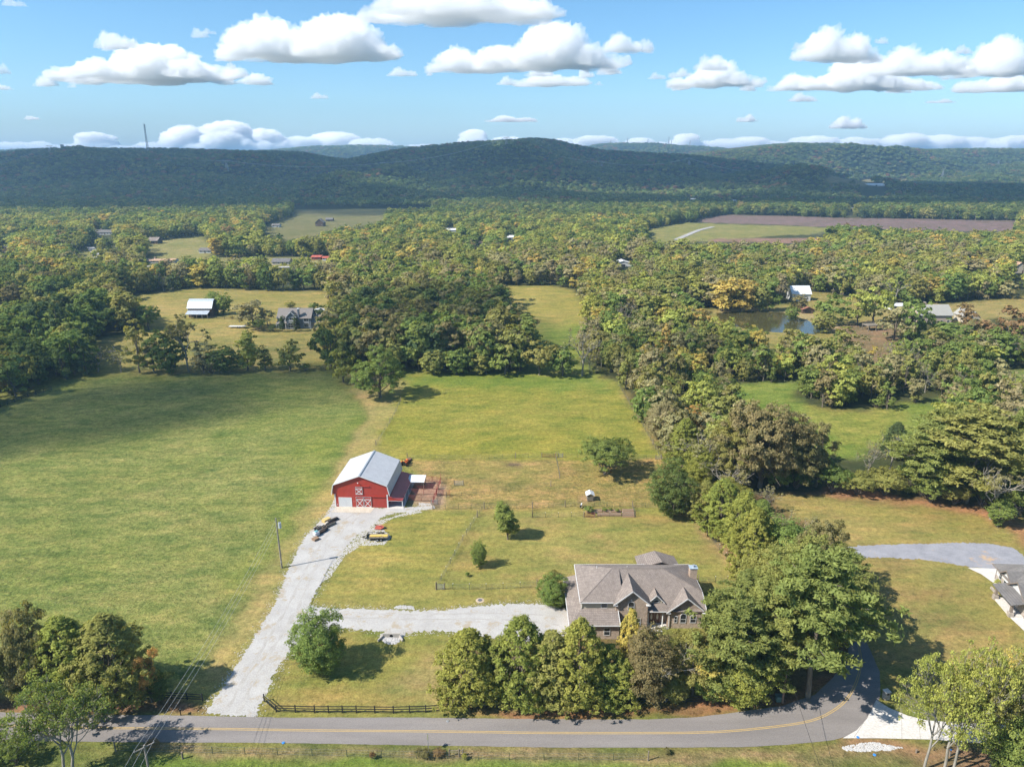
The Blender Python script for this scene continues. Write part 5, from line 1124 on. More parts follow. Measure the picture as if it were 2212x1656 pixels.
# ------------------------------------------------------------------ brick house
def brick_house():
    L = Vector((22, 110, 0)); t = empty('brick_house', L, 0, 'large tan brick house with brown shingle roofs, front gables and a chimney', 'house')
    def B(mb, name, mat, par=None, bevel=0):
        o = mb.build(name, mat, par or t, bevel)
        if par is None: o.location = -L
        return o
    B(MB().box(12.1,18.0,106.4,117.9,3.0,5.32), 'upper_wall', CREAM); B(MB().box(18.0,33.2,108.4,117.9,0,5.3), 'main_wall', BRICK)
    B(MB().box(10.1,18.3,103.3,117.0,0,2.98), 'garage_wall', BRICK)
    B(MB().prism([(18.0,0),(23.4,0),(23.4,5.35),(20.7,7.72),(18.0,5.35)], 105.9, 108.4), 'gable_wall', BRICK)
    B(MB().prism([(27.2,0),(33.4,0),(33.4,3.58),(30.3,6.1),(27.2,3.58)], 106.25, 108.4), 'gable_wall', BRICK)
    B(MB().box(23.4,27.2,107.7,108.4,0,3.4), 'porch_wall', BRICK)
    def slab(name, pts, th=.14): return B(MB().slab(pts, th), name, SHING)
    slab('roof_panel', [(11.8,106,5.4),(19.2,106,5.4),(19.2,112.1,8.4),(17.9,112.1,8.4)]); slab('roof_panel', [(11.8,106,5.4),(17.9,112.1,8.4),(11.8,118.2,5.4)])
    slab('roof_panel', [(11.8,118.2,5.4),(17.9,112.1,8.4),(27,112.1,8.4),(33.5,118.2,5.4)])
    slab('roof_panel', [(19.2,112.1,8.4),(19.2,109,5.94),(23.3,106,3.6),(33.8,106,3.6),(33.5,108.8,5.80),(27,112.1,8.4)]); slab('roof_panel', [(27,112.1,8.4),(33.5,108.8,5.80),(33.5,118.2,5.4)])
    slab('roof_panel', [(9.7,102.9,3.0),(18.36,102.9,3.0),(18.36,106.4,3.98),(12.1,106.4,3.98)]); slab('roof_panel', [(9.7,102.9,3.0),(12.1,106.4,3.98),(12.1,117.0,3.98),(9.7,117.4,3.0)])
    for x0, x1, xr, yf, ze, zr, yb in ((17.5,23.9,20.7,105.45,5.25,8.0,111.3), (26.8,33.8,30.3,105.8,3.45,6.35,109.6)):
        rr = 111.3 if zr > 7 else 109.5; ye = 106.1 if zr > 7 else 106.0
        slab('gable_roof', [(x0,yf,ze),(xr,yf,zr),(xr,rr,zr),(x0,ye+(.0 if zr < 7 else .2),ze)]); slab('gable_roof', [(xr,yf,zr),(x1,yf,ze),(x1,ye+(.0 if zr < 7 else 2.0),ze),(xr,rr,zr)])
        for a, b in (((x0,ze),(xr,zr)),((xr,zr),(x1,ze))): B(MB().bar((a[0],yf-.03,a[1]-.1),(b[0],yf-.03,b[1]-.1),.05,.2), 'rake_board', WHITE)
        for a, b in ((x0, x0+.75), (x1-.75, x1)): B(MB().box(a,b,yf-.02,106.0,ze-.24,ze-.12), 'eave_return', WHITE)
    # dormer
    B(MB().prism([(24.15,4.2),(26.15,4.2),(26.15,5.0),(25.15,5.95),(24.15,5.0)], 107.15, 108.6), 'dormer_wall', CREAM)
    slab('dormer_roof', [(23.75,106.8,4.85),(25.15,106.8,6.3),(25.15,109.5,6.3),(23.75,107.6,4.85)], .1); slab('dormer_roof', [(25.15,106.8,6.3),(26.55,106.8,4.85),(26.55,107.6,4.85),(25.15,109.5,6.3)], .1)
    for a, b in (((23.75,4.85),(25.15,6.3)),((25.15,6.3),(26.55,4.85))): B(MB().bar((a[0],106.77,a[1]-.08),(b[0],106.77,b[1]-.08),.05,.16), 'rake_board', WHITE)
    dw = window(t, 25.15, 107.13, 4.72, .95, .02, .45, rows=1); dw.location = -L
    # gutters
    for a, b in (((11.8,105.97,5.32),(17.5,105.97,5.32)),((11.77,106,5.32),(11.77,118.2,5.32)),((9.7,102.87,2.92),(18.36,102.87,2.92)),((9.67,102.9,2.92),(9.67,117.4,2.92)),((23.9,105.97,3.52),(26.8,105.97,3.52)),((33.53,108.8,5.7),(33.53,118.2,5.32)),((11.8,118.23,5.32),(33.5,118.23,5.32)),((33.8,106,3.55),(33.53,108.8,5.7)),((18.39,102.9,2.95),(18.39,106.4,3.93))):
        B(MB().bar(a, b, .1, .14), 'gutter', WHITE)
    for x, y, z0, z1 in ((12.0,106.25,3.9,5.3),(27.35,106.1,0,3.4),(18.15,105.8,0,.1)): B(MB().box(x-.05,x+.05,y-.05,y+.05,z0,z1), 'downspout', WHITE)
    # windows
    def win(*a, **k): f = window(t, *a, **k); f.location = -L; return f
    win(16.0,106.38,4.12,.95,.85); win(20.6,105.88,4.05,.95,1.15,.42); win(19.2,105.88,.9,.8,1.3); win(21.9,105.88,.9,.8,1.3); win(16.2,103.28,.85,.95,1.4); win(13.2,103.28,.85,.95,1.4)
    win(28.55,106.23,1.25,.42,1.2); win(29.85,106.23,1.2,.95,1.35,.42); win(31.6,106.23,1.2,.95,1.35)
    for x, z in ((20.6,5.95),(29.85,3.1)): B(MB().box(x-.1,x+.1,105.85 if x < 25 else 106.2,105.9 if x < 25 else 106.25,z-.12,z+.12), 'keystone', WHITE)
    # quoins on the brick corners
    for x in (18.0, 23.4):
        for k in range(16): B(MB().box(x-.16 if k % 2 else x-.1, x+.16 if k % 2 else x+.1, 105.86, 105.9, .2+k*.32, .2+k*.32+.16), 'quoin', BRICK)
    # porch
    DW = M('door_wood', (.16,.08,.045), .5)
    for x in (24.6, 25.65):
        d = B(MB().box(x-.45,x+.45,107.62,107.7,.2,2.45), 'front_door', DW); dd = MB(); n = 14
        pts = [(x+.17*math.cos(6.283*i/n), 1.45+.62*math.sin(6.283*i/n)) for i in range(n)]; MB().prism(pts, 107.58, 107.62).build('oval_glass', M('frosted', (.55,.52,.42), .3), d)
    for x in (23.75, 26.3): B(MB().tube((x,106.35,.15),(x,106.35,3.4),.12,.1,10), 'porch_column', WHITE)
    B(MB().box(23.4,27.2,105.9,107.7,0,.18), 'porch_floor', CONC); B(MB().box(24.2,26.2,105.3,105.9,0,.1), 'step', CONC)
    # chimney
    c = B(MB().box(32.2,33.5,112.6,113.7,0,7.9), 'chimney', BRICK); MB().box(32.1,33.6,112.5,113.8,7.9,8.0).build('cap', M('lead_cap', (.40,.47,.52), .4, .3), c)
    MB().tube((32.9,113.1,8.0),(32.9,113.1,8.35),.16,.16,12).tube((32.9,113.1,8.35),(32.9,113.1,8.42),.24,.24,12).build('flue', STEEL, c)
    # rear wing
    B(MB().box(24.2,31.2,118,121.2,0,5.0), 'rear_wall', BRICK)
    slab('rear_roof', [(23.8,117.6,5.0),(28.2,117.6,6.3),(27.6,121.8,6.2),(23.8,121.8,5.0)], .12); slab('rear_roof', [(28.2,117.6,6.3),(31.8,117.6,5.0),(31.4,121.8,5.0),(27.6,121.8,6.2)], .12)
    for x in (15.5, 21.0): B(MB().tube((x,114,6.6),(x,114,7.6),.06,.06,8), 'vent_pipe', WHITE)
    for a, b in (((17.9,112.1,8.42),(27,112.1,8.42)),((11.8,106,5.42),(17.9,112.1,8.42)),((27,112.1,8.42),(33.5,108.8,5.82))): B(MB().bar(a, b, .28, .03), 'ridge_cap', SHING)
brick_house()

# ------------------------------------------------------------------ stone and siding house at the right edge
def right_house():
    a = Vector((*G(2150,1250), 0)); b = Vector((*G(2240,1350), 0)); ang = math.atan2((b-a).y, (b-a).x)
    t = empty('stone_house', a, ang, 'white and stone house with grey roof cut by the right edge', 'house'); W2 = M('white_siding', (.56,.56,.55), .6, 0, .05)
    MB().box(0,22,0,11,1.1,3.0).build('upper_wall', W2, t); MB().box(-.03,22,-.03,11,0,1.1).build('stone_base', STONE, t)
    MB().slab([(-.7,-.7,2.95),(22.7,-.7,2.95),(18,5.5,6.4),(4.5,5.5,6.4)], .15).build('roof_panel', SHING_G, t); MB().slab([(-.7,-.7,2.95),(4.5,5.5,6.4),(-.7,11.7,2.95)], .15).build('roof_panel', SHING_G, t)
    MB().slab([(-.7,11.7,2.95),(4.5,5.5,6.4),(18,5.5,6.4),(22.7,11.7,2.95)], .15).build('roof_panel', SHING_G, t)
    TR_ = M('taupe_trim', (.21,.17,.14), .6)
    for p, q in (((-.72,-.72,2.85),(22.7,-.72,2.85)),((-.72,-.7,2.85),(-.72,11.7,2.85))): MB().bar(p, q, .1, .16).build('gutter', TR_, t)
    for x0, x1, d, zt in ((2.8,6.4,.5,4.6),(6.8,13.0,1.3,5.4)):
        xm = (x0+x1)/2; MB().prism([(x0,0),(x1,0),(x1,3.0),(xm,zt-.3),(x0,3.0)], -d, 0).build('gable_wall', W2, t); MB().box(x0-.05,x1+.05,-d-.05,-.03,0,2.1).build('stone_front', STONE, t)
        MB().slab([(x0-.4,-d-.5,2.85),(xm,-d-.5,zt),(xm,3,zt),(x0-.4,0,2.85)], .12).build('gable_roof', SHING_G, t); MB().slab([(xm,-d-.5,zt),(x1+.4,-d-.5,2.85),(x1+.4,0,2.85),(xm,3,zt)], .12).build('gable_roof', SHING_G, t)
        for p, q in (((x0-.4,2.78),(xm,zt-.07)),((xm,zt-.07),(x1+.4,2.78))): MB().bar((p[0],-d-.52,p[1]),(q[0],-d-.52,q[1]),.06,.2).build('rake_board', TR_, t)
        window(t, xm, -d-.06, .9, 1.5, 1.3, rows=2, cols=2)
    window(t, 1.6, -.04, 1.0, .9, 1.3); MB().box(-.1,0,-.1,0,0,2.9).build('downspout', TR_, t)
    for x in (7.2, 12.6): q = MB().box(x-.22,x+.22,-3.6,-3.2,.9,2.8).build('porch_post', TR_, t); MB().box(x-.4,x+.4,-3.8,-3.0,0,.9).build('stone_pier', STONE, q)
    MB().slab([(6.5,-4.0,2.7),(13.3,-4.0,2.7),(13.3,-1.3,3.3),(6.5,-1.3,3.3)], .12).build('porch_roof', SHING_G, t); MB().box(6.9,12.9,-3.6,-1.35,0,.25).build('porch_floor', CONC, t)
    MB().box(3.6,6.6,-2.6,-2.3,0,.45).build('stone_kerb', STONE, t)
    # bed
    bed = sheet('mulch_bed', [(2160,1262),(2172,1268),(2188,1290),(2200,1306),(2190,1306),(2176,1290),(2162,1276)], .02, M('mulch', (.055,.035,.03), .95, 0, .3, 3), .1, .5)
    for (u, v, w, vt, c, lb) in ((2153,1266,15,1251,'lime','pale flowering hydrangea at the corner of the stone house'),(2160,1272,12,1259,'lime','second hydrangea beside the first, nearer the bed'),(2165,1279,10,1271,'dark','dark round shrub at the top of the mulch bed'),(2172,1284,6,1276,'deep','narrow upright shrub in the mulch bed'),(2180,1294,9,1285,'olive','light shrub in the middle of the mulch bed')):
        vtree(u, v, w, vt, 'bush', c, lb, None, False, 'bush')
right_house()

# ------------------------------------------------------------------ far buildings
RC = {'grey': SHING_G, 'brown': SHING, 'white': M('white_roof', (.60,.61,.62), .5, 0, .08), 'red': M('red_roof', (.40,.10,.07), .6, 0, .15), 'tan': M('tan_roof', (.40,.26,.17), .8, 0, .15), 'rust': M('rust_roof', (.26,.12,.08), .8, 0, .25), 'lgrey': M('light_grey_roof', (.30,.29,.26), .9, 0, .12), 'silver': ribbed('silver_roof', (.40,.45,.50), .9, 'X', .03, .4, .1, .8)}
WC = {'white': M('white_wall', (.55,.55,.54), .7, 0, .08), 'cream': M('cream_wall', (.45,.40,.31), .7, 0, .08), 'brown': BROWNW, 'red': M('dark_red_wall', (.22,.05,.045), .7), 'tan': M('tan_wall', (.42,.33,.26), .8, 0, .12)}
def far_building(i):
    (u, v, wp, hp_, D, rf, wl_, ax, lb, form) = FARB[i]; x, y, z = FARP[i]; dep = y*math.cos(PITCH)+(CAM_H-z)*math.sin(PITCH); w = wp*dep/FPX
    H_ = max(3.2, hp_*dep/FPX*.9); H_ = min(H_, 9.0); e = max(2.2, H_*.5) if form != 'barn' else H_*.5
    nm = {'house': 'farmhouse', 'barn': 'barn', 'shed': 'shed'}[form]; t = empty(nm, (x, y+D/2, z), 0, lb, form); hw = w/2; ov = .5
    if w > 12 and form == 'house' and ax == 'x': D = max(D, 9)
    MB().box(-hw,hw,-D/2,D/2,-.5,e).build('wall', WC[wl_], t); R = RC[rf]
    if ax == 'x':
        if rf == 'silver':   # gambrel barn with a lean-to roof in front
            for a, c in (((-D/2-.3,e+.2),(-D/4,H_-1.0)),((-D/4,H_-1.0),(0,H_)),((0,H_),(D/4,H_-1.0)),((D/4,H_-1.0),(D/2+.3,e+.2))): MB().slab([(-hw-.5,a[0],a[1]),(hw+.5,a[0],a[1]),(hw+.5,c[0],c[1]),(-hw-.5,c[0],c[1])], .12).build('roof', R, t)
            MB().prism([(-D/2,e),(-D/4,H_-1.1),(0,H_-.1),(D/4,H_-1.1),(D/2,e)], -hw, -hw+.2, 'x').build('gable', BROWNW, t); MB().prism([(-D/2,e),(-D/4,H_-1.1),(0,H_-.1),(D/4,H_-1.1),(D/2,e)], hw-.2, hw, 'x').build('gable', BROWNW, t)
            MB().slab([(-hw,-D/2-4,2.3),(hw-.6,-D/2-4,2.3),(hw-.6,-D/2,3.6),(-hw,-D/2,3.6)], .1).build('lean_to_roof', R, t)
            for k in range(5): MB().box(-hw+k*(w-.8)/4,-hw+k*(w-.8)/4+.25,-D/2-3.9,-D/2-3.65,0,2.3).build('post', WOOD, t)
            for k in range(3): MB().box(-hw+1+k*w/3.2,-hw+1+k*w/3.2+w/4.5,-D/2-.03,-D/2,0,2.2).build('opening', M('barn_dark', (.02,.015,.012), .9), t)  # dark sheets on the wall, their colour stands for the shade inside
            return
        MB().slab([(-hw-ov,-D/2-ov,e),(hw+ov,-D/2-ov,e),(hw+ov,0,H_),(-hw-ov,0,H_)], .18).build('roof', R, t); MB().slab([(-hw-ov,0,H_),(hw+ov,0,H_),(hw+ov,D/2+ov,e),(-hw-ov,D/2+ov,e)], .18).build('roof', R, t)
        for s in (-1, 1): MB().prism([(-D/2,e),(0,H_-.15),(D/2,e)], s*hw-.1, s*hw+.1, 'x').build('gable', WC[wl_], t)
    else:
        MB().slab([(-hw-ov,-D/2-ov,e),(0,-D/2-ov,H_),(0,D/2+ov,H_),(-hw-ov,D/2+ov,e)], .18).build('roof', R, t); MB().slab([(0,-D/2-ov,H_),(hw+ov,-D/2-ov,e),(hw+ov,D/2+ov,e),(0,D/2+ov,H_)], .18).build('roof', R, t)
        MB().prism([(-hw,e),(0,H_-.15),(hw,e)], -D/2, -D/2+.2).build('gable', WC[wl_], t)
    if form == 'house':
        k = max(2, int(w/3.2))
        for j in range(k):
            xx = -hw+w*(j+.5)/k
            if j == k//2: MB().box(xx-.5,xx+.5,-D/2-.06,-D/2,0,min(2.1, e-.1)).build('door', BROWNW, t)
            else:
                window(t, xx, -D/2, .9, 1.1, 1.1)
                if e > 4.6: window(t, xx, -D/2, 3.3, 1.1, 1.1)
        if w > 14: c = MB().box(-w*.2-.5,-w*.2+.5,-.4,.6,e,H_+1.2).build('chimney', BRICK, t)
    else: MB().box(-min(1.6, hw*.5),min(1.6, hw*.5),-D/2-.06,-D/2,0,e*.8).build('door', M('barn_dark', (.02,.015,.012), .9), t)
for i in range(len(FARB)): far_building(i)
def blue_house():
    x, y = G(636,713); z = hz(x, y); dep = y*math.cos(PITCH)+CAM_H*math.sin(PITCH); s = dep/FPX; t = empty('blue_house', (x, y+5, z), 0, 'two-storey blue-grey house with tan roof and gambrel front gable in the left field', 'house')
    BL = ribbed('blue_siding', (.165,.185,.21), .2, 'Z', .01, .7, 0, .9); RT = M('taupe_roof', (.245,.215,.19), .9, 0, .12, 2); w = 72*s; h = w/2
    MB().box(-h,h,-4,4,-.4,5.6).build('wall', BL, t); MB().slab([(-h-.4,-4.5,5.2),(h+.4,-4.5,5.2),(h+.4,.5,9.3),(-h-.4,.5,9.3)], .18).build('roof', RT, t); MB().slab([(-h-.4,.5,9.3),(h+.4,.5,9.3),(h+.4,5,5.2),(-h-.4,5,5.2)], .18).build('roof', RT, t)
    for s_ in (-1, 1): MB().prism([(-4,5.6),(.5,9.1),(4.5,5.6)], s_*h-.1, s_*h+.1, 'x').build('gable', BL, t)
    gx = -.05*w; gw = .155*w
    pr = [(gx-gw,0),(gx+gw,0),(gx+gw,4.6),(gx+gw*.86,6.3),(gx,8.4),(gx-gw*.86,6.3),(gx-gw,4.6)]; MB().prism(pr, -5.6, -4).build('front_gable', BL, t)
    q = [(gx-gw-.5,4.2),(gx-gw*.9,6.5),(gx,8.75),(gx+gw*.9,6.5),(gx+gw+.5,4.2)]
    for a, c in zip(q, q[1:]):
        MB().slab([(a[0],-6.1,a[1]),(c[0],-6.1,c[1]),(c[0],-2.2 if a[1] > 6 or c[1] > 6 else -4,c[1]),(a[0],-2.2 if a[1] > 6 else -4,a[1])], .14).build('gable_roof', RT, t); MB().bar((a[0],-6.13,a[1]-.1),(c[0],-6.13,c[1]-.1),.06,.28).build('rake_board', WHITE, t)
    MB().box(gx-gw-.3,gx+gw+.3,-5.75,-5.6,3.9,4.15).build('belt_board', WHITE, t); window(t, gx, -5.62, .7, gw*1.4, 2.5, rows=2, cols=3, trim=.16); window(t, gx, -5.62, 4.6, gw*.7, 1.2, rows=1, cols=2, trim=.16); window(t, gx-gw*.62, -5.62, 4.6, .7, .9, rows=1, trim=.12)
    for xx, zz, c in ((-.37*w,3.6,2),(.36*w,3.6,2),(.36*w,.8,3),(-.36*w,.7,2)): window(t, xx, -4.02, zz, 2.2, 1.5 if zz > 2 else 2.0, rows=1, cols=c, trim=.16)
    MB().slab([(-h-.3,-6.4,2.9),(gx-gw,-6.4,2.9),(gx-gw,-4,3.6),(-h-.3,-4,3.6)], .14).build('porch_roof', RT, t)
    for xx in (-h, -h+w*.14, gx-gw-.3): MB().box(xx-.12,xx+.12,-6.3,-6.06,0,2.8).build('porch_post', WHITE, t)
    c = MB().box(.12*w,.165*w,-4.4,-3.0,0,9.6).build('chimney', BL, t); MB().box(.11*w,.175*w,-4.6,-2.8,9.6,9.9).build('cap', WHITE, c)
    MB().box(h,h+.24*w,-3,4,-.4,3.2).build('wing', M('stone_pale', (.30,.26,.22), .9), t); MB().slab([(h,-3.6,3.1),(h+.26*w,-3.6,3.1),(h+.26*w,.5,6.0),(h,.5,6.0)], .15).build('wing_roof', RT, t); MB().slab([(h,.5,6.0),(h+.26*w,.5,6.0),(h+.26*w,4.4,3.1),(h,4.4,3.1)], .15).build('wing_roof', RT, t)
    # white shed behind, pergola and trailer beside
    x, y = G(690,686); t = empty('shed', (x, y, hz(x, y)), 0, 'small white round-roofed shed behind the blue house', 'shed'); MB().prism([(-4,0),(4,0),(4,2.4),(2.8,3.9),(0,4.6),(-2.8,3.9),(-4,2.4)], -3, 3).build('shell', WC['white'], t); MB().box(-1,1,-3.05,-3,0,2).build('door', STEEL, t)
    x, y = G(570,707); t = empty('pergola', (x, y, hz(x, y)), 0, 'grey pergola between the grey-green tree and the blue house', 'pergola')
    for a in (-2.6, 2.6):
        for b in (-2, 2): MB().box(a-.12,a+.12,b-.12,b+.12,0,2.7).build('post', WOOD, t)
    for k in range(8): MB().box(-3.2+k*.9,-3.08+k*.9,-2.6,2.6,2.82,3.0).build('rafter', WOOD, t)
    for b in (-2, 2): MB().box(-3.3,3.3,b-.07,b+.07,2.64,2.82).build('beam', WOOD, t)
    x, y = G(514,711); t = empty('flatbed_trailer', (x, y, hz(x, y)), 0, 'white flatbed trailer on the grass left of the blue house', 'trailer'); MB().box(-4,4,-1.1,1.1,.7,.95).build('bed', WC['white'], t)
    for a in (.4, 1.5): MB().tube((a,-1.25,.4),(a,-1,.4),.4,.4,12).build('wheel', TYRE, t)
    MB().bar((-4,0,.8),(-5.6,0,.6),.2).build('tongue', DARKM, t)
    # tree house beyond the pond
    x, y = G(1885,712); t = empty('tree_house', (x, y, hz(x, y)), .2, 'grey wooden deck on posts round a tree beyond the pond', 'tree house'); MB().box(-4.5,4.5,-2.5,2.5,2.4,2.7).build('deck', WOOD, t)
    for a in (-4.2, 0, 4.2):
        for b in (-2.3, 2.3): MB().box(a-.12,a+.12,b-.12,b+.12,0,2.4).build('post', WOOD, t)
    for b in (-2.45, 2.45): MB().box(-4.5,4.5,b-.04,b+.04,3.3,3.42).build('rail', WOOD, t)
    for k in range(11): MB().box(-4.45+k*.88,-4.37+k*.88,-2.49,-2.41,2.7,3.3).build('baluster', WOOD, t)
blue_house()
# ------------------------------------------------------------------ fences
SHARED = {}
def shared(key, maker):
    if key not in SHARED: SHARED[key] = maker()
    return SHARED[key]
def along(pts, step):
    """evenly spaced ground points along a pixel polyline (corners kept)"""
    P_ = [Vector(G(u, v)[:2]) for u, v in pts]; out = []
    for a, b in zip(P_, P_[1:]):
        k = max(1, round((b-a).length/step)); out += [a.lerp(b, j/k) for j in range(k)]
    out.append(P_[-1]); return [Vector((p.x, p.y, hz(p.x, p.y))) for p in out]
TPOST = M('t_post_green', (.06,.08,.05), .6); WTIP = M('post_white_tip', (.6,.6,.58), .6); WIRE = M('fence_wire', (.20,.20,.18), .5, .4); CEDARP = M('wood_post', (.20,.16,.12), .9, 0, .3)
def wire_fence(pts, label, step=3.0, h=1.25, tip=True, wires=4, big=()):
    Q = along(pts, step); o = Q[0]; t = empty('wire_fence', o, 0, label, 'fence')
    me = shared(('tp', h), lambda: MB().box(-.035,.035,-.035,.035,0,h).mesh('post', TPOST)); mt = shared(('tip', h), lambda: MB().box(-.04,.04,-.04,.04,h-.02,h+.16).mesh('post_cap', WTIP))
    mb_ = shared(('bp', h), lambda: MB().tube((0,0,0),(0,0,h+.45),.10,.09,8).mesh('post', CEDARP))
    for i, p in enumerate(Q):
        c = i in (0, len(Q)-1) or (big and i % big == 0)
        q = mesh_obj('post', mb_ if c else me, None, t); q.location = p-o
        if tip and not c: k = mesh_obj('post_cap', mt, None, q)
    w = MB()
    for a, b in zip(Q, Q[1:]):
        for k in range(wires): z = .2+(h-.25)*k/(wires-1); w.bar(a-o+Vector((0,0,z)), b-o+Vector((0,0,z)), .018)
        n = max(1, int((b-a).length/.6))
        for k in range(1, n): m = a.lerp(b, k/n)-o; w.bar(m+Vector((0,0,.2)), m+Vector((0,0,h-.05)), .014)
    w.build('wire_mesh', WIRE, t); return t
wire_fence([(943,1273),(1000,1168),(1031,1117)], 'wire fence with white-tipped posts running up the lawn right of the drive', 3.0)
wire_fence([(1031,1117),(1046,1099)], 'short link of wire fence between the lawn fence and the paddock', 1.6, 1.4, False)
wire_fence([(943,1273),(1050,1273),(1160,1268)], 'wire fence running from the lawn gate towards the brick house', 3.4)
wire_fence([(1508,1258),(1545,1257),(1598,1256)], 'short wire fence right of the brick house', 3.2)
wire_fence([(935,1100),(1046,1099),(1150,1097),(1256,1094),(1366,1095),(1480,1098)], 'long wire fence between the tan paddock and the back lawn', 3.4, 1.3, False, 4, 9)
wire_fence([(1150,1118),(1262,1116),(1372,1116)], 'wire fence along the front of the vegetable beds', 3.0, 1.2, True)
wire_fence([(1150,1118),(1150,1097)], 'side of the garden fence left of the vegetable beds', 2, 1.2, False); wire_fence([(1372,1116),(1366,1095)], 'side of the garden fence right of the vegetable beds', 2, 1.2, False)
wire_fence([(880,991),(1000,992),(1170,988),(1300,989),(1428,992)], 'wire fence between the tan paddock and the yellow-green pasture', 3.6, 1.3, False, 4, 8)
wire_fence([(866,866),(848,905),(812,962)], 'wire fence from the corner tree down to the red barn', 3.4, 1.3, False, 4, 6)
wire_fence([(1336,832),(1380,905),(1428,992),(1470,1062),(1492,1100)], 'wire fence along the wood on the right of the pastures', 3.6, 1.3, False, 4, 8)
wire_fence([(1496,1112),(1540,1170),(1600,1243)], 'wire fence beside the reddish dirt path', 3.0)
wire_fence([(1201,989),(1204,1005),(1209,1033)], 'short cross fence in the tan paddock', 2.6, 1.3, False); wire_fence([(964,1074),(1060,1062),(1190,1050)], 'thin old fence across the paddock right of the pens', 4, 1.1, False, 3)
wire_fence([(250,1622),(600,1630),(900,1637),(1100,1640),(1400,1642)], 'old fence line in the rough grass below the road', 4.5, 1.2, False, 3)
BRD = shared('brd', lambda: MB().box(-.07,.07,-.07,.07,0,1.35).mesh('post', BLACKW))
def board_fence(pts, label, step=2.44, rails=3, mat=None, h=1.3):
    Q = along(pts, step); o = Q[0]; t = empty('board_fence', o, 0, label, 'fence'); mat = mat or BLACKW
    for p in Q: q = mesh_obj('post', BRD, None, t); q.location = p-o
    for i, (a, b) in enumerate(zip(Q, Q[1:])):
        for k in range(rails): z = .35+k*(h-.42)/(rails-1); MB().bar(a-o+Vector((0,-.09,z)), b-o+Vector((0,-.09,z)), .04, .14).build('rail', mat, t)
    return t
board_fence([(571,1514),(597,1537),(680,1539),(770,1539),(850,1540),(920,1538),(990,1533),(1050,1529),(1130,1525),(1300,1522),(1518,1516)], 'long black board fence between the lawn and the road')
board_fence([(60,1515),(250,1510),(372,1509),(438,1513)], 'short black board fence left of the gravel drive'); board_fence([(-120,910),(0,874),(60,852),(110,836)], 'black board fence at the far left corner of the pasture', 3)
board_fence([(452,692),(520,694),(560,695)], 'dark board fence in front of the silver roofed barn', 4, 3)
def gate(a, b, label, mat=None, h=1.2):
    A = Vector((*G(*a), 0)); B_ = Vector((*G(*b), 0)); t = empty('gate', A, 0, label, 'gate'); mat = mat or STEEL; B_ = B_-A; A = Vector((0,0,0)); Z_ = Vector((0,0,1))
    MB().bar(A+Z_*.15, A+Z_*h, .06).bar(B_+Z_*.15, B_+Z_*h, .06).build('frame', mat, t)
    for k in range(5): z = .18+(h-.22)*k/4; MB().bar(A+Z_*z, B_+Z_*z, .05).build('bar', mat, t)
    for q in (A, B_): MB().tube(q-(B_-A).normalized()*.1 if q is A else q+(B_-A).normalized()*.1, (q-(B_-A).normalized()*.1 if q is A else q+(B_-A).normalized()*.1)+Z_*1.5, .08).build('gate_post', CEDARP, t)
gate((943,1273),(959,1273),'grey metal gate at the lower corner of the lawn fence'); gate((1262,1117),(1284,1117),'gate into the vegetable beds', RPIPE); gate((1171,988),(1200,988),'red-brown gate between paddock and pasture', RPIPE); gate((1206,988),(1215,988),'small gate beside the red-brown one')
gate((932,1089),(945,1089),'gate at the lower corner of the barn pens'); gate((982,1048),(1000,1048),'free-standing grey gate right of the pens'); gate((1478,1096),(1488,1096),'dark gate beside the dome-shaped tree'); gate((1417,992),(1428,992),'gate at the right end of the pasture fence')

# ------------------------------------------------------------------ pens behind the barn
def Q4(x, y): return ((900+x/3.68)/1.35624, (1200+y/3.68)/1.35624)
def pipe_panel(a, b, label):
    A = Vector((*G(*Q4(*a)), 0)); B_ = Vector((*G(*Q4(*b)), 0)); k = max(1, round((B_-A).length/3.0))
    t = empty('pipe_fence', A, 0, label, 'fence')
    for i in range(k):
        p = (B_-A)*(i/k); q = (B_-A)*((i+1)/k); m = MB(); Z_ = Vector((0,0,1))
        for j in range(6): m.bar(p+Z_*(.3+j*.26), q+Z_*(.3+j*.26), .05)
        m.build('rail_panel', RPIPE, t); MB().bar(p, p+Z_*1.7, .07).build('post', RPIPE, t)
    MB().bar(B_-A, B_-A+Vector((0,0,1.7)), .07).build('post', RPIPE, t)
for a, b, lb in (((1255,770),(1440,795),'rear red pipe fence of the barn pens'),((1440,795),(1415,860),'right end fence of the rear pen'),((1110,850),(1415,860),'red pipe fence between the rear and middle pens'),((1110,918),(1400,918),'doubled red pipe fence in the middle of the pens'),
                 ((1405,850),(1395,935),'right end fence of the middle pen'),((1090,985),(1370,990),'front red pipe fence of the pens'),((1395,920),(1362,1000),'right end fence of the front pen'),((1362,1000),(1352,1065),'fence from the pens to the lower gate'),((1400,925),(1540,930),'long pipe fence running right from the pens'),((1440,795),(1440,745),'short pipe fence at the top of the pens')): pipe_panel(a, b, lb)
A = G(*Q4(1185,830)); t = empty('loafing_shed', (A[0], A[1], 0), -.05, 'small open shelter with white tin roof beside the barn pens', 'shelter')
MB().slab([(-2.1,-1.7,2.1),(2.1,-1.7,2.1),(2.1,1.7,2.5),(-2.1,1.7,2.5)], .05).build('roof', M('bright_tin', (.58,.60,.62), .4), t)
for a in (-1.9, 1.9):
    for b in (-1.5, 1.5): MB().box(a-.06,a+.06,b-.06,b+.06,0,2.1 if b < 0 else 2.4).build('post', WOOD, t)

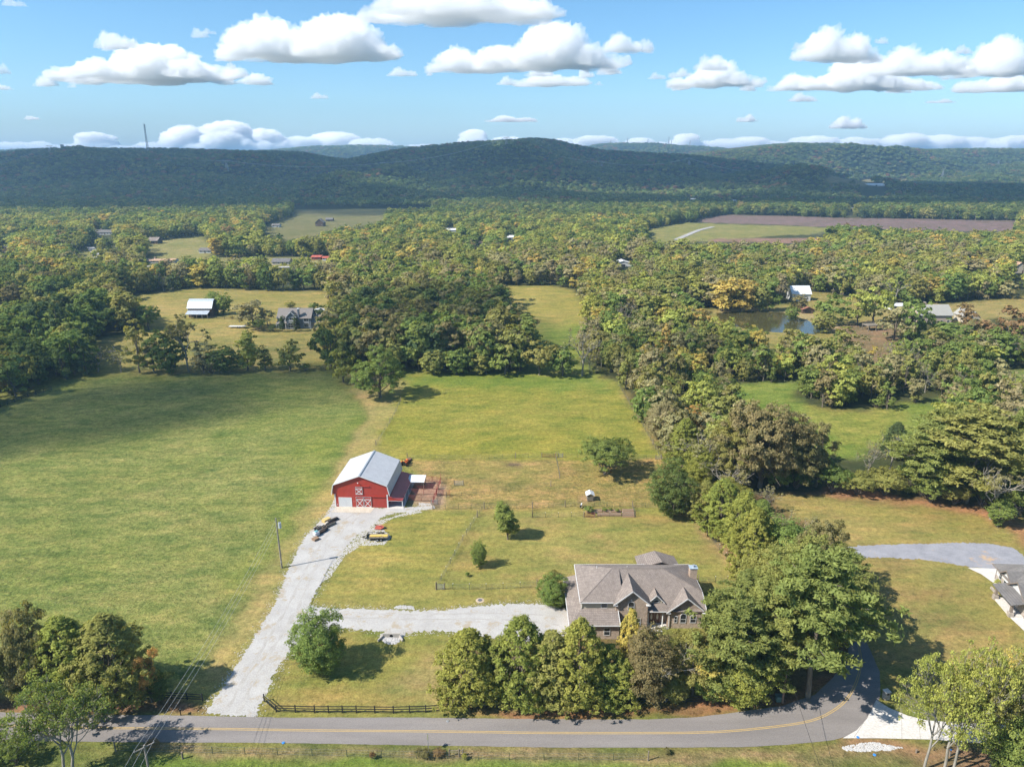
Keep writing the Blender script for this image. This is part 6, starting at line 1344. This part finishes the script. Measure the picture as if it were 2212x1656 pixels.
# ------------------------------------------------------------------ things round the barn
def rot_of(a, b): return math.atan2(b[1]-a[1], b[0]-a[0])
def trailer():
    a = G(790,1165); b = G(840,1164); t = empty('utility_trailer', ((a[0]+b[0])/2, (a[1]+b[1])/2+.3, 0), rot_of(a, b)-.02, 'black two-axle utility trailer loaded with yellow boards', 'trailer')
    MB().box(-2.1,2.4,-.95,.95,.55,.66).build('deck', WOOD, t); fr = MB()
    for y in (-1, 1): fr.bar((-2.1,y,1.05),(2.4,y,1.05),.06).bar((-2.1,y,.6),(2.4,y,.6),.08,.12)
    for x in (-2.1, -1.2, -.3, .6, 1.5, 2.4):
        for y in (-1, 1): fr.bar((x,y,.55),(x,y,1.05),.05)
    fr.bar((-2.1,-1,1.05),(-2.1,1,1.05),.06).build('frame', DARKM, t); MB().box(-2.16,-2.08,-.95,.95,.6,1.15).build('headboard', DARKM, t)
    for i, (x0, x1, y0, y1, z) in enumerate(((-1.9,2.0,-.55,-.15,.72),(-1.9,1.3,-.12,.25,.74),(-1.7,2.2,.28,.62,.72),(-1.4,.9,-.3,.1,.80),(1.3,2.2,-.5,.3,.75))): MB().box(x0,x1,y0,y1,z-.06,z).build('board', YWOOD if i < 3 else M('yellow_boards', (.60,.42,.08), .7), t)
    for x in (.15, .95):
        for y in (-1.18, 1.18): w = MB().tube((x,y-.1,.34),(x,y+.1,.34),.34,.34,14).build('wheel', TYRE, t); MB().tube((x,y-.12,.34),(x,y+.12,.34),.16,.16,10).build('rim', STEEL, w)
    for y in (-1.18, 1.18): MB().prism([(-.3,.55),(-.1,.78),(1.2,.78),(1.4,.55),(1.3,.55),(1.15,.72),(-.05,.72),(-.2,.55)], y-.13, y+.13).build('fender', DARKM, t)
    MB().bar((-2.1,-.7,.55),(-3.3,0,.5),.1).bar((-2.1,.7,.55),(-3.3,0,.5),.1).bar((-3.1,0,.0),(-3.1,0,.75),.07).build('tongue', DARKM, t)
trailer()
def mower():
    x, y = G(820,1141); t = empty('rotary_mower', (x, y, 0), -.1, 'faded red tractor mower deck lying on the gravel behind the trailer', 'mower'); RD = M('faded_red', (.42,.10,.07), .7, 0, .2)
    MB().prism([(-.9,-.7),(.5,-.8),(.95,-.3),(.95,.4),(.4,.8),(-.9,.7)], .18, .42, 'z').build('deck', RD, t); MB().box(-.6,.5,-.3,.3,.42,.55).tube((0,0,.5),(0,0,.75),.2,.14,8).build('gearbox', RD, t)
    MB().bar((-.9,-.5,.4),(-1.0,0,1.0),.07).bar((-.9,.5,.4),(-1.0,0,1.0),.07).bar((-1.0,0,1.0),(.6,0,.5),.06).build('hitch', DARKM, t); MB().bar((.9,0,.3),(1.45,0,.3),.08).build('tail_arm', DARKM, t); MB().tube((1.45,-.08,.22),(1.45,.08,.22),.22,.22,10).build('tail_wheel', TYRE, t)
mower()
def pallet(m, x, y, z, w=1.1, d=1.1):
    for k in range(3): m.box(x-w/2,x+w/2,y-d/2+k*(d-.1)/2,y-d/2+k*(d-.1)/2+.1,z,z+.1)
    for k in range(6): m.box(x-w/2+k*(w-.12)/5,x-w/2+k*(w-.12)/5+.12,y-d/2,y+d/2,z+.1,z+.125)
def N3(x, y): return ((900+x/7.373)/1.35624, (1480+y/7.373)/1.35624)
def piles():
    p = G(*N3(180,745)); t = empty('pallet_stack', (*p, 0), .9, 'low stack of brown boards at the near end of the heap by the drive', 'pallet')
    for k in range(4): m = MB(); pallet(m, 0, 0, .14*k, 1.2, 1.1); m.build('pallet', M('brown_boards', (.30,.20,.13), .9, 0, .2), t)
    p = G(*N3(200,655)); t = empty('bulk_bag', (*p, 0), .9, 'white bulk bag with a blue lid in the heap beside the drive', 'bag'); m = MB(); m.box(-.6,.6,-.55,.55,.12,1.05); o = m.build('bag', M('white_bag', (.50,.51,.54), .8, 0, .15, 3), t, .15); MB().box(-.35,.35,-.3,.3,1.05,1.2).build('lid', M('teal_lid', (.15,.35,.38), .6), t)
    m = MB(); pallet(m, 0, 0, 0); m.build('pallet', WOOD, t)
    spots = [(300,600,1.0,'black tangled tarp-covered bundle behind the white bag'),(225,520,.9,'grey bundle of old boards left of the tarp'),(360,560,1.1,'dark log-like pile at the edge of the gravel'),(400,470,1.3,'dark pile in the middle of the heap'),(500,440,1.6,'long dark pile of posts nearest the gravel'),(560,340,1.6,'long pile of brown posts at the far end of the heap')]
    rr = random.Random(3)
    for i, (a, b, s, lb) in enumerate(spots):
        p = G(*N3(a, b)); t = empty('timber_pile', (*p, 0), .95+rr.uniform(-.1, .1), lb, 'timber pile')
        for k in range(9 if i else 7):
            y0 = (k % 3-1)*.3; z0 = .12+.2*(k//3); MB().tube((-s*.8+rr.uniform(-.15, .15), y0+rr.uniform(-.05, .05), z0), (s*.8+rr.uniform(-.2, .2), y0+rr.uniform(-.1, .1), z0+rr.uniform(-.03, .06)), .11, .1, 7).build('post', (BROWNW, WOOD, M('charcoal', (.03,.03,.033), .8))[(k+i) % 3], t)
    p = G(*N3(415,345)); t = empty('plywood_stack', (*p, 0), .95, 'stack of fresh yellow timber on top end of the heap', 'timber stack')
    for k in range(5): MB().box(-.9,.9,-.55,.55,.1+k*.13,.2+k*.13).build('board', YWOOD, t)
    p = G(*N3(425,440)); t = empty('folded_tarp', (*p, 0), .95, 'pale folded tarp lying across the heap', 'tarp'); MB().prism([(-.8,.3),(-.5,.75),(.3,.9),(.7,.55),(.8,.3),(.3,.5),(-.4,.4)], -.2, .25).build('tarp', M('pale_tarp', (.42,.37,.30), .8), t)
piles()
def tractor():
    x, y = G(877,1003); t = empty('orange_tractor', (x, y, 0), 1.25, 'small orange tractor parked behind the red barn', 'tractor'); OR = M('orange_paint', (.60,.13,.02), .5)
    MB().prism([(-.3,.6),(-.2,1.25),(.9,1.3),(1.3,1.0),(1.3,.6)], -.32, .32).build('bonnet', OR, t); MB().box(-1.2,-.3,-.25,.25,.5,.8).build('chassis', DARKM, t); MB().box(-1.1,-.7,-.22,.22,.85,.95).box(-1.15,-1.08,-.22,.22,.95,1.35).build('seat', DARKM, t)
    for s in (-1, 1):
        w = MB().tube((-.9,s*.5,.6),(-.9,s*.8,.6),.6,.6,16).build('rear_wheel', TYRE, t); MB().tube((-.9,s*.5,.6),(-.9,s*.82,.6),.28,.28,10).build('rim', OR, w); w = MB().tube((1.0,s*.45,.35),(1.0,s*.65,.35),.35,.35,14).build('front_wheel', TYRE, t); MB().tube((1.0,s*.45,.35),(1.0,s*.67,.35),.16,.16,8).build('rim', OR, w)
        MB().box(-1.4,-.4,s*.72-.12,s*.72+.12,1.2,1.26).build('fender', OR, t); MB().bar((-1.25,s*.45,.8),(-1.25,s*.45,2.1),.06).build('roll_bar', DARKM, t)
    MB().bar((-1.25,-.45,2.1),(-1.25,.45,2.1),.06).build('roll_bar', DARKM, t); MB().tube((-.25,0,1.2),(-.4,0,1.5),.03).tube((-.38,0,1.48),(-.42,0,1.52),.2,.2,12).build('steering_wheel', DARKM, t)
    x, y = G(882,996); t = empty('hay_rake', (x, y, 0), 1.2, 'rusty grey implement standing beside the orange tractor', 'implement'); MB().box(-1.2,1.2,-.5,.5,.3,.45).bar((-1,0,.4),(-.4,0,1.3),.08).bar((1,0,.4),(.4,0,1.3),.08).build('frame', WOOD, t)
    for k in range(5): MB().tube((-1+k*.5,-.5,.3),(-1+k*.5,.5,.3),.3,.3,10).build('disc', M('rusty_disc', (.18,.10,.07), .8), t)
tractor()
def feeder():
    x, y = G(1274,1079); t = empty('hay_feeder', (x, y, 0), 0, 'wooden slatted hay feeder with a white gable roof in the paddock', 'feeder'); RF = M('bright_tin', (.58,.60,.62), .4)
    for s in (-1, 1): MB().slab([(0,-1.15,2.15),(s*1.05,-1.15,1.6),(s*1.05,1.15,1.6),(0,1.15,2.15)], .04).build('roof', RF, t)
    for a in (-.65, .65):
        for b in (-.85, .85): MB().box(a-.06,a+.06,b-.06,b+.06,0,1.75).build('post', WOOD, t)
    for k in range(5):
        z = .25+k*.24; MB().box(-.7,.7,-.93,-.89,z,z+.13).build('slat', WOOD, t); MB().box(-.7,.7,.89,.93,z,z+.13).build('slat', WOOD, t)
        for s in (-1, 1): MB().box(s*.7-.02,s*.7+.02,-.9,.9,z,z+.13).build('slat', WOOD, t)
    MB().box(-.6,.6,-.8,.8,.2,.95).build('hay', M('hay', (.42,.31,.14), .95, 0, .3, 4), t)
feeder()
def beds():
    BW = M('bed_boards', (.33,.21,.14), .9, 0, .2); SO = M('bed_soil', (.20,.14,.09), .95, 0, .3, 3)
    rows_ = [(1270,1340,1107),(1270,1340,1114.5),(1293,1341,1103),(1348,1366,1103),(1345,1368,1108),(1343,1369,1114.5)]
    rows_ = [(1290,1341,1112,'front left'),(1266,1300,1104,'rear left'),(1302,1341,1104.5,'middle left'),(1344,1368,1103.5,'rear right'),(1344,1369,1109,'middle right'),(1344,1369.5,1114.5,'front right')]
    for i, (u0, u1, v, w_) in enumerate(rows_):
        a = G(u0, v); b = G(u1, v); L = b[0]-a[0]; t = empty('raised_bed', (a[0], a[1], 0), 0, f'{w_} plank bed of the six vegetable beds', 'raised bed')
        MB().box(0,L,-.5,-.44,0,.35).build('side_board', BW, t); MB().box(0,L,.44,.5,0,.35).build('side_board', BW, t); MB().box(0,.06,-.44,.44,0,.35).build('end_board', BW, t); MB().box(L-.06,L,-.44,.44,0,.35).build('end_board', BW, t); MB().box(.06,L-.06,-.44,.44,0,.28).build('soil', SO, t)
    for (u, v, w, vt, lb) in ((1272,1108,24,1094,'bushy tomato plants at the left of the vegetable beds'),(1306,1105,12,1099,'green plants in the middle left vegetable bed'),(1318,1104,9,1098,'green clump in the middle left vegetable bed'),(1333,1107,10,1098,'taller plant at the right end of the middle bed')): vtree(u, v, w, vt, 'bush', 'green', lb, None, False, 'bush')
beds()
def goat():
    x, y = G(1254.5,1097); t = empty('goat', (x, y, 0), 1.1, 'black and white goat standing at the garden fence post', 'goat')
    me = bpy.data.meshes.new('body'); pts = [(0,0,.68),(.35,0,.70),(-.35,0,.68),(.55,0,.88),(.68,0,.98),(.86,0,.90),(-.48,0,.72)]; ed = [(0,1),(0,2),(1,3),(3,4),(4,5),(2,6)]; rad = [.20,.17,.18,.10,.09,.055,.04]
    for (ax, s) in ((.32,1),(.32,-1),(-.33,1),(-.33,-1)):
        b = len(pts); j = 1 if ax > 0 else 2; bk = -.05 if ax < 0 else .02
        pts += [(ax,s*.11,.48),(ax+bk,s*.11,.26),(ax,s*.11,.02)]; rad += [.085,.045,.04]; ed += [(j,b),(b,b+1),(b+1,b+2)]
    for s in (-1, 1): b = len(pts); pts += [(.66,s*.14,1.02)]; rad += [.03]; ed += [(4,b)]
    me.from_pydata(pts, ed, []); o = mesh_obj('body', me, None, t); sk = o.modifiers.new('skin', 'SKIN'); 
    for i, r in enumerate(rad): o.data.skin_vertices[0].data[i].radius = (r, r)
    o.data.skin_vertices[0].data[0].use_root = True; sb = o.modifiers.new('sub', 'SUBSURF'); sb.levels = sb.render_levels = 1
    m, n, l = mat_new('goat_coat'); tc = n.new('ShaderNodeTexCoord'); sp = n.new('ShaderNodeSeparateXYZ'); l.new(tc.outputs['Object'], sp.inputs[0]); p = n.new('ShaderNodeBsdfPrincipled'); l.new(ramp(n, l, mth(n, l, 'ADD', mth(n, l, 'MULTIPLY', sp.outputs[0], .6), .45), [(.42, g3(.02)), (.48, g3(.65))]), p.inputs['Base Color']); p.inputs['Roughness'].default_value = .9
    q = n.new('ShaderNodeOutputMaterial'); l.new(p.outputs[0], q.inputs[0]); me.materials.append(m)
    for s in (-1, 1): MB().tube((.66,s*.04,1.05),(.58,s*.06,1.2),.02,.008,5).build('horn', WOOD, t)
goat()

# ------------------------------------------------------------------ poles, wires, roadside things
POLE = M('grey_pole', (.24,.21,.18), .9, 0, .2)
def sag(m, a, b, drop, r=.02, n=14, o=Vector((0,0,0))):
    a = Vector(a)-o; b = Vector(b)-o; pr = None
    for i in range(n+1):
        t = i/n; p = a.lerp(b, t); p.z -= drop*4*t*(1-t)
        if pr is not None: m.bar(pr, p, r*2)
        pr = p
P1 = Vector((*G(609,1226), 0)); t = empty('utility_pole', P1, .35, 'wooden utility pole with a grey transformer beside the gravel drive', 'utility pole')
MB().tube((0,0,0),(-.15,0,11.2),.17,.11,10).build('pole', POLE, t); tr = MB().tube((.45,0,8.9),(.45,0,10.1),.3,.3,14).build('transformer', M('transformer_grey', (.45,.48,.50), .5), t); MB().tube((.45,0,10.1),(.45,0,10.3),.06).build('bushing', BROWNW, tr)
MB().bar((.1,0,9.4),(.3,0,9.4),.08).build('bracket', DARKM, t); MB().bar((0,0,10.9),(.5,0,11.0),.06).tube((.5,0,10.9),(.5,0,11.15),.05).build('cutout', DARKM, t); MB().box(-.08,.08,-.25,-.15,1.2,1.7).build('meter_box', STEEL, t)
P2 = Vector((*G(312,1613,10.0), 0)); t = empty('utility_pole', P2, .75, 'pole with a crossarm at the bottom left, its foot below the picture', 'utility pole')
MB().tube((0,0,0),(0,0,10.3),.17,.12,10).build('pole', POLE, t); MB().bar((-1.2,0,10.0),(1.2,0,10.0),.1,.12).build('crossarm', POLE, t)
for x in (-1.1, 0, 1.1): MB().tube((x,0,10.05),(x,0,10.3),.04).build('insulator', STEEL, t)
W1 = M('bright_wire', (.42,.42,.42), .4, .6)
cr3, sn3 = math.cos(.75), math.sin(.75)
for j, x in enumerate((-1.1, 0, 1.1)):
    a = P2+Vector((x*cr3, x*sn3, 10.3)); b = P1+Vector(((x*.25), x*.1, 10.6-.5*j)); m = MB(); sag(m, a, b, 1.2, .012); o = m.build('power_line', W1); tag(o, ('left', 'middle', 'right')[j]+' wire of the line crossing the road at lower left', 'power line')
    m = MB(); c = a+(a-b)*.7; c.z = 10; sag(m, a, c, .8, .012); o = m.build('power_line', W1); tag(o, ('left', 'middle', 'right')[j]+' wire running from the crossarm out of the bottom of the picture', 'power line')
P3 = Vector((*G(1690,1517), 0)); t = empty('utility_pole', P3, 0, 'brown pole half hidden under the pines by the road bend', 'utility pole'); MB().tube((0,0,0),(0,0,7.2),.16,.12,10).build('pole', M('brown_pole', (.24,.14,.09), .9), t)
m = MB(); sag(m, P3+Vector((0,0,6.6)), Vector((*G(1830,1800,3), 3)), 1.0, .018); tag(m.build('power_line', DARKM), 'dark wire from the pole under the pines down across the road', 'power line')
x, y = G(1682,1512); t = empty('transformer_box', (x, y, 0), 0, 'green-grey ground box beside the brown pole', 'utility box'); MB().box(-.45,.45,-.4,.4,0,.85).build('cabinet', M('box_green', (.10,.15,.12), .6), t); MB().box(-.5,.5,-.45,.45,.85,.92).build('lid', M('box_lid', (.14,.19,.16), .6), t)
x, y = G(1913,1508); t = empty('mailbox_pillar', (x, y, 0), .2, 'square pale stone mailbox pillar at the concrete drive', 'mailbox'); MB().box(-.38,.38,-.35,.35,0,1.35).build('pillar', STONE, t); MB().box(-.45,.45,-.42,.42,1.35,1.47).build('cap', CONC, t); MB().box(-.15,.15,-.42,-.34,.95,1.2).build('mailbox_door', DARKM, t)
x, y = G(391,1545); t = empty('mailbox', (x, y, 0), .4, 'dark mailbox on a post left of the drive mouth', 'mailbox'); MB().box(-.06,.06,-.06,.06,0,1.05).build('post', BLACKW, t); MB().prism([(-.12,1.05),(.12,1.05),(.12,1.2),(.07,1.28),(-.07,1.28),(-.12,1.2)], -.3, .3).build('box', DARKM, t)
x, y = G(925.6,1621); t = empty('road_sign', (x, y, 0), 0, 'thin road sign seen edge-on on the near verge', 'sign'); MB().box(-.035,.035,-.035,.035,0,3.1).build('post', STEEL, t); MB().add([(-.05,.0,1.9),(-.09,.42,2.4),(-.05,.0,2.9),(-.01,-.42,2.4),(-.02,.0,1.9),(-.06,.42,2.4),(-.02,.0,2.9),(.02,-.42,2.4)], [(0,1,2,3),(4,5,6,7),(0,4,5,1),(1,5,6,2),(2,6,7,3),(3,7,4,0)]).build('plate', M('sign_green', (.30,.33,.08), .5), t)
a = G(971,1633); b = G(1000,1633); t = empty('fence_brace', (*a, 0), 0, 'wooden H-shaped fence brace on the near verge', 'fence brace'); L = b[0]-a[0]
for x in (0, L*.72, L): MB().tube((x,0,0),(x,0,1.3),.09,.09,8).build('post', CEDARP, t)
MB().tube((0,0,1.0),(L,0,1.0),.06,.06,8).build('rail', CEDARP, t)
for (u, v, h, lb) in ((395,1638,1.1,'short weathered post in the grass at lower left'),(2051,1632,1.1,'brown post with a blue cap at lower right'),(1979,1625,.5,'short stub post in the reddish soil')): x, y = G(u, v); t = empty('marker_post', (x, y, 0), 0, lb, 'post'); MB().tube((0,0,0),(0,0,h),.14,.12,8).build('post', CEDARP, t); MB().tube((0,0,h),(0,0,h+.05),.15,.12,8).build('cap', M('blue_cap', (.05,.22,.55), .5) if 'blue' in lb else CEDARP, t)
for (u, v, lb) in ((1853,1592,'blue marker flat on the road edge by the concrete drive'),(1889,1630,'blue marker beside the white stones'),(612,1604,'blue marker at the near road edge, left'),(967,1557,'pale lid at the far road edge')): x, y = G(u, v); tag(MB().tube((0,0,0),(0,0,.08),.22,.2,10).build('marker_disc', M('blue_cap', (.05,.22,.55), .5) if 'blue' in lb else STEEL), lb, 'marker').location = (x, y, .03)
x, y = G(1037,1296); t = empty('septic_lid', (x, y, 0), 0, 'round grey lid in a bare patch of lawn', 'lid'); MB().tube((0,0,0),(0,0,.1),.42,.4,18).build('lid', M('lid_grey', (.11,.11,.12), .8), t); MB().tube((0,0,.0),(0,0,.03),.8,.7,18).build('collar', M('lid_sand', (.42,.33,.24), .95), t)
x, y = G(1544,1296); MBx = MB().tube((0,0,0),(0,0,.1),.35,.35,14).build('lid', WHITE); tag(MBx, 'small white lid in the shade right of the house', 'lid').location = (x, y, 0)
# culvert and loose stone
x, y = G(845,1378); t = empty('culvert', (x, y, 0), 0, 'concrete culvert mouth under the driveway with a dark opening', 'culvert'); CV = M('culvert_concrete', (.36,.33,.29), .9)
MB().box(-1.5,1.5,.2,.5,-.1,.75).build('headwall', CV, t)
for s in (-1, 1): MB().bar((s*1.4,.3,.25),(s*2.1,-.9,.12),.2,.5).build('wing_wall', CV, t)
MB().tube((0,.17,.32),(0,.19,.32),.3,.3,16).build('pipe_mouth', M('pipe_shade', (.01,.01,.01), .9), t)  # black disc on the headwall, the pipe's inner shade put into its colour
def stones(name, poly, n, s0, s1, mat, label, seed=1, z=.0, flat=.6, w=None):
    r = random.Random(seed); P_ = gpoly(poly); xs = [p[0] for p in P_]; yy = [p[1] for p in P_]; m = MB(); k = 0
    while k < n:
        x = r.uniform(min(xs), max(xs)); y = r.uniform(min(yy), max(yy))
        if not inpoly(np.array([x]), np.array([y]), P_)[0]: k += .2; continue
        if w and r.random() > w(x, y): k += .3; continue
        k += 1; s = r.uniform(s0, s1); a = r.random()*6.28; vs = []
        for (dx, dy, dz) in ((1,0,0),(.3,.9,0),(-.8,.6,0),(-.9,-.5,0),(.2,-1,0),(.1,.1,flat)):
            q = r.uniform(.7, 1.2); vs.append((x+(dx*math.cos(a)-dy*math.sin(a))*s*q, y+(dx*math.sin(a)+dy*math.cos(a))*s*q, z+dz*s))
        m.add(vs, [(0,1,5),(1,2,5),(2,3,5),(3,4,5),(4,0,5)])
    o = m.build(name, mat); return tag(o, label, None, None, 'stuff')
RIP = M('riprap_stone', (.40,.385,.37), .9, 0, .35, 1.5); GRV = M('loose_gravel', (.40,.38,.35), .95, 0, .3, 2)
stones('riprap', [(822,1370),(835,1366),(876,1366),(868,1380),(855,1390),(838,1390),(826,1382)], 420, .12, .28, RIP, 'pale broken rock round the culvert mouth', 2)
stones('riprap', [(850,1312),(862,1307),(890,1308),(896,1316),(880,1314),(862,1314)], 160, .10, .22, RIP, 'pale broken rock on the far side of the driveway', 3)
stones('riprap', [(717,1090),(724,1072),(728,1086),(727,1103),(712,1114),(704,1110)], 220, .1, .25, RIP, 'white rock heaped at the left corner of the barn', 4)
stones('riprap', [(1815,1614),(1850,1606),(1890,1602),(1915,1608),(1950,1614),(1920,1620),(1860,1622),(1830,1620)], 650, .08, .2, RIP, 'white stones in the ditch by the concrete drive', 5)
stones('loose_gravel', [(780,1150),(800,1130),(880,1106),(905,1100),(912,1106),(850,1118),(820,1135),(835,1150),(846,1160),(830,1176),(780,1178),(745,1200),(715,1245),(690,1260),(735,1195)], 5200, .05, .20, GRV, 'gravel thinning out into the grass beside the barn yard', 6, .012, .25)
stones('loose_gravel', [(905,1085),(935,1088),(940,1098),(905,1102)], 350, .06, .25, GRV, 'patchy gravel at the foot of the barn pens', 7, .012, .25)
def edge_gravel():
    P_ = [G(u, v)[:2] for u, v in DRIVE]; m = MB(); r = random.Random(8)
    for i in range(len(P_)):
        a = Vector(P_[i]); b = Vector(P_[(i+1) % len(P_)]); L = (b-a).length; nn = Vector((-(b-a).y, (b-a).x)).normalized()
        for k in range(int(L*16)):
            p = a.lerp(b, r.random())+nn*r.gauss(0, .65); s = r.uniform(.04, .13); an = r.random()*6.28
            m.add([(p.x+math.cos(an+j*1.57)*s*r.uniform(.6, 1.3), p.y+math.sin(an+j*1.57)*s*r.uniform(.6, 1.3), .026) for j in range(4)], [(0,1,2,3)])
    o = mesh_obj('loose_gravel', m.mesh('loose_gravel', GRV, False)); tag(o, 'stray gravel along the ragged edges of the white drive', None, None, 'stuff')
edge_gravel()
# coarse grass tufts and weeds
def tufts(name, poly, n, h0, h1, col_, label, seed, w=.35):
    r = np.random.RandomState(seed); P_ = gpoly(poly); xs = np.array([p[0] for p in P_]); yy = np.array([p[1] for p in P_])
    x = r.uniform(xs.min(), xs.max(), n*3); y = r.uniform(yy.min(), yy.max(), n*3); k = inpoly(x, y, P_); nzv = wob(x*1.0, y, 9)+wob(x+5, y+3, 23); k &= nzv+r.normal(size=len(x))*.8 > .3; x = x[k][:n]; y = y[k][:n]; n = len(x); z = height(x, y)
    V = []; 
    for j in range(3):
        a = r.rand(n)*6.28; s = r.uniform(w*.5, w, n); h = r.uniform(h0, h1, n); lx = r.normal(size=n)*.25*h; ly = r.normal(size=n)*.25*h
        V.append(np.stack([np.stack([x-np.cos(a)*s, y-np.sin(a)*s, z], 1), np.stack([x+np.cos(a)*s, y+np.sin(a)*s, z], 1), np.stack([x+lx, y+ly, z+h], 1)], 1))
    V = np.concatenate(V).reshape(-1, 3); F = np.arange(len(V)).reshape(-1, 3); o = mesh_obj(name, np_mesh(name, V, F, 3), M(name+'_leaf', col_, .95, 0, .35, .6)); tag(o, label, None, None, 'stuff')
for (u, v, w, vt, c, lb) in ((905,1634,20,1618,'brown','dead brown weeds left of the road sign'),(918,1636,26,1620,'brown','brown scrub at the foot of the road sign'),(948,1632,26,1620,'rust','reddish brush right of the road sign'),(805,1638,14,1624,'rust','small dry weed clump on the near verge'),(1003,1640,12,1632,'lime','green weed beside the fence brace'),(330,1616,30,1600,'rust','reddish brush by the leafy roadside tree'),(1440,1628,16,1618,'brown','dry shoots on the verge, right part'),
                         (1160,1470,30,1450,'green','ground shrub under the cedars'),(1505,1398,34,1378,'olive','clipped bush in front of the right gable'),(1455,1402,26,1380,'lime','bush with orange flowers by the porch'),(1010,1245,10,1238,'green','tuft at the lawn fence'),(1195,1246,24,1233,'olive','small shrub behind the left roof of the house')): vtree(u, v, w, vt, 'bush', c, lb, None, True, 'bush')

# ------------------------------------------------------------------ masts and pylons
PY = M('pylon_steel', (.30,.31,.32), .5, .3)
def lattice(m, h, w0, w1, n, r):
    for i in range(n):
        z0, z1 = h*i/n, h*(i+1)/n; a = (w0+(w1-w0)*i/n)/2; b = (w0+(w1-w0)*(i+1)/n)/2; c0 = [(-a,-a,z0),(a,-a,z0),(a,a,z0),(-a,a,z0)]; c1 = [(-b,-b,z1),(b,-b,z1),(b,b,z1),(-b,b,z1)]
        for k in range(4): m.bar(c0[k], c1[k], r); m.bar(c0[k], c1[(k+1) % 4], r*.7); m.bar(c1[k], c1[(k+1) % 4], r*.7)
PYL = [(122,404,377,2000),(494,397,369,1950),(828,377,348,2050),(1094,368,335,2000),(1299,374,348,2050),(1485,400,374,2000),(1713,408,382,2100),(2036,380,362,2700),(2155,362,345,3000)]
tops = []
pyw = ('pylon at the far left of the line across the dark hills','pylon standing dark above the left foothills','pylon between the left hills and the high hill','pylon in the cleared patch on the high hill','pylon on the right shoulder of the high hill','pylon above the shaded woods, right of the high hill','pylon where the dark hill meets the sunlit field','pylon on the sunlit right-hand ridge','pylon furthest right on the sunlit hill')
for i, (u, vb, vt, Y) in enumerate(PYL):
    x, y, z = atY(u, vb, Y); zt = atY(u, vt, Y)[2]; g = hz(x, y); h = zt-g; h = max(30, min(h, 75)); t = empty('pylon', (x, y, g), .15, pyw[i], 'pylon')
    m = MB(); lattice(m, h*.7, 8.5, 2.6, 6, .7); m.build('legs', PY, t); m = MB()
    for s in (-1, 1): m.bar((s*1.3,0,h*.7),(s*5.5,0,h*.93),.45).bar((s*1.3,0,h*.7),(s*.5,0,h*.93),.35)
    m.build('upper_frame', PY, t); MB().bar((-8.5,0,h*.93),(8.5,0,h*.93),.6,.8).build('crossarm', PY, t)
    for s in (-1, 1): MB().bar((s*5,0,h*.93),(s*5,0,h),.35).build('peak', PY, t)
    tops.append(Vector((x, y, g+h*.92)))
tops = [Vector(atY(-200, 398, 1990))]+tops
for a, b in zip(tops[:-2], tops[1:-1]):
    if b.y > 2500: continue
    m = MB()
    for s in (-8, 8): sag(m, a+Vector((0,s,0)), b+Vector((0,s,0)), 13, .16, 18)
    o = m.build('transmission_line', M('line_alu', (.5,.5,.5), .4, .3)); tag(o, 'span of transmission line hanging between two pylons over the hills', 'power line', 'spans of the transmission line')
def mast(u, vb, vt, Y, w, label, ant=True):
    x, y, _ = atY(u, vb, Y); g = hz(x, y); zt = atY(u, vt, Y)[2]; h = zt-g; t = empty('radio_mast', (x, y, g), .3, label, 'mast'); m = MB(); lattice(m, h, w, w*.45, 12, w*.14); m.build('lattice', PY, t)
    if ant:
        for k, zz in enumerate((.80, .88, .95)):
            for j in range(3): a = j*2.09; MB().box(-.5,.5,-.3,.3,h*zz-2,h*zz+2).build('antenna', M('antenna_grey', (.35,.36,.38), .5), t).location = (math.cos(a)*(2.2), math.sin(a)*2.2, 0)
    MB().bar((0,0,h),(0,0,h+4),.3).build('spike', PY, t)
mast(319, 322, 268, 2400, 5.5, 'tall cell tower rising from the left ridge'); 
for u, vt, lb in ((1319,304,'leftmost thin mast on the far ridge'),(1355,297,'second thin mast on the far ridge'),(1399,300,'faint mast between the others on the far ridge'),(1444,296,'tallest mast of the close pair on the far ridge'),(1450,303,'shorter mast of the close pair on the far ridge'),(1490,303,'rightmost thin mast on the far ridge')): mast(u, 316, vt, 5150, 5.0, lb, False)
x, y, _ = atY(135, 322, 2380); g = hz(x, y); t = empty('water_tank', (x, y, g), 0, 'small tank on legs on the left skyline', 'water tank'); MB().tube((0,0,17),(0,0,24),5,5,14).build('tank', M('tank_grey', (.25,.27,.26), .6), t)
for k in range(4): a = k*1.57; MB().bar((math.cos(a)*4,math.sin(a)*4,0),(math.cos(a)*4,math.sin(a)*4,17),.7).build('leg', PY, t)
haze()
